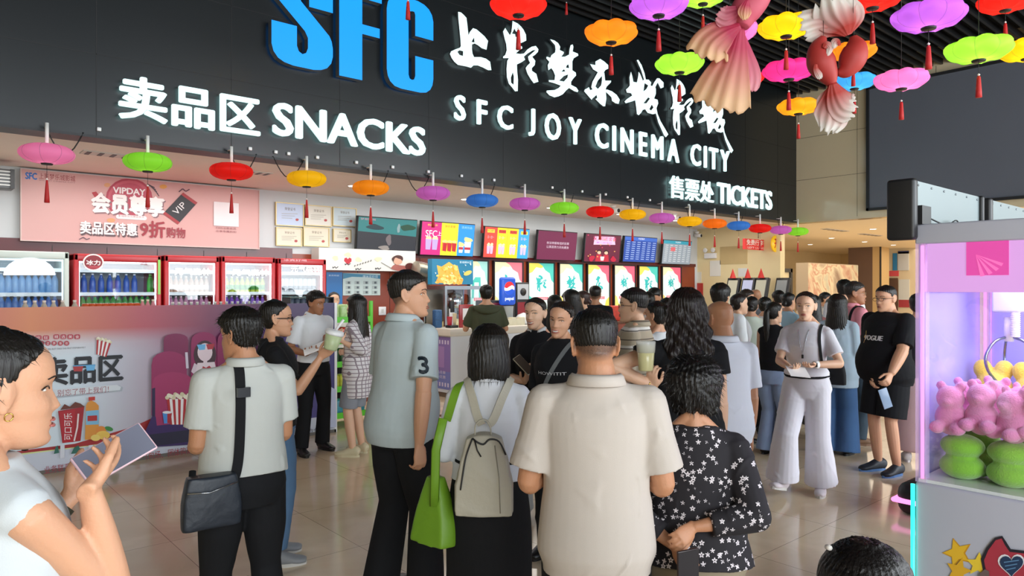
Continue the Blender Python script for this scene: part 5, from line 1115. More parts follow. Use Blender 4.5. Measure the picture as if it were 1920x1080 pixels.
for i, (bp, rad, tails, nm, sf) in enumerate((
    ([(1600, 68), (1604, 88), (1598, 112), (1584, 132), (1570, 138)], [.02, .065, .078, .05, .015], [([(1590, 66), (1582, 48), (1568, 28), (1560, 4)], [16, 56, 92, 70]), ([(1588, 62), (1560, 50), (1535, 46), (1512, 52)], [14, 40, 60, 66]), ([(1592, 60), (1598, 40), (1600, 24), (1590, 12)], [12, 34, 44, 40])], 'red and white cloth goldfish curled head down, upper of the pair', [([(1575, 85), (1570, 78), (1566, 80), (1564, 88)], [5, 12, 16, 8])]),
    ([(1544, 70), (1535, 92), (1540, 118), (1552, 140), (1560, 158)], [.02, .06, .082, .06, .028], [([(1562, 156), (1570, 180), (1582, 200), (1596, 205)], [14, 44, 60, 50]), ([(1560, 158), (1562, 190), (1558, 220), (1552, 240)], [12, 50, 66, 40]), ([(1563, 158), (1558, 175), (1552, 190), (1548, 205)], [10, 26, 40, 36])], 'red and white cloth goldfish with ragged white tail, lower of the pair', [([(1545, 90), (1550, 84), (1556, 90), (1552, 104)], [6, 14, 14, 6]), ([(1530, 120), (1530, 130), (1535, 140), (1538, 146)], [5, 10, 14, 10])]))):
    p = PD(bp[0][0], bp[0][1], d); g2 = empty('goldfish_decoration', p, 0, nm, 'goldfish decoration')
    n_ = len(smooth_path(bp, 6)); R_ = smooth_path([(x,) for x in rad], 6)
    b = MB(); b.tube([tuple(PD(*q_, d)) for q_ in smooth_path(bp, 6)], [x[0] for x in R_], M_fr, 16); child(b.build('body'), g2)
    for k, (pa, wd) in enumerate(tails): fin(pa, wd, d+.03*k-.03, wt, 'tail_fin', g2, 10*i+k, jag=.10)
    for k, (pa, wd) in enumerate(sf): fin(pa, wd, d-.08, wt, 'side_fin', g2, 20*i+k+3, jag=.1)
    child(MB().tube([tuple(p), (p.x, p.y, ZC)], .0015, M_cord, 4).build('hanging_cord'), g2)
# ------------------------------------------------------------ people
TMP = bpy.data.scenes.new('tmp')
def weld(parts, voxel, smooth=2, name='m', fac=.5):
    """fuse closed shapes (verts, faces) into one continuous surface"""
    V = []; Fc = []
    for vs, fs in parts:
        o = len(V); V += [tuple(v) for v in vs]; Fc += [tuple(i+o for i in f) for f in fs]
    me = bpy.data.meshes.new(name); me.from_pydata(V, [], Fc); me.update()
    o = bpy.data.objects.new('tmp', me); TMP.collection.objects.link(o)
    md = o.modifiers.new('r', 'REMESH'); md.mode = 'VOXEL'; md.voxel_size = voxel; md.use_smooth_shade = True
    if smooth: sm = o.modifiers.new('s', 'SMOOTH'); sm.iterations = smooth; sm.factor = fac
    vl = TMP.view_layers[0]; vl.update(); dg = vl.depsgraph
    res = bpy.data.meshes.new_from_object(o.evaluated_get(dg)); bpy.data.objects.remove(o); bpy.data.meshes.remove(me)
    shade(res); res.materials.clear(); return res
def co_get(me): a = np.empty(len(me.vertices)*3, dtype=np.float32); me.vertices.foreach_get('co', a); return a.reshape(-1, 3)
def co_set(me, a): me.vertices.foreach_set('co', np.ascontiguousarray(a, dtype=np.float32).ravel()); me.update()
def nrm_get(me): a = np.empty(len(me.vertices)*3, dtype=np.float32); me.vertices.foreach_get('normal', a); return a.reshape(-1, 3)
def folds(me, amp, seed, freq=1.0, zdir=(0, 0, 1)):
    """cloth folds: warped ridges pushed along the normals"""
    r = np.random.RandomState(seed); p = co_get(me).astype(np.float64); n = nrm_get(me); d = np.zeros(len(p))
    main = r.normal(size=3)*np.array([1, .6, .8]); main /= np.linalg.norm(main)
    for k in range(5):
        kv = main+r.normal(size=3)*.38; kv = kv/np.linalg.norm(kv)*r.uniform(11, 27)*freq
        wv = r.normal(size=3)*6; ph = r.uniform(0, 6.28)
        s_ = np.sin(p@kv + ph + 2.4*np.sin(p@wv+ph*2)); d += (1-np.abs(s_))**1.6*r.uniform(.4, 1) - .36
    mask = .2+.8*np.sin(p@(r.normal(size=3)*5)+r.uniform(0, 6))**2
    co_set(me, p + n*np.maximum(d*mask*amp/1.25, -.0022)[:, None])
HT = [(-.119, .070, .030, .010), (-.112, .086, .010, .028), (-.100, .091, -.010, .040), (-.085, .088, -.028, .049), (-.062, .088, -.060, .057), (-.035, .088, -.082, .064), (0, .084, -.098, .0695),
      (.028, .091, -.104, .0735), (.055, .088, -.104, .0745), (.080, .074, -.094, .069), (.098, .050, -.072, .054), (.109, .024, -.045, .035), (.115, -.004, -.022, .012)]
def ht(z):
    z = max(HT[0][0], min(HT[-1][0], z))
    for a, b in zip(HT, HT[1:]):
        if z <= b[0]: t = (z-a[0])/(b[0]-a[0]); t2 = t; return [a[i]+(b[i]-a[i])*t2 for i in (1, 2, 3)]
def feat(x, z, smile=0):
    ax = abs(x); e = math.exp; g = lambda a, s_: e(-(a/s_)**2)
    ramp = max(0, min(1, (.024-z)/.06)); fall = 1 if z > -.037 else g(z+.037, .007)
    f = .021*ramp**1.3*g(x, .0095+.003*ramp)*fall + .007*g(ax-.0135, .007)*g(z+.036, .008)
    f += -.009*g(ax-.032, .018)*g(z-.001, .012) + .003*g(ax-.03, .02)*g(z-.024, .008) + (.004+.003*smile)*g(ax-.041, .016)*g(z+.032, .018)
    f += .0065*e(-(x/(.024+.004*smile))**4)*(g(z+.060, .0055)+.95*g(z+.0735, .006)) - .004*g(x, .026)*g(z+.0665, .0025) - .003*g(x, .02)*g(z+.086, .006) + .004*g(x, .018)*g(z+.102, .012)
    return f
def ysurf(x, z, smile=0):
    yf, yb, w_ = ht(z); cy = (yf+yb)/2; ry = (yf-yb)/2
    return cy+ry*math.sqrt(max(0.02, 1-(x/w_)**2)) + feat(x, z, smile)
def head_geo(smile=0, fem=False, nz=64, ns=72):
    vs = []; fs = []
    for j in range(nz+1):
        t = j/nz; z = -.119+.234*(.5-.5*math.cos(math.pi*t)) if True else 0
        yf, yb, w_ = ht(z); cy = (yf+yb)/2; ry = (yf-yb)/2
        if fem: w_ *= .96 if z > -.05 else .92
        for k in range(ns):
            a = 2*math.pi*k/ns; x = w_*math.cos(a); y = cy+ry*math.sin(a)
            if math.sin(a) > 0: y += feat(x, z, smile)*min(1, math.sin(a)*2.5)
            vs.append(Vector((x, y, z)))
    for j in range(nz):
        for k in range(ns): a = j*ns+k; b = j*ns+(k+1) % ns; fs.append((a, b, b+ns, a+ns))
    fs.append(tuple(range(ns-1, -1, -1))); fs.append(tuple(range(nz*ns, (nz+1)*ns))); return vs, fs
def ear_geo(s_):
    out = []; x0 = s_*.071
    loop = [(.010, -.022), (.016, -.004), (.014, .016), (.004, .030), (-.010, .033), (-.020, .024), (-.022, .006), (-.016, -.012), (-.006, -.028), (.004, -.033), (.008, -.024)]
    pts = [(x0+s_*(.006-y*.35), y-.014, z-.004) for y, z in loop]
    out.append(tube_geo(smooth_path(pts, 3), .0046, 8))
    out.append(tube_geo([(x0+s_*.002, -.012, -.030), (x0+s_*.006, -.014, -.015), (x0+s_*.007, -.016, .005), (x0+s_*.006, -.018, .022)], [(.004, .006), (.005, .013), (.005, .016), (.004, .008)], 10, xref=(1, 0, 0)))
    return out
def bone(a, b, r0, r1, r2=None, seg=14, sub=6, xref=None):
    a = Vector(a); b = Vector(b); pts = [a.lerp(b, i/sub) for i in range(sub+1)]
    rr_ = []
    for i in range(sub+1):
        t = i/sub; rm = r1 if r2 is None else r1
        if r2 is None: r = r0+(r1-r0)*t
        else: r = r0*(1-t)**2+2*r1*t*(1-t)*1.0+r2*t*t
        rr_.append(r)
    d = (b-a).normalized()
    return tube_geo([a-d*r0*.55]+pts+[b+d*rr_[-1]*.55], [r0*.6]+rr_+[rr_[-1]*.6], seg, xref)
def ball(c, r, sc=(1, 1, 1)):
    n = 8; P = [(math.cos(-math.pi/2+math.pi*i/n)*r, math.sin(-math.pi/2+math.pi*i/n)*r*sc[2]) for i in range(n+1)]
    vs = []; fs = []; seg = 14; c = Vector(c)
    for rr_, h in P:
        for k in range(seg): a = 2*math.pi*k/seg; vs.append(c+Vector((max(rr_, r*.02)*math.cos(a)*sc[0], max(rr_, r*.02)*math.sin(a)*sc[1], h)))
    for i in range(n):
        for k in range(seg): a = i*seg+k; b = i*seg+(k+1) % seg; fs.append((a, b, b+seg, a+seg))
    fs.append(tuple(range(seg-1, -1, -1))); fs.append(tuple(range(n*seg, (n+1)*seg))); return vs, fs
def hand_geo(wrist, d, n, side, curl=.35, spread=.06, thumb=.5, size=1.0):
    """palm, four fingers and a thumb; d: forearm direction, n: palm normal, side: +1 right hand"""
    d = Vector(d).normalized(); n = Vector(n); n = (n-d*n.dot(d)).normalized(); s_ = d.cross(n)*side; out = []; k = size
    W = Vector(wrist)                        # s_ points to the thumb side
    P = lambda a, b, c: W + d*a*k + s_*b*k + n*c*k
    out.append(tube_geo([P(-.02, 0, 0), P(.0, 0, 0), P(.025, .002, 0), P(.055, .001, .0), P(.082, 0, 0), P(.093, 0, 0)], [(r_[0]*k, r_[1]*k) for r_ in ((.024, .018), (.026, .018), (.034, .017), (.040, .0155), (.039, .013), (.032, .009))], 14, xref=s_))
    F4 = [(.030, .074, .0088), (.010, .082, .0090), (-.010, .077, .0086), (-.029, .060, .0076)]
    for i, (o, L, r) in enumerate(F4):
        ang = 0; p = P(.082-.004*abs(i-1), o, -.001); pts = [p-d*.015*k, p]; rad = [r*k*.9, r*k]; c = curl[i] if isinstance(curl, (list, tuple)) else curl
        sp = spread*(1.5-i)
        for j, fr in enumerate((.42, .32, .26)):
            ang += c*(1.15 if j else .8)*1.35
            dr = (d*math.cos(ang) + n*math.sin(ang) + s_*sp*math.cos(ang)).normalized(); p = p+dr*L*fr*k; pts.append(p); rad.append(r*k*(.96-.1*j))
        pts.append(p+dr*.004*k); rad.append(r*k*.5); out.append(tube_geo(smooth_path([tuple(q) for q in pts], 2), [x[0] for x in smooth_path([(q,) for q in rad], 2)], 8))
    b0 = P(.020, .026, .004); td = (d*.62+s_*(.75-.45*thumb)+n*(.25+.55*thumb)).normalized(); td2 = (d*.86+s_*(.35-.45*thumb)+n*(.2+.35*thumb)).normalized()
    pts = [P(.006, .012, .002), b0, b0+td*.036*k, b0+td*.036*k+td2*.030*k, b0+td*.036*k+td2*.052*k, b0+td*.036*k+td2*.058*k]
    out.append(tube_geo(pts, [.014*k, .0145*k, .0115*k, .0105*k, .0085*k, .004*k], 8)); return out
SKIN = {'light': 'e0b496', 'mid': 'cf9c7c', 'tan': 'b98462', 'dark': 'a26e4e'}
def skin_mat(t):
    nm = 'skin_'+t
    if nm in MATS: return MATS[nm]
    m = mat(nm, SKIN[t], .5, bump=.12, bscale=160, sub=.12, noise=.05, nscale=14); nt = m.node_tree; N = nt.nodes; L = nt.links; b = N['Principled BSDF']
    src = b.inputs['Base Color'].links[0].from_socket; at = N.new('ShaderNodeAttribute'); at.attribute_name = 'scalp'; mx = N.new('ShaderNodeMix'); mx.data_type = 'RGBA'
    n = N.new('ShaderNodeTexNoise'); n.inputs['Scale'].default_value = 420; tc = N.new('ShaderNodeTexCoord'); L.new(tc.outputs['Object'], n.inputs[0])
    m1 = N.new('ShaderNodeMath'); m1.operation = 'MULTIPLY'; m2 = N.new('ShaderNodeMath'); m2.operation = 'MULTIPLY_ADD'; L.new(n.outputs['Fac'], m2.inputs[0]); m2.inputs[1].default_value = .8; m2.inputs[2].default_value = .45
    L.new(at.outputs['Fac'], m1.inputs[0]); L.new(m2.outputs[0], m1.inputs[1]); m1.use_clamp = True; L.new(m1.outputs[0], mx.inputs[0]); L.new(src, mx.inputs[6]); c0 = hexc(SKIN[t]); mx.inputs[7].default_value = (c0[0]*.12+.01, c0[1]*.12+.01, c0[2]*.13+.01, 1)
    L.new(mx.outputs[2], b.inputs['Base Color']); return m
def hair_mat(c='15120f'):
    nm = 'hair_'+c
    if nm in MATS: return MATS[nm]
    m, nt, N, L, b = node_mat(nm); b.inputs['Base Color'].default_value = (*hexc(c), 1); b.inputs['Roughness'].default_value = .42; b.inputs['Specular IOR Level'].default_value = .45
    tc = N.new('ShaderNodeTexCoord'); mp = N.new('ShaderNodeMapping'); mp.inputs['Scale'].default_value = (260, 260, 22); n = N.new('ShaderNodeTexNoise'); n.inputs['Scale'].default_value = 1; n.inputs['Detail'].default_value = 3
    L.new(tc.outputs['Object'], mp.inputs[0]); L.new(mp.outputs[0], n.inputs[0]); bp = N.new('ShaderNodeBump'); bp.inputs['Strength'].default_value = .75; bp.inputs['Distance'].default_value = .003
    L.new(n.outputs['Fac'], bp.inputs['Height']); L.new(bp.outputs['Normal'], b.inputs['Normal']); return m
def cloth(c, rough=.85, bump=.10, scale=420, **k): return mat('cloth_'+c, c, rough, bump=bump, bscale=scale, spec=.25, noise=k.get('noise', .03), nscale=9)
def hair_parts(style, hr):
    """closed shapes in head space"""
    P = []; vs = []; fs = []; nz, ns = 44, 60
    short = style in ('short', 'fade', 'buzz', 'quiff'); pulled = style in ('bun', 'pony', 'tied', 'band')
    for j in range(nz+1):
        t = j/nz; z = -.125+.243*(.5-.5*math.cos(math.pi*t)); yf, yb, w_ = ht(min(z, .115)); cy = (yf+yb)/2; ry = (yf-yb)/2
        for k in range(ns):
            a = 2*math.pi*k/ns; s_ = math.sin(a); c_ = abs(math.cos(a))
            # hairline height by direction: front, temple, ear, nape
            if s_ > 0: zl = .058*s_**.8 + (.018 if not short else .014)*(1-s_) if s_ > .25 else .0+.07*s_
            else: zl = -.082*(-s_)**.7 + .0*c_
            if short and s_ > .25: zl = .066*s_**.5+.002
            if short and s_ <= 0: zl = -.068*(-s_)**.6
            if style == 'fade' and s_ <= 0: zl = -.022*(-s_)**.6
            if style == 'fade' and 0 < s_ <= .25: zl = .012+.05*s_
            if pulled and s_ > 0: zl = .086*s_**.5 if s_ > .2 else .0+.19*s_
            if style == 'buzz': th = .004
            elif style == 'fade': th = .003+.015*max(0, min(1, (z+.03)/.13))**2
            elif short: th = .007+.015*max(0, min(1, (z+.06)/.16))**1.5
            elif pulled: th = .010 if s_ < 0 else .006
            else: th = .020
            if style == 'quiff': th += .012*max(0, s_)*max(0, min(1, (z-.05)/.04))
            if style == 'top': th = .018
            if style == 'puffy': th = .038+.010*max(0, z/.1); zl = (.045*s_ if s_ > .35 else -.05) if s_ > 0 else -.09
            if style in ('bob', 'long', 'wavy'): zl = (.035+.03*s_ if s_ > .45 else -.2) if s_ > 0 else -.2; th = .022 if z > -.03 else .024
            f = max(0, min(1, (z-zl+.006)/.014)); off = -.014+(th+.014)*f*f*(3-2*f)
            rx = w_+off; ryy = ry+off
            x = rx*math.cos(a); y = cy+ryy*s_; zz = z+(off if z > .09 else 0)*.8*max(0, (z-.09)/.028)
            vs.append(Vector((x, y, zz)))
    for j in range(nz):
        for k in range(ns): a = j*ns+k; b = j*ns+(k+1) % ns; fs.append((a, b, b+ns, a+ns))
    fs.append(tuple(range(ns-1, -1, -1))); fs.append(tuple(range(nz*ns, (nz+1)*ns))); P.append((vs, fs))
    def curtain(ctr, rad): return tube_geo(smooth_path(ctr, 4), [tuple(r_) for r_ in smooth_path(rad, 4)], 28, xref=(1, 0, 0))
    L_ = hr.get('len', .45)
    if style == 'bob': P.append(curtain([(0, -.030, .07), (0, -.036, .02), (0, -.040, -.05), (0, -.040, -.105), (0, -.036, -.135)], [(.080, .076), (.096, .085), (.104, .084), (.102, .076), (.094, .066)]))
    if style in ('long', 'wavy'):
        w0 = 1.15 if style == 'wavy' else 1.0
        P.append(curtain([(0, -.028, .075), (0, -.034, .02), (0, -.044, -.06), (0, -.062, -.14), (0, -.085, -.14-(L_-.14)*.45), (0, -.09, -.14-(L_-.14)*.8), (0, -.085, -L_)], [(.078*w0, .074), (.094*w0, .082), (.098*w0, .078), (.106*w0, .062), (.115*w0, .048), (.098*w0, .040), (.045, .022)]))
        for s_ in (-1, 1): P.append(curtain([(s_*.070, .0, .03), (s_*.082, .005, -.04), (s_*.086, .01, -.11), (s_*.09, .02, -.2)], [(.018, .03), (.016, .030), (.016, .03), (.01, .018)]))
    if style == 'bun': P.append(ball((0, -.105, .045), .042))
    if style == 'tied': P.append(ball((0, -.105, -.03), .034, (1.1, .8, 1)))
    if style in ('pony', 'band'): P.append(curtain([(0, -.10, .03), (0, -.125, .01), (0, -.13, -.06), (0, -.125, -.15), (0, -.12, -.25), (0, -.12, -L_)], [(.02, .02), (.03, .026), (.036, .03), (.038, .028), (.03, .022), (.012, .01)]))
    return P
def hair_mesh(style, hr, Mh, voxel, k, near):
    P = hair_parts(style, hr); me = weld([([Vector(v) for v in vs], fs) for vs, fs in P], voxel, 3)
    p = co_get(me).astype(np.float64); n = nrm_get(me); az = np.arctan2(p[:, 0], -(p[:, 1]+.03)); r = np.random.RandomState(hr.get('seed', 3))
    wav = .010 if style == 'wavy' else (.004 if style == 'puffy' else .0)
    amp = {'buzz': .0010, 'fade': .0012, 'long': .0013, 'bob': .0013, 'tied': .0012, 'pony': .0012}.get(style, .0022)
    fl = p[:, 2]*(6 if style != 'wavy' else 22)
    d = amp*(np.sin(az*34+fl+2*np.sin(p[:, 2]*30)) + .7*np.sin(az*61-fl*1.3+1.5*np.sin(p[:, 2]*47+az*5)))
    if wav: d += wav*np.clip((.05-p[:, 2])/.12, .15, 1)*(np.sin(p[:, 2]*55+az*6)+.6*np.sin(p[:, 2]*34-az*11))
    if style == 'puffy': d += .0025*np.sin(p[:, 0]*130+np.sin(p[:, 2]*90)*2)*np.sin(p[:, 2]*110+p[:, 1]*70)
    p = p+n*d[:, None]; co_set(me, p)
    if near:                                # loose strand ends break the outline
        V = [Vector(v) for v in p]; N_ = [Vector(v) for v in nrm_get(me)]; rr_ = random.Random(hr.get('seed', 3)); b = []; f = []
        cnt = {'short': 900, 'quiff': 900, 'fade': 700, 'puffy': 1300, 'bob': 700, 'wavy': 1300, 'long': 600, 'pony': 400, 'bun': 400, 'tied': 400, 'buzz': 500}.get(style, 400)
        for _ in range(cnt):
            i = rr_.randrange(len(V)); q = V[i]; nn = N_[i]
            yf_, yb_, w2_ = ht(min(q.z, .1)); cy_ = (yf_+yb_)/2
            if q.z > -.11 and (q.x/w2_)**2+((q.y-cy_)/((yf_-yb_)/2))**2 < 1.13 or (q.z < .0 and q.y > .0): continue
            if q.z < -.1 and style in ('short', 'fade', 'buzz', 'quiff'): continue
            cr = Vector((0, -.05, .10)); fl_ = (q-cr); fl_ = fl_-nn*fl_.dot(nn)
            if fl_.length < 1e-4: continue
            fl_.normalize(); L_ = {'buzz': .004, 'fade': .009, 'short': .018, 'quiff': .02, 'puffy': .024}.get(style, .035)*rr_.uniform(.6, 1.3)
            up = {'buzz': 1.2, 'fade': .7, 'short': .55, 'quiff': .6, 'puffy': .5}.get(style, .12)
            if style in ('long', 'wavy', 'bob'): fl_ = (fl_*.4+Vector((0, 0, -1))).normalized()
            sd = fl_.cross(nn)*.0016; tip = q+fl_*L_+nn*L_*up+Vector((rr_.uniform(-1, 1), rr_.uniform(-1, 1), rr_.uniform(-1, 1)))*L_*.22
            o = len(b); b += [q-sd, q+sd, tip]; f.append((o, o+1, o+2))
        bm = bmesh.new(); bm.from_mesh(me); vv = [bm.verts.new(x) for x in b]
        for t in f: bm.faces.new([vv[i] for i in t])
        bm.to_mesh(me); bm.free(); shade(me)
    me.transform(Mh); me.transform(Matrix.Scale(k, 4)); me.materials.append(hair_mat(hr.get('col', '15120f'))); return me
def xf(g, M): return ([M @ Vector(v) for v in g[0]], g[1])
MT = [(.80, -.006, .140, .104), (.88, -.010, .170, .124), (.98, .0, .160, .112), (1.08, .002, .150, .104), (1.18, .006, .158, .112), (1.28, .006, .170, .120), (1.35, 0, .170, .108), (1.40, -.008, .150, .086), (1.435, -.014, .098, .068), (1.46, -.016, .066, .060)]
FT = [(.80, -.008, .148, .110), (.88, -.014, .174, .126), (.96, -.004, .158, .108), (1.06, .002, .128, .092), (1.15, .004, .136, .100), (1.25, .016, .148, .118), (1.32, .008, .148, .104), (1.385, -.006, .128, .076), (1.43, -.014, .080, .058), (1.46, -.014, .056, .052)]
PEOPLE = {}
def person(key, u, d, h, f, label, sex='m', skin='mid', hair=('short', {}), w_=1.0, belly=0.0, lean=0, head=(0, 0, 0), armR=None, armL=None,
           handR={}, handL={}, top=None, bottom=None, shoes=None, stance=.10, legs=None, lod=1, face=True, smile=0, group=None, twist=0, neck=1.0, off=(0, 0), armw=1.0):
    """f: heading seen from the camera, 0 away, 90 right, 180 towards, -90 left. lod 0 near, 1 middle, 2 far"""
    r = ray(u, 540); az = math.atan2(r.x, r.y)+math.radians(f); g = PD(u, 540, d)
    root = empty('person', (g.x+off[0], g.y+off[1], 0), -az, label, 'person', group); k = h/1.685
    vox = (.0052, .009, .015)[lod]; T = MT if sex == 'm' else FT
    shx, shr = (.170, .054) if sex == 'm' else (.148, .046); shx *= (.5+.5*w_); sz_ = 1.368 if sex == 'm' else 1.358
    RL = Matrix.Rotation(-math.radians(lean), 4, 'X'); TW = Matrix.Rotation(math.radians(twist), 4, 'Z')
    def sp(p): p = Vector(p); q = p-Vector((0, 0, .92)); t = max(0, min(1, q.z/.2)); ML = Matrix.Rotation(-math.radians(lean*t), 4, 'X') @ Matrix.Rotation(math.radians(twist*t), 4, 'Z'); return ML @ q + Vector((0, 0, .92))
    def torso(z0_, z1_, inf, loose=0, drop=0, zhem=None):
        pts = []; rad = []; n = 26
        for i in range(n+1):
            z = z0_+(z1_-z0_)*i/n; zz = max(.80, z)
            for a, b in zip(T, T[1:]):
                if zz <= b[0] or b is T[-1]: t = min(1, (zz-a[0])/(b[0]-a[0])); yo, rx, ry = [a[j]+(b[j]-a[j])*t for j in (1, 2, 3)]; break
            fat = w_ if z < 1.36 else 1+(w_-1)*max(0, (1.46-z)/.10)
            bl = belly*math.exp(-((z-1.02)/.13)**2); low = max(0, min(1, (1.28-z)/.25)); mid_ = loose*low
            base = max(rx, .150*low) if loose else rx
            pts.append(sp((0, yo+bl*.6, z))); rad.append((base*fat+inf+mid_+bl*.35, (max(ry, .108*low) if loose else ry)*fat+inf+mid_+bl*.75))
        return tube_geo(pts, rad, 36, xref=(TW @ Vector((1, 0, 0))))
    J = {}
    MW = Matrix.Translation(root.location) @ Matrix.Rotation(-az, 4, 'Z'); MI = MW.inverted()
    RV, UV, FV = Vector((CA, -SA, 0)), Vector((0, 0, 1)), Vector((SA, CA, 0))
    def loc(t): return (MI @ PD(*t))/k
    def cv_(v): return (MI.to_3x3() @ (RV*v[0]+UV*v[1]+FV*v[2])).normalized()      # (right, up, away) as the photographer sees it
    def arm(side, spec):
        if isinstance(spec, dict):
            s_ = sp((side*shx, -.004, sz_)); t = loc(spec['to']); dv = t-s_; D = min(dv.length, .525); dn = dv.normalized(); a, b_ = .285, .245
            x = (a*a-b_*b_+D*D)/(2*D); hh = math.sqrt(max(0, a*a-x*x)); pl = spec.get('pole', (.3, -.3, -1)); pl = Vector((pl[0]*side, pl[1], pl[2])); pl = (pl-dn*pl.dot(dn)).normalized()
            e = s_+dn*x+pl*hh; w = s_+dn*D; return s_, e, w, (w-e).normalized()
        up, fo = spec if spec else ((.09, -.04, -1), (.04, .16, -1))
        m = lambda v: (RL @ TW @ Vector((v[0]*side, v[1], v[2]))).normalized()
        s_ = sp((side*shx, -.004, sz_)); e = s_+m(up)*.285; w = e+m(fo)*.245; return s_, e, w, m(fo)
    parts = [torso(.80, 1.46, -.012 if top else 0)]; aw = (.9+.1*w_)*(1 if sex == 'm' else .86)*armw; A2 = []
    for side, spec, hs in ((1, armR, handR), (-1, armL, handL)):
        s_, e, w, fd = arm(side, spec); nm = 'R' if side > 0 else 'L'; J['sh'+nm], J['el'+nm], J['wr'+nm], J['fd'+nm] = s_, e, w, fd
        parts += [ball(s_, shr*1.0*aw), bone(sp((side*.045, -.014, 1.410)), s_, .040, .044*aw), bone(sp((side*.02, -.02, 1.475)), s_.lerp(sp((side*.05, -.014, 1.42)), .35), .030, .026), bone(s_, e, .050*aw, .046*aw, .037*aw), bone(e, w, .040*aw, .043*aw, .024*aw)]
        hd = fd if 'aim' not in hs else (loc(hs['aim'])-w).normalized()
        hn = hs.get('n'); hn = cv_(hs['cn']) if 'cn' in hs else (Vector((-side, 0, 0)) if hn is None else Vector((hn[0]*side, hn[1], hn[2])))
        if lod < 2 or True: parts += hand_geo(w+fd*.012, hd, hn, side, hs.get('curl', .30), hs.get('spread', .05), hs.get('thumb', .45), 1.0 if sex == 'm' else .92)
        J['hand'+nm] = w+fd*.012+hd*.075; J['hn'+nm] = hn; J['hd'+nm] = hd
    legs = legs or {}
    for side in (1, -1):
        nm = 'R' if side > 0 else 'L'; L_ = legs.get(nm, {}); hip = Vector((side*.085, 0, .885)); fx, fy = L_.get('foot', (side*stance, 0)); lift = L_.get('lift', 0)
        ank = Vector((fx, fy, .085+lift)); mid = hip.lerp(ank, .5); dist = (ank-hip).length; bend = math.sqrt(max(0, .405**2-(dist/2)**2)) if dist < .81 else 0
        kn = mid+Vector((0, max(bend, .012), 0)); J['hip'+nm], J['kn'+nm], J['an'+nm], J['yaw'+nm] = hip, kn, ank, L_.get('yaw', side*-8); J['pit'+nm] = L_.get('pitch', 0)
        parts += [bone(hip, kn, .082*w_, .074*w_, .052), bone(kn, ank, .052, .056, .034), bone(ank, ank+Vector((0, .06, -.045)), .034, .03)]
    Rh = Matrix.Rotation(-math.radians(head[0]), 4, 'Z') @ Matrix.Rotation(-math.radians(head[1]), 4, 'X') @ Matrix.Rotation(math.radians(head[2]), 4, 'Y')
    nb = sp((0, -.016, 1.44)); nt_ = nb + (RL @ Vector((0, .014, .048)))*1.0
    Mh = Matrix.Translation(nt_) @ Rh @ Matrix.Translation((0, .022, .085)); nr = (.056 if sex == 'm' else .046)*neck
    parts.append(tube_geo([nb-Vector((0, 0, .03)), nb, nb.lerp(nt_, .5), nt_, Mh @ Vector((0, -.018, -.03))], [(nr*1.1, nr*1.1), (nr, nr*1.02), (nr*.97, nr), (nr*.95, nr), (nr*.8, nr*.85)], 20))
    parts.append(xf(head_geo(smile, sex == 'f', *((64, 72) if lod < 2 else (36, 40))), Mh))
    for s_ in (1, -1): parts += [xf(g_, Mh) for g_ in ear_geo(s_)]
    me = weld(parts, vox, 2 if lod == 0 else 1); me.materials.append(skin_mat(skin))
    if hair[0] in ('fade', 'buzz', 'short', 'bald') and hair[0] != 'bald':     # cropped hair showing the scalp
        MI2 = np.array(Mh.inverted()); P_ = co_get(me); Q_ = P_@MI2[:3, :3].T+MI2[:3, 3]
        yy = Q_[:, 1]+.008; rad_ = np.hypot(Q_[:, 0]/.0745, yy/.096); s2 = (yy/.096)/np.maximum(rad_, 1e-3)
        zl = np.where(s2 <= 0, -.066*np.abs(s2)**.6-.002, .06*np.minimum(1, s2*1.5)); f_ = np.clip((Q_[:, 2]-zl+.006)/.030, 0, 1)*(Q_[:, 2] < .13)*(np.abs(Q_[:, 0]) < .0765)*(rad_ < 1.35)
        at = me.attributes.new('scalp', 'FLOAT', 'POINT'); at.data.foreach_set('value', f_.astype(np.float32))
    me.transform(Matrix.Scale(k, 4))
    if face and lod < 3:                    # eyes, brows, lips joined to the body surface
        b = MB(); Mk = Matrix.Scale(k, 4) @ Mh; eyew = mat('eye_white', 'd8d4ce', .25); dk = mat('eye_dark', '1a120e', .2); br = mat('eyebrow', '241a14', .8); lp = mat('lips_'+('f' if sex == 'f' else 'm'), 'ac5f58' if sex == 'f' else '9a6050', .45)
        ad = lambda g_, m: b.add([Mk @ v for v in g_[0]], g_[1], m, True)
        for s_ in (1, -1):
            ey = ysurf(s_*.032, .001, smile)-.0035; op = .0048*(1-.45*smile)
            ad(ball((s_*.0325, ey, .001), .0142, (1, .38, op/.0142)), eyew); ad(ball((s_*.0325, ey+.0030, .0008), .0058, (1, .5, min(1, op/.0056))), dk)
            ln = [(s_*x, ysurf(s_*x, z, smile)+.0015, z) for x, z in ((.017, .001), (.024, .0062), (.033, .0078), (.042, .0062), (.0485, .0015))]; ad(tube_geo(smooth_path(ln, 2), .0014, 6), dk)
            bw = [(s_*x, ysurf(s_*x, z, smile)+.0006, z) for x, z in ((.015, .021), (.024, .0255), (.036, .0275), (.049, .0225))]; ad(tube_geo(smooth_path(bw, 2), [(.0016, .0030*(1 if sex == 'm' else .7)*(1-.55*i/8)) for i in range(7)], 6, xref=(0, 1, 0)), br)
        sm = .007*smile; mw = .022+.006*smile
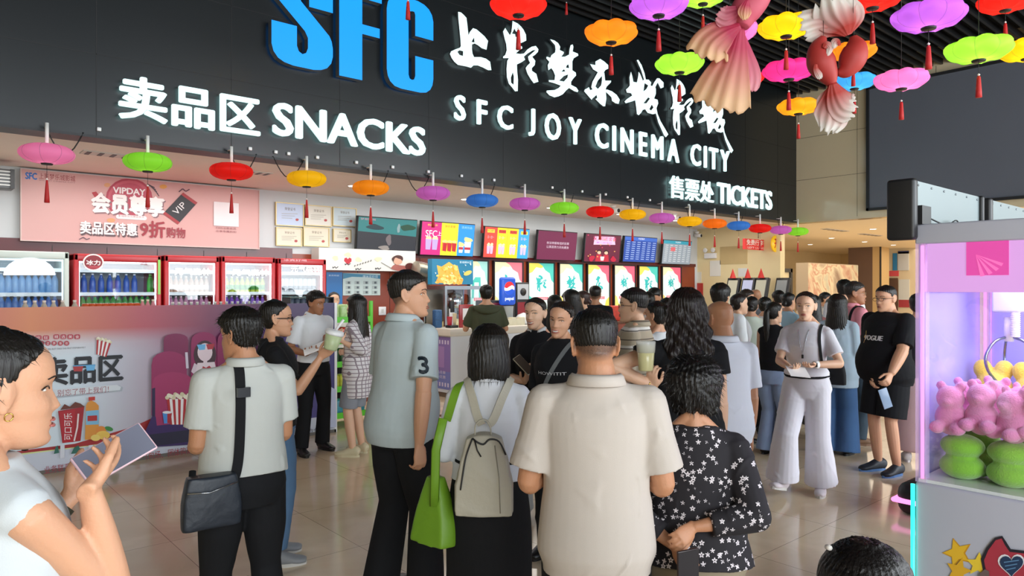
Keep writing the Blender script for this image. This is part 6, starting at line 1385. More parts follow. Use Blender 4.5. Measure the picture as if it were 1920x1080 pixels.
        for zz, rr_ in ((-.0620+.002*smile, .0034-.0006*smile), (-.0725-.0045*smile, .0042-.0006*smile)):
            pts = [(x*mw, ysurf(x*mw, zz, smile)+.0012-.001*abs(x), zz+sm*x*x+(.0035 if zz > -.07 else -.001)*(-abs(x)*.8)*(1 if zz > -.07 else -1)) for x in (-1, -.66, -.33, 0, .33, .66, 1)]
            ad(tube_geo(pts, [rr_*(1-.75*abs(x)**2)+.0006 for x in (-1, -.66, -.33, 0, .33, .66, 1)], 7), lp)
        if smile > .6: pts = [(x*.019, ysurf(x*.019, -.067, smile)+.0042, -.0685+sm*x*x*.8) for x in (-1, -.5, 0, .5, 1)]; ad(tube_geo(pts, [(.0022, .0030), (.0022, .0062), (.0022, .0070), (.0022, .0062), (.0022, .0030)], 6, xref=(0, 1, 0)), mat('teeth', 'e6e0d6', .3))
        bm = bmesh.new(); bm.from_mesh(me); base = len(me.materials)
        for m in b.mats: me.materials.append(m)
        vv = [bm.verts.new(v) for v in b.v]
        for fc, mi_ in zip(b.f, b.m):
            try: nf = bm.faces.new([vv[i] for i in fc]); nf.material_index = base+mi_; nf.smooth = True
            except ValueError: pass
        bm.to_mesh(me); bm.free()
    mobj('body', me, root)
    if hair and hair[0] != 'bald': mobj('hair', hair_mesh(hair[0], hair[1], Mh, (.0045, .006, .009)[lod], k, lod == 0 or (lod == 1 and hair[0] != 'buzz')), root)
    seed = int(u*7+d*13) % 9973; cv = (.0075, .010, .015)[lod]
    if top:
        inf = top.get('inf', .014); hem = top.get('hem', .86); P = [torso(hem, top.get('neck', 1.448), inf, top.get('loose', .012))]
        sl = top.get('sleeve', .62)
        for side, nm in ((1, 'R'), (-1, 'L')):
            s_, e, w = J['sh'+nm], J['el'+nm], J['wr'+nm]; P.append(bone(sp((side*.055, -.012, 1.398)), s_, .046+inf*.3, shr*aw+inf*.7)); P.append(bone(sp((side*.035, -.018, 1.432)), s_.lerp(sp((side*.05, -.014, 1.42)), .45), .030+inf*.3, .030+inf*.5)); 
            if sl <= 0: continue
            P.append(ball(s_, shr*aw+inf*.9))
            if sl <= 1: P.append(tube_geo([s_, s_.lerp(e, sl*.5), s_.lerp(e, sl)], [.052*aw+inf, .050*aw+inf*1.25, .048*aw+inf*top.get('flare', 1.6)], 18))
            else: P += [bone(s_, e, .052*aw+inf, .049*aw+inf, .042*aw+inf), tube_geo([e, e.lerp(w, .5*(sl-1)), e.lerp(w, sl-1)], [.043*aw+inf, .040*aw+inf, top.get('cuff', .036*aw+inf*.6)], 18), ball(e, .043*aw+inf)]
        me = weld(P, cv, 3 if lod == 0 else 2); folds(me, top.get('folds', .006), seed, top.get('freq', 1.0)); me.transform(Matrix.Scale(k, 4)); me.materials.append(top['mat']); o = mobj(top.get('name', 'shirt'), me, root); J['shirt'] = o
        if top.get('collar'):
            cm = top.get('cmat', top['mat']); b = MB(); gap = .35; n = 22; pts = []
            for i in range(n+1):
                a = math.pi/2+gap+(2*math.pi-2*gap)*i/n; dz = -.030*max(0, math.sin(a))**2
                pts.append(sp((math.cos(a)*(nr+.020), math.sin(a)*(nr+.022)-.014, 1.452+dz)))
            rad = [(.004, .023)]*(n+1); vs, fs = tube_geo(pts, rad, 10, xref=(RL @ Vector((.0, 0, 1)).cross(Vector((0, 1, 0)))))
            vs = []; fs = []
            for i, p in enumerate(pts):     # folded band: up the neck, over and down
                c_ = sp((0, -.014, 1.452)); o_ = (p-c_); o_.z = 0; o_.normalize()
                for (ro, z_) in ((-.008, -.018), (-.010, .018), (-.004, .024), (.006, .014), (.016, -.014), (.013, -.016), (.002, .006), (-.002, -.018)): vs.append(p+o_*ro+Vector((0, 0, z_)))
            for i in range(len(pts)-1):
                for q in range(8): a_ = i*8+q; b_ = i*8+(q+1) % 8; fs.append((a_, b_, b_+8, a_+8))
            fs += [tuple(range(7, -1, -1)), tuple(range(len(vs)-8, len(vs)))]
            b.add([v*k for v in vs], fs, cm, True); b.build('collar', root)
    if bottom:
        kd = bottom['kind']; bi = bottom.get('inf', .017); zt_ = bottom.get('top', .99); P = []
        if kd == 'skirt':
            hz = bottom.get('hem', .12); fl_ = bottom.get('flare', .06); pts = [(0, -.004, zt_), (0, -.008, .88), (0, 0, .7), (0, .0, .45), (0, 0, hz)]; rad = [(.150*w_+bi, .108*w_+bi), (.176*w_+bi, .128*w_+bi), (.178*w_+bi+fl_*.3, .135+bi+fl_*.3), (.175+fl_*.7, .14+fl_*.6), (.17+fl_, .14+fl_)]
            P.append(tube_geo(smooth_path(pts, 4), smooth_path(rad, 4), 40, xref=(1, 0, 0)))
        else:
            P.append(torso(.80, zt_, bi)); hz = bottom.get('hem', .07)
            for nm in 'RL':
                hip, kn, an = J['hip'+nm], J['kn'+nm], J['an'+nm]; rk = bottom.get('knee', .072); rh = bottom.get('cuff', .072)
                low = an+Vector((0, -.004, hz-.085))
                if kd == 'shorts': low = hip.lerp(kn, .93); P.append(tube_geo([hip+Vector((0, 0, .02)), hip.lerp(low, .5), low], [.088*w_+bi, .090*w_+bi, rh], 20)); continue
                P.append(tube_geo([hip+Vector((0, 0, .02)), hip.lerp(kn, .5), kn, kn.lerp(low, .5), low], [.086*w_+bi, .082*w_+bi, rk, (rk+rh)/2, rh], 20))
        me = weld(P, cv*1.1, 3 if lod == 0 else 2); folds(me, bottom.get('folds', .006), seed+5, .8); me.transform(Matrix.Scale(k, 4)); me.materials.append(bottom['mat']); J['bottom'] = mobj({'skirt': 'skirt', 'shorts': 'shorts'}.get(kd, 'trousers'), me, root)
    if shoes:
        for nm, side in (('R', 1), ('L', -1)):
            an = J['an'+nm]; yw = math.radians(J['yaw'+nm]); M = Matrix.Scale(k, 4) @ Matrix.Translation((an.x, an.y, an.z-.085)) @ Matrix.Rotation(yw, 4, 'Z') @ Matrix.Rotation(math.radians(J['pit'+nm]), 4, 'X')
            S_ = [(-.075, .045, .022, .025), (-.062, .050, .036, .045), (-.02, .060, .040, .058), (.03, .052, .041, .050), (.08, .040, .046, .038), (.13, .032, .048, .030), (.17, .028, .042, .025), (.195, .024, .022, .018)]
            P = tube_geo(smooth_path([(0, y, z) for y, z, a, b_ in S_], 3), smooth_path([(a, b_) for y, z, a, b_ in S_], 3), 20, xref=(1, 0, 0))
            P = ([Vector((v.x, v.y, max(.012, v.z))) for v in P[0]], P[1])
            me = weld([P, ball((0, -.03, .075), .040, (1, 1.25, .9))], .007 if lod < 2 else .011, 2); me.transform(M); me.materials.append(shoes['mat']); so = mobj('shoe', me, root)
            b = MB(); n = 20; out = [(.041*math.sin(a)*(1.12 if math.cos(a) > 0 else .95), .062+.137*math.cos(a)) for a in [2*math.pi*i/n for i in range(n)]]
            b.prism(out, .022, shoes.get('sole', shoes['mat']), lambda x, y, t: M @ Vector((x, y, t))); b.build('sole', so)
    J['root'] = root; J['k'] = k; J['Mh'] = Mh; J['M'] = MW; J['loc'] = loc; J['cv'] = cv_; PEOPLE[key] = J; return J
def W(J, p): return J['M'] @ (Vector(p)*J['k'])
def bvh_of(o): me = o.data; return BVHTree.FromPolygons([v.co.copy() for v in me.vertices], [tuple(p.vertices) for p in me.polygons])
def snap(bv, p, off, ref=None):
    """closest outer point of the clothing, seen from ref"""
    loc, nn, i, dd = bv.find_nearest(p); return (loc+nn*off, nn) if loc is not None else (Vector(p), Vector((0, 0, 1)))
def strap(J, pts, w_, m, name, off=.006, th=.004, on='shirt', sub=8, parent=None, free=False):
    """a flat band lying on the clothing; pts in local (unscaled) space"""
    k = J['k']; bv = bvh_of(J[on]) if not free else None; P = smooth_path([tuple(Vector(p)*k) for p in pts], sub); Q = []
    for p in P:
        if bv: q, nn = snap(bv, Vector(p), off)
        else: q, nn = Vector(p), Vector((0, -1, 0))
        Q.append((q, nn))
    for _ in range(10):
        Q = [Q[0]]+[((Q[i-1][0]+Q[i][0]*2+Q[i+1][0])/4, (Q[i-1][1]+Q[i][1]*2+Q[i+1][1]).normalized()) for i in range(1, len(Q)-1)]+[Q[-1]]
    vs = []; fs = []
    for i, (q, nn) in enumerate(Q):
        t = (Q[min(i+1, len(Q)-1)][0]-Q[max(0, i-1)][0]).normalized(); s_ = t.cross(nn).normalized()
        for a, b in ((-1, 0), (1, 0), (1, 1), (-1, 1)): vs.append(q+s_*a*w_/2+nn*b*th)
    for i in range(len(Q)-1):
        for q_ in range(4): a = i*4+q_; b = i*4+(q_+1) % 4; fs.append((a, b, b+4, a+4))
    fs += [(3, 2, 1, 0), tuple(range(len(vs)-4, len(vs)))]
    mb = MB(); mb.add([J['M'] @ v for v in vs], fs, m, False); o = mb.build(name)
    if parent is not None: child(o, parent)
    return o
def glasses(J, col='2a2422', thick=.0016, dark=False):
    b = MB(); m = mat('frame_'+col, col, .3); Mk = Matrix.Scale(J['k'], 4) @ J['Mh']
    for s_ in (1, -1):
        loop = []
        for i in range(17): a = 2*math.pi*i/16; x = .033+.022*math.cos(a); z = -.002+.016*math.sin(a)*(1 if abs(math.sin(a)) < .95 else .95); loop.append(Mk @ Vector((s_*x, .097-.2*(x-.01)**2*10, z)))
        b.tube(loop, thick, m, 6); 
        if dark: b.add(loop[:-1], [tuple(range(16))], mat('dark_lens', '1a1c20', .1))
        b.tube([Mk @ Vector((s_*.054, .090, .004)), Mk @ Vector((s_*.075, .05, .004)), Mk @ Vector((s_*.080, -.02, .002)), Mk @ Vector((s_*.076, -.032, -.012))], thick, m, 6)
    b.tube([Mk @ Vector((-.012, .099, .002)), Mk @ Vector((0, .102, .004)), Mk @ Vector((.012, .099, .002))], thick, m, 6); b.build('glasses', J['root'])

def decal(J, body, c, right, up, w_, h_, m, name, on='shirt', bold=0.0, shape=None, parent=None):
    """lettering printed on cloth: points are dropped onto the surface along its inward direction (local, unscaled)"""
    k = J['k']; bv = bvh_of(J[on]); c = Vector(c)*k; r_ = Vector(right).normalized(); u_ = Vector(up).normalized(); n_ = r_.cross(u_).normalized()
    b = MB(); lay = [((shape, [tuple(range(len(shape)))]) if shape else text_geo(body))]
    vs, fs = lay[0]; xs_ = [v[0] for v in vs]; ys_ = [v[1] for v in vs]; ax, bx, ay, by = min(xs_), max(xs_), min(ys_), max(ys_)
    for i_, (dx, dy) in enumerate(((0, 0),) if not bold else ((0, 0), (bold, 0), (-bold, 0), (0, bold), (0, -bold))):
        V = []
        for v in vs:
            x = ((v[0]-ax)/(bx-ax)-.5+dx)*w_*k; y = ((v[1]-ay)/(by-ay)-.5+dy)*h_*k; o_ = c+r_*x+u_*y+n_*.4
            q, nn, i, dd = bv.ray_cast(o_, -n_); V.append((q+n_*(.003+.0003*i_)) if q is not None else c+r_*x+u_*y)
        b.add(V, fs, m)
    return b.build(name, J['root'])
# ------------------------------------------------------------ patterned cloth
def pat_mat(name, build):
    m, nt, N, L, b = node_mat(name); b.inputs['Roughness'].default_value = .85; tc = N.new('ShaderNodeTexCoord'); c = build(N, L, tc); L.new(c, b.inputs['Base Color']); return m
def mixc(N, L, fac, a, b_):
    mx = N.new('ShaderNodeMix'); mx.data_type = 'RGBA'; L.new(fac, mx.inputs[0])
    for i, c in ((6, a), (7, b_)):
        if isinstance(c, str): mx.inputs[i].default_value = (*hexc(c), 1)
        else: L.new(c, mx.inputs[i])
    return mx.outputs[2]
def mth(N, L, op, a, b_=0.0):
    n = N.new('ShaderNodeMath'); n.operation = op
    for i, x in enumerate((a, b_)):
        if isinstance(x, (int, float)): n.inputs[i].default_value = x
        else: L.new(x, n.inputs[i])
    return n.outputs[0]
def stripes(N, L, tc):
    sp = N.new('ShaderNodeSeparateXYZ'); L.new(tc.outputs['Object'], sp.inputs[0]); z = sp.outputs[2]
    f1 = mth(N, L, 'GREATER_THAN', mth(N, L, 'FRACT', mth(N, L, 'MULTIPLY', z, 8.5)), .78); f2 = mth(N, L, 'GREATER_THAN', mth(N, L, 'FRACT', mth(N, L, 'ADD', mth(N, L, 'MULTIPLY', z, 17), .3)), .88)
    return mixc(N, L, f2, mixc(N, L, f1, 'b3a792', 'e4e2dc'), '5e564c')
def floral(N, L, tc):
    v = N.new('ShaderNodeTexVoronoi'); v.inputs['Scale'].default_value = 44; v.inputs['Randomness'].default_value = .9; L.new(tc.outputs['Object'], v.inputs[0])
    sb = N.new('ShaderNodeVectorMath'); sb.operation = 'SUBTRACT'; sc = N.new('ShaderNodeVectorMath'); sc.operation = 'SCALE'; sc.inputs['Scale'].default_value = 1.0
    L.new(tc.outputs['Object'], sc.inputs[0]); L.new(sc.outputs[0], sb.inputs[0]); L.new(v.outputs['Position'], sb.inputs[1])
    sp = N.new('ShaderNodeSeparateXYZ'); L.new(sb.outputs[0], sp.inputs[0])
    ang = mth(N, L, 'ARCTAN2', sp.outputs[0], sp.outputs[2]); pet = mth(N, L, 'COSINE', mth(N, L, 'MULTIPLY', ang, 5)); rad = mth(N, L, 'ADD', mth(N, L, 'MULTIPLY', pet, .10), .31)
    inn = mth(N, L, 'LESS_THAN', v.outputs['Distance'], rad); core = mth(N, L, 'LESS_THAN', v.outputs['Distance'], .10)
    hide = mth(N, L, 'GREATER_THAN', mth(N, L, 'FRACT', mth(N, L, 'MULTIPLY', sum_col(N, L, v.outputs['Color']), 3.7)), .22)
    f = mth(N, L, 'MULTIPLY', mth(N, L, 'MULTIPLY', inn, hide), mth(N, L, 'SUBTRACT', 1.0, core)); return mixc(N, L, f, '17141a', 'cfc8cc')
def sum_col(N, L, c): s = N.new('ShaderNodeSeparateColor'); L.new(c, s.inputs[0]); return mth(N, L, 'ADD', s.outputs[0], s.outputs[1])
def plaid(N, L, tc):
    sp = N.new('ShaderNodeSeparateXYZ'); L.new(tc.outputs['Object'], sp.inputs[0])
    g = lambda a: mth(N, L, 'GREATER_THAN', mth(N, L, 'FRACT', mth(N, L, 'MULTIPLY', a, 26)), .78)
    f = mth(N, L, 'MAXIMUM', g(sp.outputs[0]), g(sp.outputs[2])); return mixc(N, L, f, 'dcd8da', '8d8088')
M_stripe = pat_mat('striped_knit', stripes); M_floral = pat_mat('floral_chiffon', floral); M_plaid = pat_mat('plaid_cotton', plaid)
BLK = cloth('17181b'); WHT = cloth('d6dadd'); CRM = cloth('bdb4ab'); GRY = cloth('aab7b9'); JNS = cloth('5a7a9c', noise=.12); LJN = cloth('8fa3c4', noise=.08); SHB = mat('shoe_black', '1a1a1c', .4); SHW = mat('shoe_white', 'd8d6d8', .6); SOL = mat('sole_white', 'cfcdc8', .6)
def B(kind='trousers', m=BLK, **k): return dict(kind=kind, mat=m, **k)
def Tp(m, **k): return dict(mat=m, **k)
fwd = ((.16, .10, -1), (-.25, 1, .12))

# ---- near people
P1 = person('p1', -30, 1.30, 1.60, 64, 'woman in white sleeveless top at the left edge, in profile with her phone', 'f', 'mid', ('tied', {'seed': 5}), lod=0, head=(12, 4, 0), smile=.3,
    top=Tp(cloth('c2c8cb'), sleeve=0, hem=.84, inf=.016, folds=.004), bottom=B(), shoes=dict(mat=SHB), armR={'to': (170, 925, 1.32), 'pole': (-.15, -.35, -1)}, handR={'aim': (222, 862, 1.44), 'cn': (-.4, .55, .75), 'curl': [.25, .28, .34, .42], 'thumb': .15},
    armL={'to': (128, 935, 1.6), 'pole': (.2, -.2, -1)}, handL={'aim': (178, 878, 1.65), 'cn': (.5, .2, -.8), 'curl': .4})
P2 = person('p2', 458, 3.1, 1.58, -14, 'man in an off-white polo with a black crossbody bag, back turned, head turned left', 'm', 'tan', ('short', {'seed': 7}), lod=0, head=(-32, 4, 0), w_=1.0, belly=.02,
    top=Tp(cloth('bec1bc'), collar=True, hem=.925, sleeve=.72, loose=.018, folds=.013), bottom=B(top=1.04, cuff=.085), shoes=dict(mat=SHB), armL=((.12, .02, -1), (-.25, 1, .05)), armR=((.1, .15, -1), (-.4, 1, .2)), stance=.14)
P3 = person('p3', 512, 4.4, 1.60, 85, 'woman in a black tee with dark glasses holding up a paper cup, in profile', 'f', 'mid', ('tied', {'seed': 9}), lod=0, head=(0, 2, 0), w_=1.12,
    top=Tp(cloth('1b1c1f'), hem=.90, sleeve=.75, folds=.006), bottom=B(m=JNS, top=1.02, cuff=.085, hem=.12), shoes=dict(mat=mat('shoe_grey', '8a8d92', .6), sole=SOL), armR={'to': (600, 672, 4.25), 'pole': (.2, -.1, -1)}, handR={'aim': (622, 652, 4.22), 'cn': (.3, .6, .7), 'curl': .55}, stance=.10)
glasses(P3, '18181a', .0028)
P4 = person('p4', 588, 7.35, 1.64, 152, 'dark-haired man in a white shirt and black trousers reading papers before the barrier', 'm', 'dark', ('short', {'seed': 2}), lod=1, head=(-22, 10, 0), w_=.95,
    top=Tp(cloth('dfe3e8'), collar=True, hem=.955, sleeve=.8, folds=.006), bottom=B(top=1.0, cuff=.08), shoes=dict(mat=SHB), armR={'to': (574, 664, 7.1)}, armL={'to': (608, 664, 7.05)}, handR={'aim': (588, 655, 7.0), 'n': (0, .3, 1)}, handL={'aim': (596, 657, 7.0), 'n': (0, .3, 1)}, legs={'R': {'foot': (.17, .05)}, 'L': {'foot': (-.13, -.05)}})
P5 = person('p5', 670, 7.2, 1.60, -62, 'long-haired girl in an open white plaid shirt and pale clogs beside the green rack', 'f', 'light', ('long', {'len': .52, 'seed': 4}), lod=1, w_=.9,
    top=Tp(M_plaid, hem=.62, sleeve=1.55, inf=.024, loose=.03, folds=.008), bottom=B('shorts', cloth('8a8f98'), cuff=.10), shoes=dict(mat=mat('shoe_cream', 'd9cfae', .5)), armR={'to': (655, 660, 7.2)}, armL={'to': (640, 640, 7.0)}, handL={'aim': (638, 615, 7.0)})
P6 = person('p6', 750, 3.85, 1.76, 52, 'tall man in a pale grey-blue polo with a dark 3 on the sleeve, looking right', 'm', 'mid', ('fade', {'seed': 11, 'col': '1d1a17'}), lod=0, head=(42, -2, 0), lean=4, w_=1.05, belly=.035, neck=1.1,
    top=Tp(cloth('b4c1c4'), collar=True, hem=.815, sleeve=.78, loose=.02, flare=2.0, folds=.012), bottom=B(top=1.0, cuff=.10, knee=.085), shoes=dict(mat=SHB), armR={'to': (786, 838, 3.62), 'pole': (.6, -.5, -1)}, handR={'aim': (789, 872, 3.62), 'curl': .5}, armL=((.1, .1, -1), (-.2, .8, -.5)), legs={'R': {'foot': (.16, .04)}, 'L': {'foot': (-.13, -.02)}})
P7 = person('p7', 917, 3.1, 1.505, 2, 'woman with a black bob, white shirt and long black skirt, back turned, wearing a backpack', 'f', 'light', ('bob', {'seed': 3}), lod=0, head=(0, 6, 0), w_=1.0,
    top=Tp(cloth('d8dce4'), collar=True, hem=.96, sleeve=1.35, inf=.018, folds=.010), bottom=B('skirt', BLK, top=1.06, hem=.14, flare=.05), shoes=dict(mat=SHB), armR=((.22, .1, -1), (-.3, 1, .1)), armL=((.26, .06, -1), (-.1, .8, -.2)))
P8 = person('p8', 1118, 2.34, 1.60, -2, 'broad man in a cream polo shirt seen from behind, centre foreground, head bent', 'm', 'tan', ('fade', {'seed': 21, 'col': '141210'}), lod=0, head=(-6, 16, 0), lean=2, w_=1.06, neck=1.22, armw=1.06,
    top=Tp(CRM, collar=True, hem=.80, sleeve=.80, inf=.016, loose=.012, flare=2.0, folds=.017), bottom=B(cuff=.09), shoes=dict(mat=SHB), armR=((.20, .02, -1), (-.5, 1, .25)), armL=((.22, .02, -1), (-.5, 1, .2)))
P15 = person('p15', 1300, 2.48, 1.41, -4, 'short older woman in a sheer black floral blouse, hands clasped behind her back', 'f', 'tan', ('puffy', {'seed': 8, 'col': '12100f'}), lod=0, head=(8, 8, 0), w_=1.16,
    top=Tp(M_floral, hem=.88, sleeve=1.75, inf=.024, loose=.02, cuff=.05, folds=.012), bottom=B(m=cloth('857a66')), shoes=dict(mat=SHB), armR={'to': (1302, 988, 2.33), 'pole': (.5, -.3, -.6)}, armL={'to': (1262, 1022, 2.36), 'pole': (1, -.2, -.1)}, handR={'aim': (1278, 1012, 2.28), 'cn': (-.2, -.3, .9), 'curl': .5}, handL={'aim': (1292, 1062, 2.28), 'cn': (.2, .1, .9), 'curl': .55})
P13 = person('p13', 1288, 3.9, 1.66, -12, 'woman with long wavy dark hair and a black short-sleeved top, back turned', 'f', 'light', ('wavy', {'len': .36, 'seed': 12, 'col': '1c1412'}), lod=0, w_=1.12, armw=1.15,
    top=Tp(cloth('16171a'), hem=.90, sleeve=.45, folds=.006), bottom=B(), shoes=dict(mat=SHB), armL={'to': (1222, 722, 3.85), 'pole': (.5, -.3, -1)}, handL={'aim': (1216, 690, 3.8), 'cn': (.6, .2, .6), 'curl': .5})
P14 = person('p14', 1354, 4.25, 1.60, -28, 'bald man in a white polo and pale grey trousers, back turned', 'm', 'tan', ('bald', {}), lod=0, head=(-12, 6, 0), w_=1.02, belly=.03, neck=1.15,
    top=Tp(cloth('dfe5f0'), collar=True, hem=.81, sleeve=.8, loose=.02, folds=.008), bottom=B(m=cloth('b9bccb'), cuff=.075, hem=.13), shoes=dict(mat=SHW, sole=SOL), armL=((.2, .15, -1), (-.4, 1, .1)), legs={'R': {'foot': (.14, .16), 'yaw': -12}, 'L': {'foot': (-.10, -.10)}})
P22 = person('p22', 1620, 1.17, 1.248, 14, 'child with long dark hair, only the crown showing at the bottom right', 'f', 'light', ('long', {'len': .4, 'seed': 14, 'col': '14100f'}), lod=0, w_=.9, top=Tp(cloth('d8c8d0'), hem=.86), bottom=B(m=JNS), shoes=dict(mat=SHW))
b = MB(); Mk = Matrix.Scale(P22['k'], 4) @ P22['Mh']; b.tube([Mk @ Vector((-.062, -.055, .116)), Mk @ Vector((-.075, -.03, .108))], .0045, mat('clip', 'e8e4e0', .3), 8); b.build('hair_clip', P22['root'])

# ---- middle distance
P9 = person('p9', 1006, 5.2, 1.60, -162, 'smiling woman in a black top with white collar', 'f', 'light', ('tied', {'seed': 15}), lod=0, smile=1, head=(8, 0, 3), w_=1.05,
    top=Tp(cloth('1a1b20'), collar=True, cmat=WHT, hem=.90, sleeve=1.1, folds=.005), bottom=B(m=WHT, top=1.0), shoes=dict(mat=SHW), armL={'to': (1012, 706, 5.0), 'pole': (.5, -.2, -1)}, handL={'aim': (990, 692, 4.95), 'n': (0, .2, 1), 'curl': .35}, armR={'to': (983, 715, 5.05), 'pole': (.5, -.2, -1)}, handR={'aim': (990, 700, 5.0), 'n': (0, .2, 1)})
P10 = person('p10', 1052, 4.5, 1.585, -158, 'laughing woman in a black tee with white lettering and a grey bag strap', 'f', 'mid', ('tied', {'seed': 16, 'col': '1c1512'}), lod=0, smile=1, head=(0, 2, -4), w_=1.12,
    top=Tp(cloth('17181c'), hem=.90, sleeve=.9, folds=.005), bottom=B(), shoes=dict(mat=SHB))
decal(P10, 'HOWITIT', (.0, .1, 1.235), (-1, .15, 0), (0, .1, 1), .20, .020, fm('c8c8cc'), 'shirt_lettering')
P11 = person('p11', 1192, 5.0, 1.665, -78, 'man with glasses in a beige striped polo, facing left', 'm', 'light', ('fade', {'seed': 17, 'col': '161312'}), lod=0, head=(-6, 0, 0), w_=1.08, belly=.05,
    top=Tp(M_stripe, collar=True, hem=.90, sleeve=.9, loose=.016, folds=.006), bottom=B(m=cloth('2a3038'), top=1.0), shoes=dict(mat=SHB), armL=((.1, .15, -1), (0, .9, -.2)), armR=((.1, .1, -1), (0, .5, -.8)))
glasses(P11, '3a2c28', .0015)
P12 = person('p12', 1233, 5.5, 1.57, -48, 'woman with tied hair and a pale clip in a white top behind the striped man', 'f', 'mid', ('bun', {'seed': 18}), lod=1, w_=1.05, head=(-10, 0, 0), top=Tp(WHT, hem=.9, sleeve=1.2), bottom=B(), shoes=dict(mat=SHB))
MB().rbox((-.02, -.015, -.03), (.02, .015, .03), .01, mat('clip_pink', 'e8d4d6', .3)).build('hair_clip', P12['root']).location = (P12['M'].inverted() @ W(P12, P12['Mh'] @ Vector((.03, -.13, .06))))
P16 = person('p16', 1450, 7.2, 1.53, 28, 'girl with a long ponytail in a black vest and pale flared jeans', 'f', 'light', ('pony', {'len': .36, 'seed': 19}), lod=1, w_=.98, head=(14, 0, 0), top=Tp(cloth('15161a'), sleeve=.0, hem=.93, folds=.004), bottom=B(m=LJN, top=1.02, cuff=.10, hem=.04), shoes=dict(mat=SHB), armR=((.05, .1, -1), (-.1, 1, .1)), armL=((.1, .05, -1), (-.1, 1, 0)))
P17 = person('p17', 1512, 5.85, 1.64, -168, 'woman all in white walking forward, black belt and shoulder strap, holding papers', 'f', 'light', ('tied', {'seed': 20, 'col': '1a1614'}), lod=0, w_=1.04, head=(0, 0, 2),
    top=Tp(cloth('dcdce4'), hem=.975, sleeve=.72, folds=.005), bottom=B(m=cloth('dcdbe4'), top=1.0, cuff=.135, knee=.10, hem=.09, inf=.02, folds=.008), shoes=dict(mat=mat('shoe_pinkwhite', 'd8cfd4', .6), sole=SOL),
    armR={'to': (1482, 690, 5.6), 'pole': (.8, -.2, -1)}, armL={'to': (1526, 684, 5.6), 'pole': (1, -.3, -1)}, handR={'aim': (1494, 690, 5.5), 'n': (0, .3, 1)}, handL={'aim': (1506, 690, 5.5), 'n': (0, .3, 1)}, legs={'R': {'foot': (.15, .20), 'lift': .05, 'pitch': 14}, 'L': {'foot': (-.10, -.08)}})
P18 = person('p18', 1570, 7.25, 1.60, 12, 'long-haired woman in a pale blue shirt and wide blue jeans, back turned', 'f', 'light', ('long', {'len': .46, 'seed': 22}), lod=1, w_=1.05, top=Tp(cloth('b4cbdc'), hem=.72, sleeve=1.2, inf=.022, loose=.03), bottom=B(m=cloth('4b6f9e', noise=.1), cuff=.13, knee=.10, hem=.03), shoes=dict(mat=SHB))
P19 = person('p19', 1600, 7.75, 1.735, 62, 'man in a pink polo and dark jeans with a black backpack strap, looking right', 'm', 'dark', ('fade', {'seed': 23, 'col': '2a2624'}), lod=1, head=(24, 0, 0), w_=1.0, top=Tp(cloth('dc8f9c'), collar=True, hem=.84, sleeve=.8, loose=.02), bottom=B(m=cloth('3d4c58', noise=.15), cuff=.085), shoes=dict(mat=mat('shoe_tan', '8a6a52', .6)))
glasses(P19, 'a08868', .0015)
P20 = person('p20', 1664, 6.5, 1.70, -138, 'heavy man with glasses in a black tee and black shorts holding a card', 'm', 'mid', ('buzz', {'seed': 24, 'col': '100e0d'}), lod=0, head=(-4, 4, 0), w_=1.24, belly=.07, neck=1.2, armw=1.25,
    top=Tp(cloth('141519'), hem=.80, sleeve=.85, loose=.02, folds=.006), bottom=B('shorts', cloth('16171b'), cuff=.125), shoes=dict(mat=mat('shoe_navy', '1c2430', .5), sole=mat('sole_blue', '5a86c0', .5)), armL={'to': (1668, 712, 6.1), 'pole': (.6, -.4, -1)}, handL={'aim': (1658, 728, 6.05), 'curl': .5}, armR={'to': (1636, 715, 6.45), 'pole': (.6, -.4, -1)})
glasses(P20, '2a2422', .0018)
decal(P20, 'VOGUE', (.0, .2, 1.22), (-1, 0, 0), (0, 0, 1), .19, .042, fm('d8d8d8'), 'shirt_lettering', bold=.02); decal(P20, '', (.085, .2, 1.225), (-1, 0, 0), (0, 0, 1), .05, .11, fm('b08a2c'), 'shirt_emblem', shape=[Vector(p) for p in ((.4, 0, 0), (.6, 0, 0), (.6, .4, 0), (1, .42, 0), (1, .58, 0), (.6, .6, 0), (.6, 1, 0), (.4, 1, 0), (.4, .6, 0), (0, .58, 0), (0, .42, 0), (.4, .4, 0))])
P21 = person('p21', 1722, 6.9, 1.62, 0, 'woman in a dusty pink long skirt mostly hidden behind the claw machine', 'f', 'mid', ('tied', {'seed': 25}), lod=2, top=Tp(cloth('26242a')), bottom=B('skirt', cloth('c9a9ac'), hem=.12), shoes=dict(mat=SHW))

# ---- back crowd
def far(key, u, v, d, f, lab, sex='m', hair='short', col=WHT, skin='mid', bcol=BLK, hseed=1, hcol='15120f', arms=None, **k):
    h = H-(v-540)/FPX*d; hk = {'seed': hseed, 'col': hcol}
    return person(key, u, d, h, f, lab, sex, skin, (hair, hk), lod=2, top=Tp(col, hem=.86, sleeve=.8), bottom=B(m=bcol), shoes=dict(mat=SHB), armR=arms, armL=arms, **k)
P23 = far('p23', 912, 537, 9.6, -6, 'man in a dark green hoodie and black cap leaning at the white counter', 'm', 'short', cloth('4a4f3c'), arms=((.35, .3, -1), (-.1, .8, .5)), w_=1.12)
b = MB(); hm = cloth('4a4f3c'); c = Vector((0, -.10, 1.42)); b.tube([tuple((c+Vector((.16*math.sin(a), -.02-.05*math.cos(a), -.05*math.cos(a))))*P23['k']) for a in [(-1.6+3.2*i/10) for i in range(11)]], [.02+.03*math.sin(math.pi*i/10) for i in range(11)], hm, 10); b.build('hood', P23['root'])
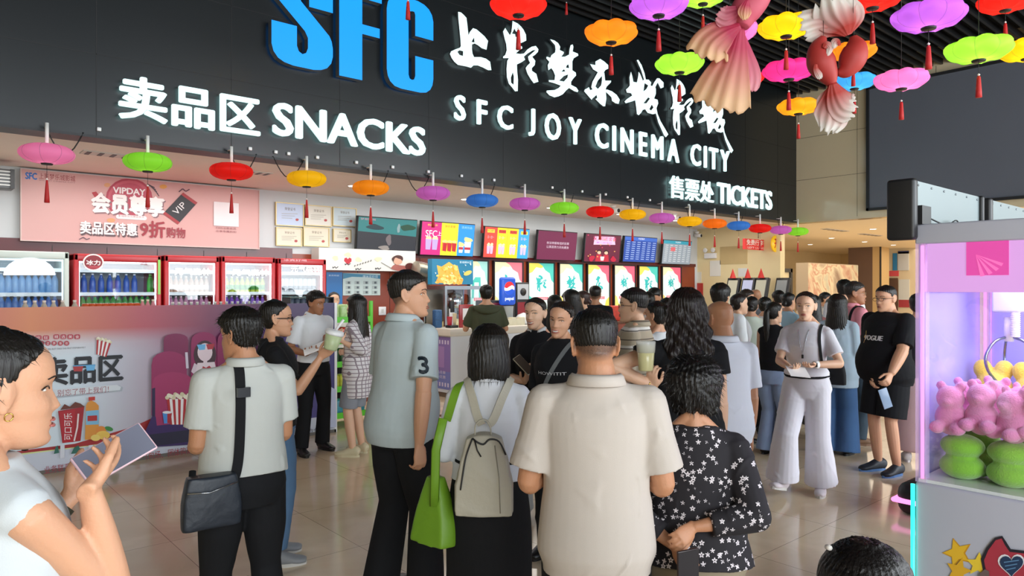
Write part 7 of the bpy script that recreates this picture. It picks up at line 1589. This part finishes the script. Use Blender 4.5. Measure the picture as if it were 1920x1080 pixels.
vs_, fs_ = ball((0, -.01, .055), .092, (1, 1.15, .82)); cp = weld([([P23['Mh'] @ v for v in vs_], fs_), xf(tube_geo([(0, .05, .055), (0, .11, .05), (0, .145, .046)], [(.07, .008), (.062, .007), (.03, .005)], 16, xref=(1, 0, 0)), P23['Mh'])], .008, 2); cp.transform(Matrix.Scale(P23['k'], 4)); cp.materials.append(BLK); mobj('cap', cp, P23['root'])
P24 = far('p24', 1076, 545, 8.0, -58, 'long-haired woman with a white headband in a white top, looking down left', 'f', 'long', WHT, 'light', hseed=31, head=(0, 14, 0))
b = MB(); Mk = Matrix.Scale(P24['k'], 4) @ P24['Mh']; b.tube([Mk @ Vector((.098*math.cos(a), .02, .008+.122*math.sin(a))) for a in [math.pi*i/12 for i in range(13)]], .006, mat('headband', 'd8cfd0', .4), 8); b.build('headband', P24['root'])
far('p24b', 1040, 556, 8.6, 0, 'woman with straight black hair between the smiling women and the posters', 'f', 'long', cloth('2a2a30'), 'light', hseed=32)
far('p25', 1116, 538, 9.8, 4, 'man in a black tee at the ticket desk, back turned, short hair', 'm', 'fade', cloth('15171c'), 'tan', hseed=33, w_=1.1)
far('p26', 1094, 546, 9.2, -85, 'brown-haired person in profile just left of the man at the ticket desk', 'f', 'tied', cloth('6a5a58'), 'light', hcol='3a2622')
far('p27', 1231, 540, 9.0, -150, 'man with receding hair behind the striped man, looking down', 'm', 'fade', cloth('4a4440'), 'tan', head=(0, 20, 0))
far('p28', 1214, 549, 7.6, 0, 'dark-haired person right behind the striped man, back of the head showing', 'f', 'bun', cloth('c8c0b8'), 'mid')
far('p29', 1250, 560, 7.0, 30, 'dark-haired woman in beige beside the wavy-haired woman', 'f', 'tied', cloth('b8aa98'), 'mid')
far('p29b', 1268, 556, 8.2, 0, 'man mostly hidden left of the wavy-haired woman', 'm', 'short', cloth('8a8078'), 'mid')
P28 = far('p30', 1350, 535, 6.6, 18, 'tall black-haired man above the bald man, back turned', 'm', 'short', cloth('cfd4d6'), 'mid', hseed=36)
far('p31', 1384, 552, 7.8, 62, 'woman in a white tee looking right, beside the bald man', 'f', 'tied', WHT, 'light', hcol='1c1512', hseed=37)
far('p32', 1398, 545, 9.6, 100, 'brown-haired man in profile in the ticket queue', 'm', 'short', cloth('9aa0a0'), 'mid', hcol='2c221c')
far('p33', 1417, 543, 10.6, 0, 'balding tanned man far back in the ticket queue', 'm', 'bald', cloth('8a9098'), 'tan')
far('p34', 1409, 557, 8.3, 4, 'woman with black hair tied low in a mint tee, back turned', 'f', 'tied', cloth('cfdccf'), 'mid', hseed=38)
P35 = far('p35', 1434, 558, 8.6, 16, 'woman with curly black hair in a white tee with blue script on the back', 'f', 'bun', WHT, 'mid', hseed=39, bcol=cloth('2c3038'))
decal(P35, 'Chase', (.01, -.1, 1.22), (1, 0, 0), (0, 0, 1), .10, .05, fm('4a6a9a'), 'shirt_lettering')
far('p36', 1478, 550, 9.2, 40, 'person in a light blue tee behind the woman in white', 'f', 'tied', cloth('a8cfe4'), 'mid', hseed=40)
far('p36b', 1460, 547, 10.2, -20, 'dark-haired person deep in the queue left of the light blue tee', 'm', 'short', cloth('6a7480'), 'mid', hseed=41)
far('p37', 1546, 550, 12.5, 92, 'man in profile standing before the mural', 'm', 'short', cloth('c0b8ac'), 'tan')
far('p38', 1583, 527, 9.3, 0, 'tall dark-haired person behind the man in pink', 'm', 'short', cloth('dfe0e2'), 'mid')
far('p39', 1525, 556, 8.8, 0, 'long-haired person behind the right shoulder of the woman in white', 'f', 'long', cloth('8a5a58'), 'mid', hseed=43)
far('p39b', 1558, 560, 10.7, 20, 'dark-haired woman between the mural and the man in pink', 'f', 'tied', cloth('8c98a4'), 'mid', hseed=44)
far('p40', 626, 549, 9.9, 170, 'dark-haired woman peeping out behind the end of the barrier', 'f', 'tied', cloth('e4e4e0'), 'light', hseed=45)

# ---- things they carry
def oriented(u, v, d, right, up, name, label, catn, build, group=None):
    """right, up: (right, up, away) directions as seen from the hall side"""
    RV, UV, FV = Vector((CA, -SA, 0)), Vector((0, 0, 1)), Vector((SA, CA, 0)); g = lambda a: (RV*a[0]+UV*a[1]+FV*a[2]).normalized()
    x = g(right); z = g(up); z = (z-x*z.dot(x)).normalized(); y = z.cross(x); M = Matrix((x, y, z)).transposed().to_4x4()
    r_ = bpy.data.objects.new(name, None); C.objects.link(r_); r_.matrix_world = Matrix.Translation(PD(u, v, d)) @ M; tag(r_, label, catn, group); build(r_); return r_
def phone(col, scr=None, back=None):
    def f(r_):
        MB().rbox((-.037, -.004, -.078), (.037, .004, .078), .004, mat('phone_'+col, col, .3)).build('case', r_)
        MB().box((-.034, -.0046, -.074), (.034, -.004, .074), mat('screen_'+(scr or '20222a'), scr or '20222a', .08)).build('screen', r_)
        if back: MB().rbox((-.03, .004, .03), (.0, .008, .07), .004, mat('camera_'+back, back, .3)).build('camera_bump', r_)
    return f
oriented(216, 850, 1.55, (.62, -.72, -.1), (.62, .45, .95), 'phone', 'phone with a pink-silver edge held by the woman at the left edge', 'phone', phone('d8b4bc', '6c6e7c'))
oriented(982, 684, 4.9, (.5, .3, .5), (-.8, .45, 0), 'phone', 'phone in a pale case held by the smiling woman with the white collar', 'phone', phone('b8b09a', '4a4038', 'd8d0c0'))
oriented(1290, 1072, 2.25, (.9, .1, .2), (-.1, .9, -.2), 'phone', 'dark phone held behind her back by the woman in the floral blouse', 'phone', phone('2a1c1c', '26262c'))
oriented(1660, 747, 6.0, (.9, .3, .1), (-.35, .9, 0), 'plastic_card_sleeve', 'pale blue translucent card sleeve held by the heavy man in black', 'card sleeve', lambda r_: MB().rbox((-.04, -.003, -.085), (.04, .003, .085), .003, mat('sleeve_blue', '8fa6c4', .2, alpha=.8)).build('sleeve', r_))
oriented(592, 652, 6.98, (.85, .35, .2), (-.1, .35, .9), 'paper_sheet', 'white paper sheets in the hands of the man in the white shirt', 'paper', lambda r_: MB().box((-.12, -.002, -.09), (.12, .002, .09), M_white).build('sheet', r_))
oriented(1496, 697, 5.48, (.9, -.1, .1), (.1, .5, .8), 'paper_sheet', 'folded white paper held by the woman all in white', 'paper', lambda r_: MB().box((-.08, -.002, -.06), (.08, .002, .06), M_white).build('sheet', r_))
def cup1(r_):
    MB().lathe([(.036, -.05), (.040, -.04), (.050, .045)], (0, 0, 0), mat('cup_green', 'b9c79a', .4, noise=.2, nscale=25), 24).build('cup_body', r_); MB().lathe([(.054, .04), (.056, .05), (.050, .066), (.02, .07)], (0, 0, 0), M_white, 24).build('lid', r_); MB().tube([(0, 0, .06), (.03, 0, .14)], (.008), M_white, 8).build('spoon', r_)
    MB().lathe([(.0405, -.035), (.0425, -.01)], (0, 0, 0), mat('cup_blue', '3a9ac8', .4), 24).build('printed_band', r_)
oriented(623, 640, 4.18, (.9, -.25, 0), (.2, 1, 0), 'ice_cream_cup', 'pale green paper cup with white lid held up by the woman in dark glasses', 'cup', cup1)
def cup2(r_):
    MB().lathe([(.034, -.075), (.038, -.07), (.047, .06)], (0, 0, 0), mat('drink_pale', 'd6cf9a', .2, alpha=.85), 20).build('drink', r_); MB().lathe([(.0475, .02), (.051, .075), (.049, .08)], (0, 0, 0), mat('cup_clear', 'e8eae6', .1, alpha=.5), 20).build('cup_body', r_)
oriented(1211, 668, 3.72, (1, 0, 0), (0, 1, 0), 'drink_cup', 'clear plastic cup of pale yellow drink held by the wavy-haired woman', 'cup', cup2)
# crossbody bag of the man in the off-white polo
k = P2['k']; LB = mat('bag_navy', '1d2530', .45, bump=.4, bscale=18)
def soft_bag(J, c, sx, sy, sz, m, name, label, catn, voxel=.007, shape=None, fold=.004, seed=1, rz=0):
    bm = bmesh.new(); bmesh.ops.create_cube(bm, size=1); bmesh.ops.subdivide_edges(bm, edges=bm.edges[:], cuts=9, use_grid_fill=True)
    for v in bm.verts:
        x, y, z = v.co*2; bl = (1-x*x*.5)*(1-z*z*.35); px = x*sx*(1-.16*max(0, z)-.04*abs(y)); py = y*sy*(.55+.55*bl); pz = z*sz
        if shape: px, py, pz = shape(x, y, z, px, py, pz)
        v.co = Vector((px, py, pz))
    me = bpy.data.meshes.new('b'); bm.to_mesh(me); bm.free(); vs = [v.co.copy() for v in me.vertices]; fs = [tuple(p.vertices) for p in me.polygons]
    me2 = weld([(vs, fs)], voxel, 8); folds(me2, fold, seed, .7); me2.materials.append(m)
    r_ = empty(name, W(J, c), J['root'].rotation_euler[2]+rz, label, catn); mobj('bag_body', me2, r_); return r_
bag = soft_bag(P2, (-.175, -.155, .875), .115, .045, .105, LB, 'crossbody_bag', 'navy-black crossbody bag hanging at the hip of the man in the off-white polo', 'bag', seed=4)
MB().tube([(-.10, -.052, .055), (-.02, -.062, .05), (.09, -.052, .075)], .003, M_steel, 6).build('zip', bag)
strap(P2, [(-.04, .05, 1.46), (-.045, -.06, 1.465), (-.05, -.14, 1.38), (-.055, -.16, 1.2), (-.065, -.17, 1.05), (-.08, -.17, .97), (-.10, -.165, .93)], .040, BLK, 'shoulder_strap', parent=bag)
q = snap(bvh_of(P2['shirt']), Vector((-.052, -.2, 1.34))*k, .014)[0]; child(MB().box(tuple((P2['M'] @ q)+Vector((-.026, -.02, -.02))), tuple((P2['M'] @ q)+Vector((.026, .0, .02))), mat('buckle', '3a3c40', .3, metal=.5)).build('buckle'), bag)
o = MB().tube([W(P2, (-.24, -.10, 1.0)), W(P2, (-.25, -.13, .95)), W(P2, (-.255, -.15, .90))], (.014), BLK, 8).build('strap_end'); child(o, bag)
# backpack of the bob-haired woman
BP = mat('backpack_leather', 'b9b5a6', .5, bump=.2, bscale=60)
bp = soft_bag(P7, (-.015, -.20, 1.035), .108, .062, .165, BP, 'backpack', 'pale grey leather backpack on the back of the bob-haired woman', 'backpack', voxel=.006, fold=.004, seed=9,
              shape=lambda x, y, z, px, py, pz: (px*(1-.16*max(0, z)**2) + (.012 if z < -.2 else 0)*x, py*(1.15-.35*max(0, z)), pz+(-.02*x*x if z > .5 else 0)))
MB().tube(smooth_path([(-.055, -.060, .182), (-.03, -.070, .165), (.0, -.066, .155), (.03, -.064, .178), (.075, -.056, .165), (.108, -.045, .10)], 4), .0045, M_dark, 6).tube(smooth_path([(-.055, -.062, .182), (-.085, -.066, .10), (-.10, -.076, .02), (-.112, -.078, -.06)], 4), .004, M_dark, 6).tube([(-.045, -.072, .18), (-.03, -.082, .13), (-.012, -.084, .10)], .0035, M_dark, 6).build('zip', bp)
MB().tube(smooth_path([(-.045, -.02, .19), (-.042, -.024, .235), (-.02, -.028, .262), (.01, -.028, .262), (.030, -.024, .235), (.035, -.02, .19)], 4), [(.011, .004)]*21, BP, 8, xref=(0, 1, 0)).build('top_handle', bp)
for s_ in (-1, 1): MB().rbox((s_*.125-.02, -.05, -.19), (s_*.125+.02, .03, -.03), .018, BP).build('side_pocket', bp)
MB().tube([(.055, -.07, .15), (.075, -.078, 0), (.082, -.078, -.17)], .0025, mat('seam', '8f8b7e', .6), 6).build('seam', bp)
for o in bp.children:
    if not o.name.startswith('bag_body'): o.data.transform(Matrix.Diagonal((.82, .93, .84, 1)))
for s_, pts in ((-1, [(-.105, .02, 1.445), (-.10, -.07, 1.43), (-.08, -.14, 1.36), (-.055, -.19, 1.27), (-.035, -.21, 1.245)]), (1, [(.105, .02, 1.445), (.10, -.07, 1.43), (.07, -.14, 1.36), (.03, -.19, 1.27), (.0, -.21, 1.245)])):
    strap(P7, pts, .034, BP, 'shoulder_strap', parent=bp, off=.014, th=.006)
# green shoulder bag
GB = mat('bag_green', '6d9a22', .5, bump=.15, bscale=30)
gb = soft_bag(P7, (-.255, -.03, .82), .042, .075, .14, GB, 'shoulder_bag', 'lime green leather shoulder bag at the left side of the bob-haired woman', 'bag', seed=7, rz=.9,
              shape=lambda x, y, z, px, py, pz: (px*(1.25-.45*z), py*(1.15-.55*z), pz))
strap(P7, [(-.125, .06, 1.43), (-.15, -.02, 1.455), (-.165, -.085, 1.38), (-.215, -.10, 1.25)], .036, GB, 'shoulder_strap', parent=gb, off=.006)
child(MB().tube([W(P7, (-.210, -.13, 1.27)), W(P7, (-.245, -.125, 1.12)), W(P7, (-.25, -.11, .98)), W(P7, (-.255, -.10, .85))], [(.019, .004)]*4, GB, 8, xref=(CA, -SA, 0)).build('strap_lower'), gb)
# other straps and bags
bb = soft_bag(P3, (-.02, -.16, 1.02), .12, .06, .15, cloth('202226'), 'shoulder_bag', 'soft black bag on the back of the woman in dark glasses', 'bag', seed=5)
strap(P3, [(.05, .06, 1.44), (.06, -.05, 1.44), (.05, -.12, 1.3), (.02, -.14, 1.15)], .03, cloth('202226'), 'shoulder_strap', parent=bb)
b17 = soft_bag(P17, (-.20, -.10, 1.0), .09, .045, .08, BLK, 'shoulder_bag', 'black shoulder bag under the arm of the woman all in white', 'bag', voxel=.01, seed=6)
strap(P17, [(-.12, -.06, 1.40), (-.125, .03, 1.42), (-.135, .12, 1.33), (-.145, .12, 1.2), (-.16, .08, 1.08)], .022, BLK, 'shoulder_strap', parent=b17)
strap(P17, [(.16*math.cos(a), .12*math.sin(a), .985) for a in [6.283*i/16 for i in range(17)]], .030, BLK, 'belt', on='bottom', off=.012, parent=None).parent = None
o = bpy.data.objects['belt']; tag(o, 'black belt round the waist of the woman all in white', 'belt'); child(o, P17['root']); del o['label'], o['category']
b = MB(); wl = P17['wrL']*P17['k']; fd = P17['fdL']; b.tube([wl-fd*.035, wl-fd*.0], .030, M_white, 14).rbox(tuple(wl-fd*.018+Vector((-.018, .018, -.015))), tuple(wl-fd*.018+Vector((.018, .034, .015))), .004, M_dark); b.build('wrist_watch', P17['root'])
nk = MB(); bv = bvh_of(P17['shirt']); kk = P17['k']; pts = []
for i in range(15): t = -1+2*i/14; pts.append(snap(bv, Vector((t*.055, .16, 1.17+.26*abs(t)))*kk, .003)[0])
nk.tube(pts, .0016, M_steel, 5).rbox(tuple(pts[7]+Vector((-.008, -.002, -.03))), tuple(pts[7]+Vector((.008, .008, 0))), .002, M_dark); nk.build('necklace', P17['root'])
o = strap(P10, [(-.10, -.05, 1.42), (-.09, .05, 1.42), (-.03, .13, 1.3), (.06, .14, 1.15), (.15, .1, 1.0)], .026, mat('strap_grey', '6a6e70', .6), 'bag_strap'); tag(o, 'grey bag strap across the chest of the laughing woman', 'strap')
o = strap(P19, [(.10, .05, 1.42), (.11, -.05, 1.43), (.12, -.12, 1.3), (.10, -.14, 1.1)], .03, BLK, 'backpack_strap'); tag(o, 'black backpack strap on the shoulder of the man in pink', 'strap')
decal(P6, '3', (.20, -.03, 1.235), (.45, .9, 0), (0, 0, 1), .045, .075, fm('16242e'), 'sleeve_number', bold=.05)
b = MB(); wl = P1['wrL']*P1['k']; b.tube([wl-P1['fdL']*.045, wl-P1['fdL']*.015], .0285, mat('bracelet', '4a4a3c', .3, metal=.5), 16); b.build('bracelet', P1['root'])
b = MB(); Mk = Matrix.Scale(P1['k'], 4) @ P1['Mh']; b.tube([Mk @ Vector((.0775+.002*math.sin(a), -.004+.007*math.cos(a), -.044+.0075*math.sin(a))) for a in [6.283*i/14 for i in range(15)]], .0013, mat('gold', 'd8b060', .2, metal=1), 6); b.build('earring', P1['root'])
wl = P13['wrL']*P13['k']; MB().tube([wl-P13['fdL']*.02, wl-P13['fdL']*.012], .027, MATS['gold'], 14).build('bracelet', P13['root'])
so = [c_ for c_ in P14['root'].children if c_.name.startswith('sole')]
an = P14['anR']; 
b = MB(); kk = P14['k']; M = Matrix.Scale(kk, 4) @ Matrix.Translation((an.x, an.y, 0)) @ Matrix.Rotation(math.radians(P14['yawR']), 4, 'Z')
put_text(b, 'magiro', 0, 1, 0, 1, lambda x, z, t: M @ Vector((.049, -.06+x*.20, .020+z*.024)), fm('26262a'), bold=.0); b.build('shoe_lettering', P14['root'])
bpy.data.scenes.remove(TMP)
bpy.context.window.scene = S if bpy.context.window else S
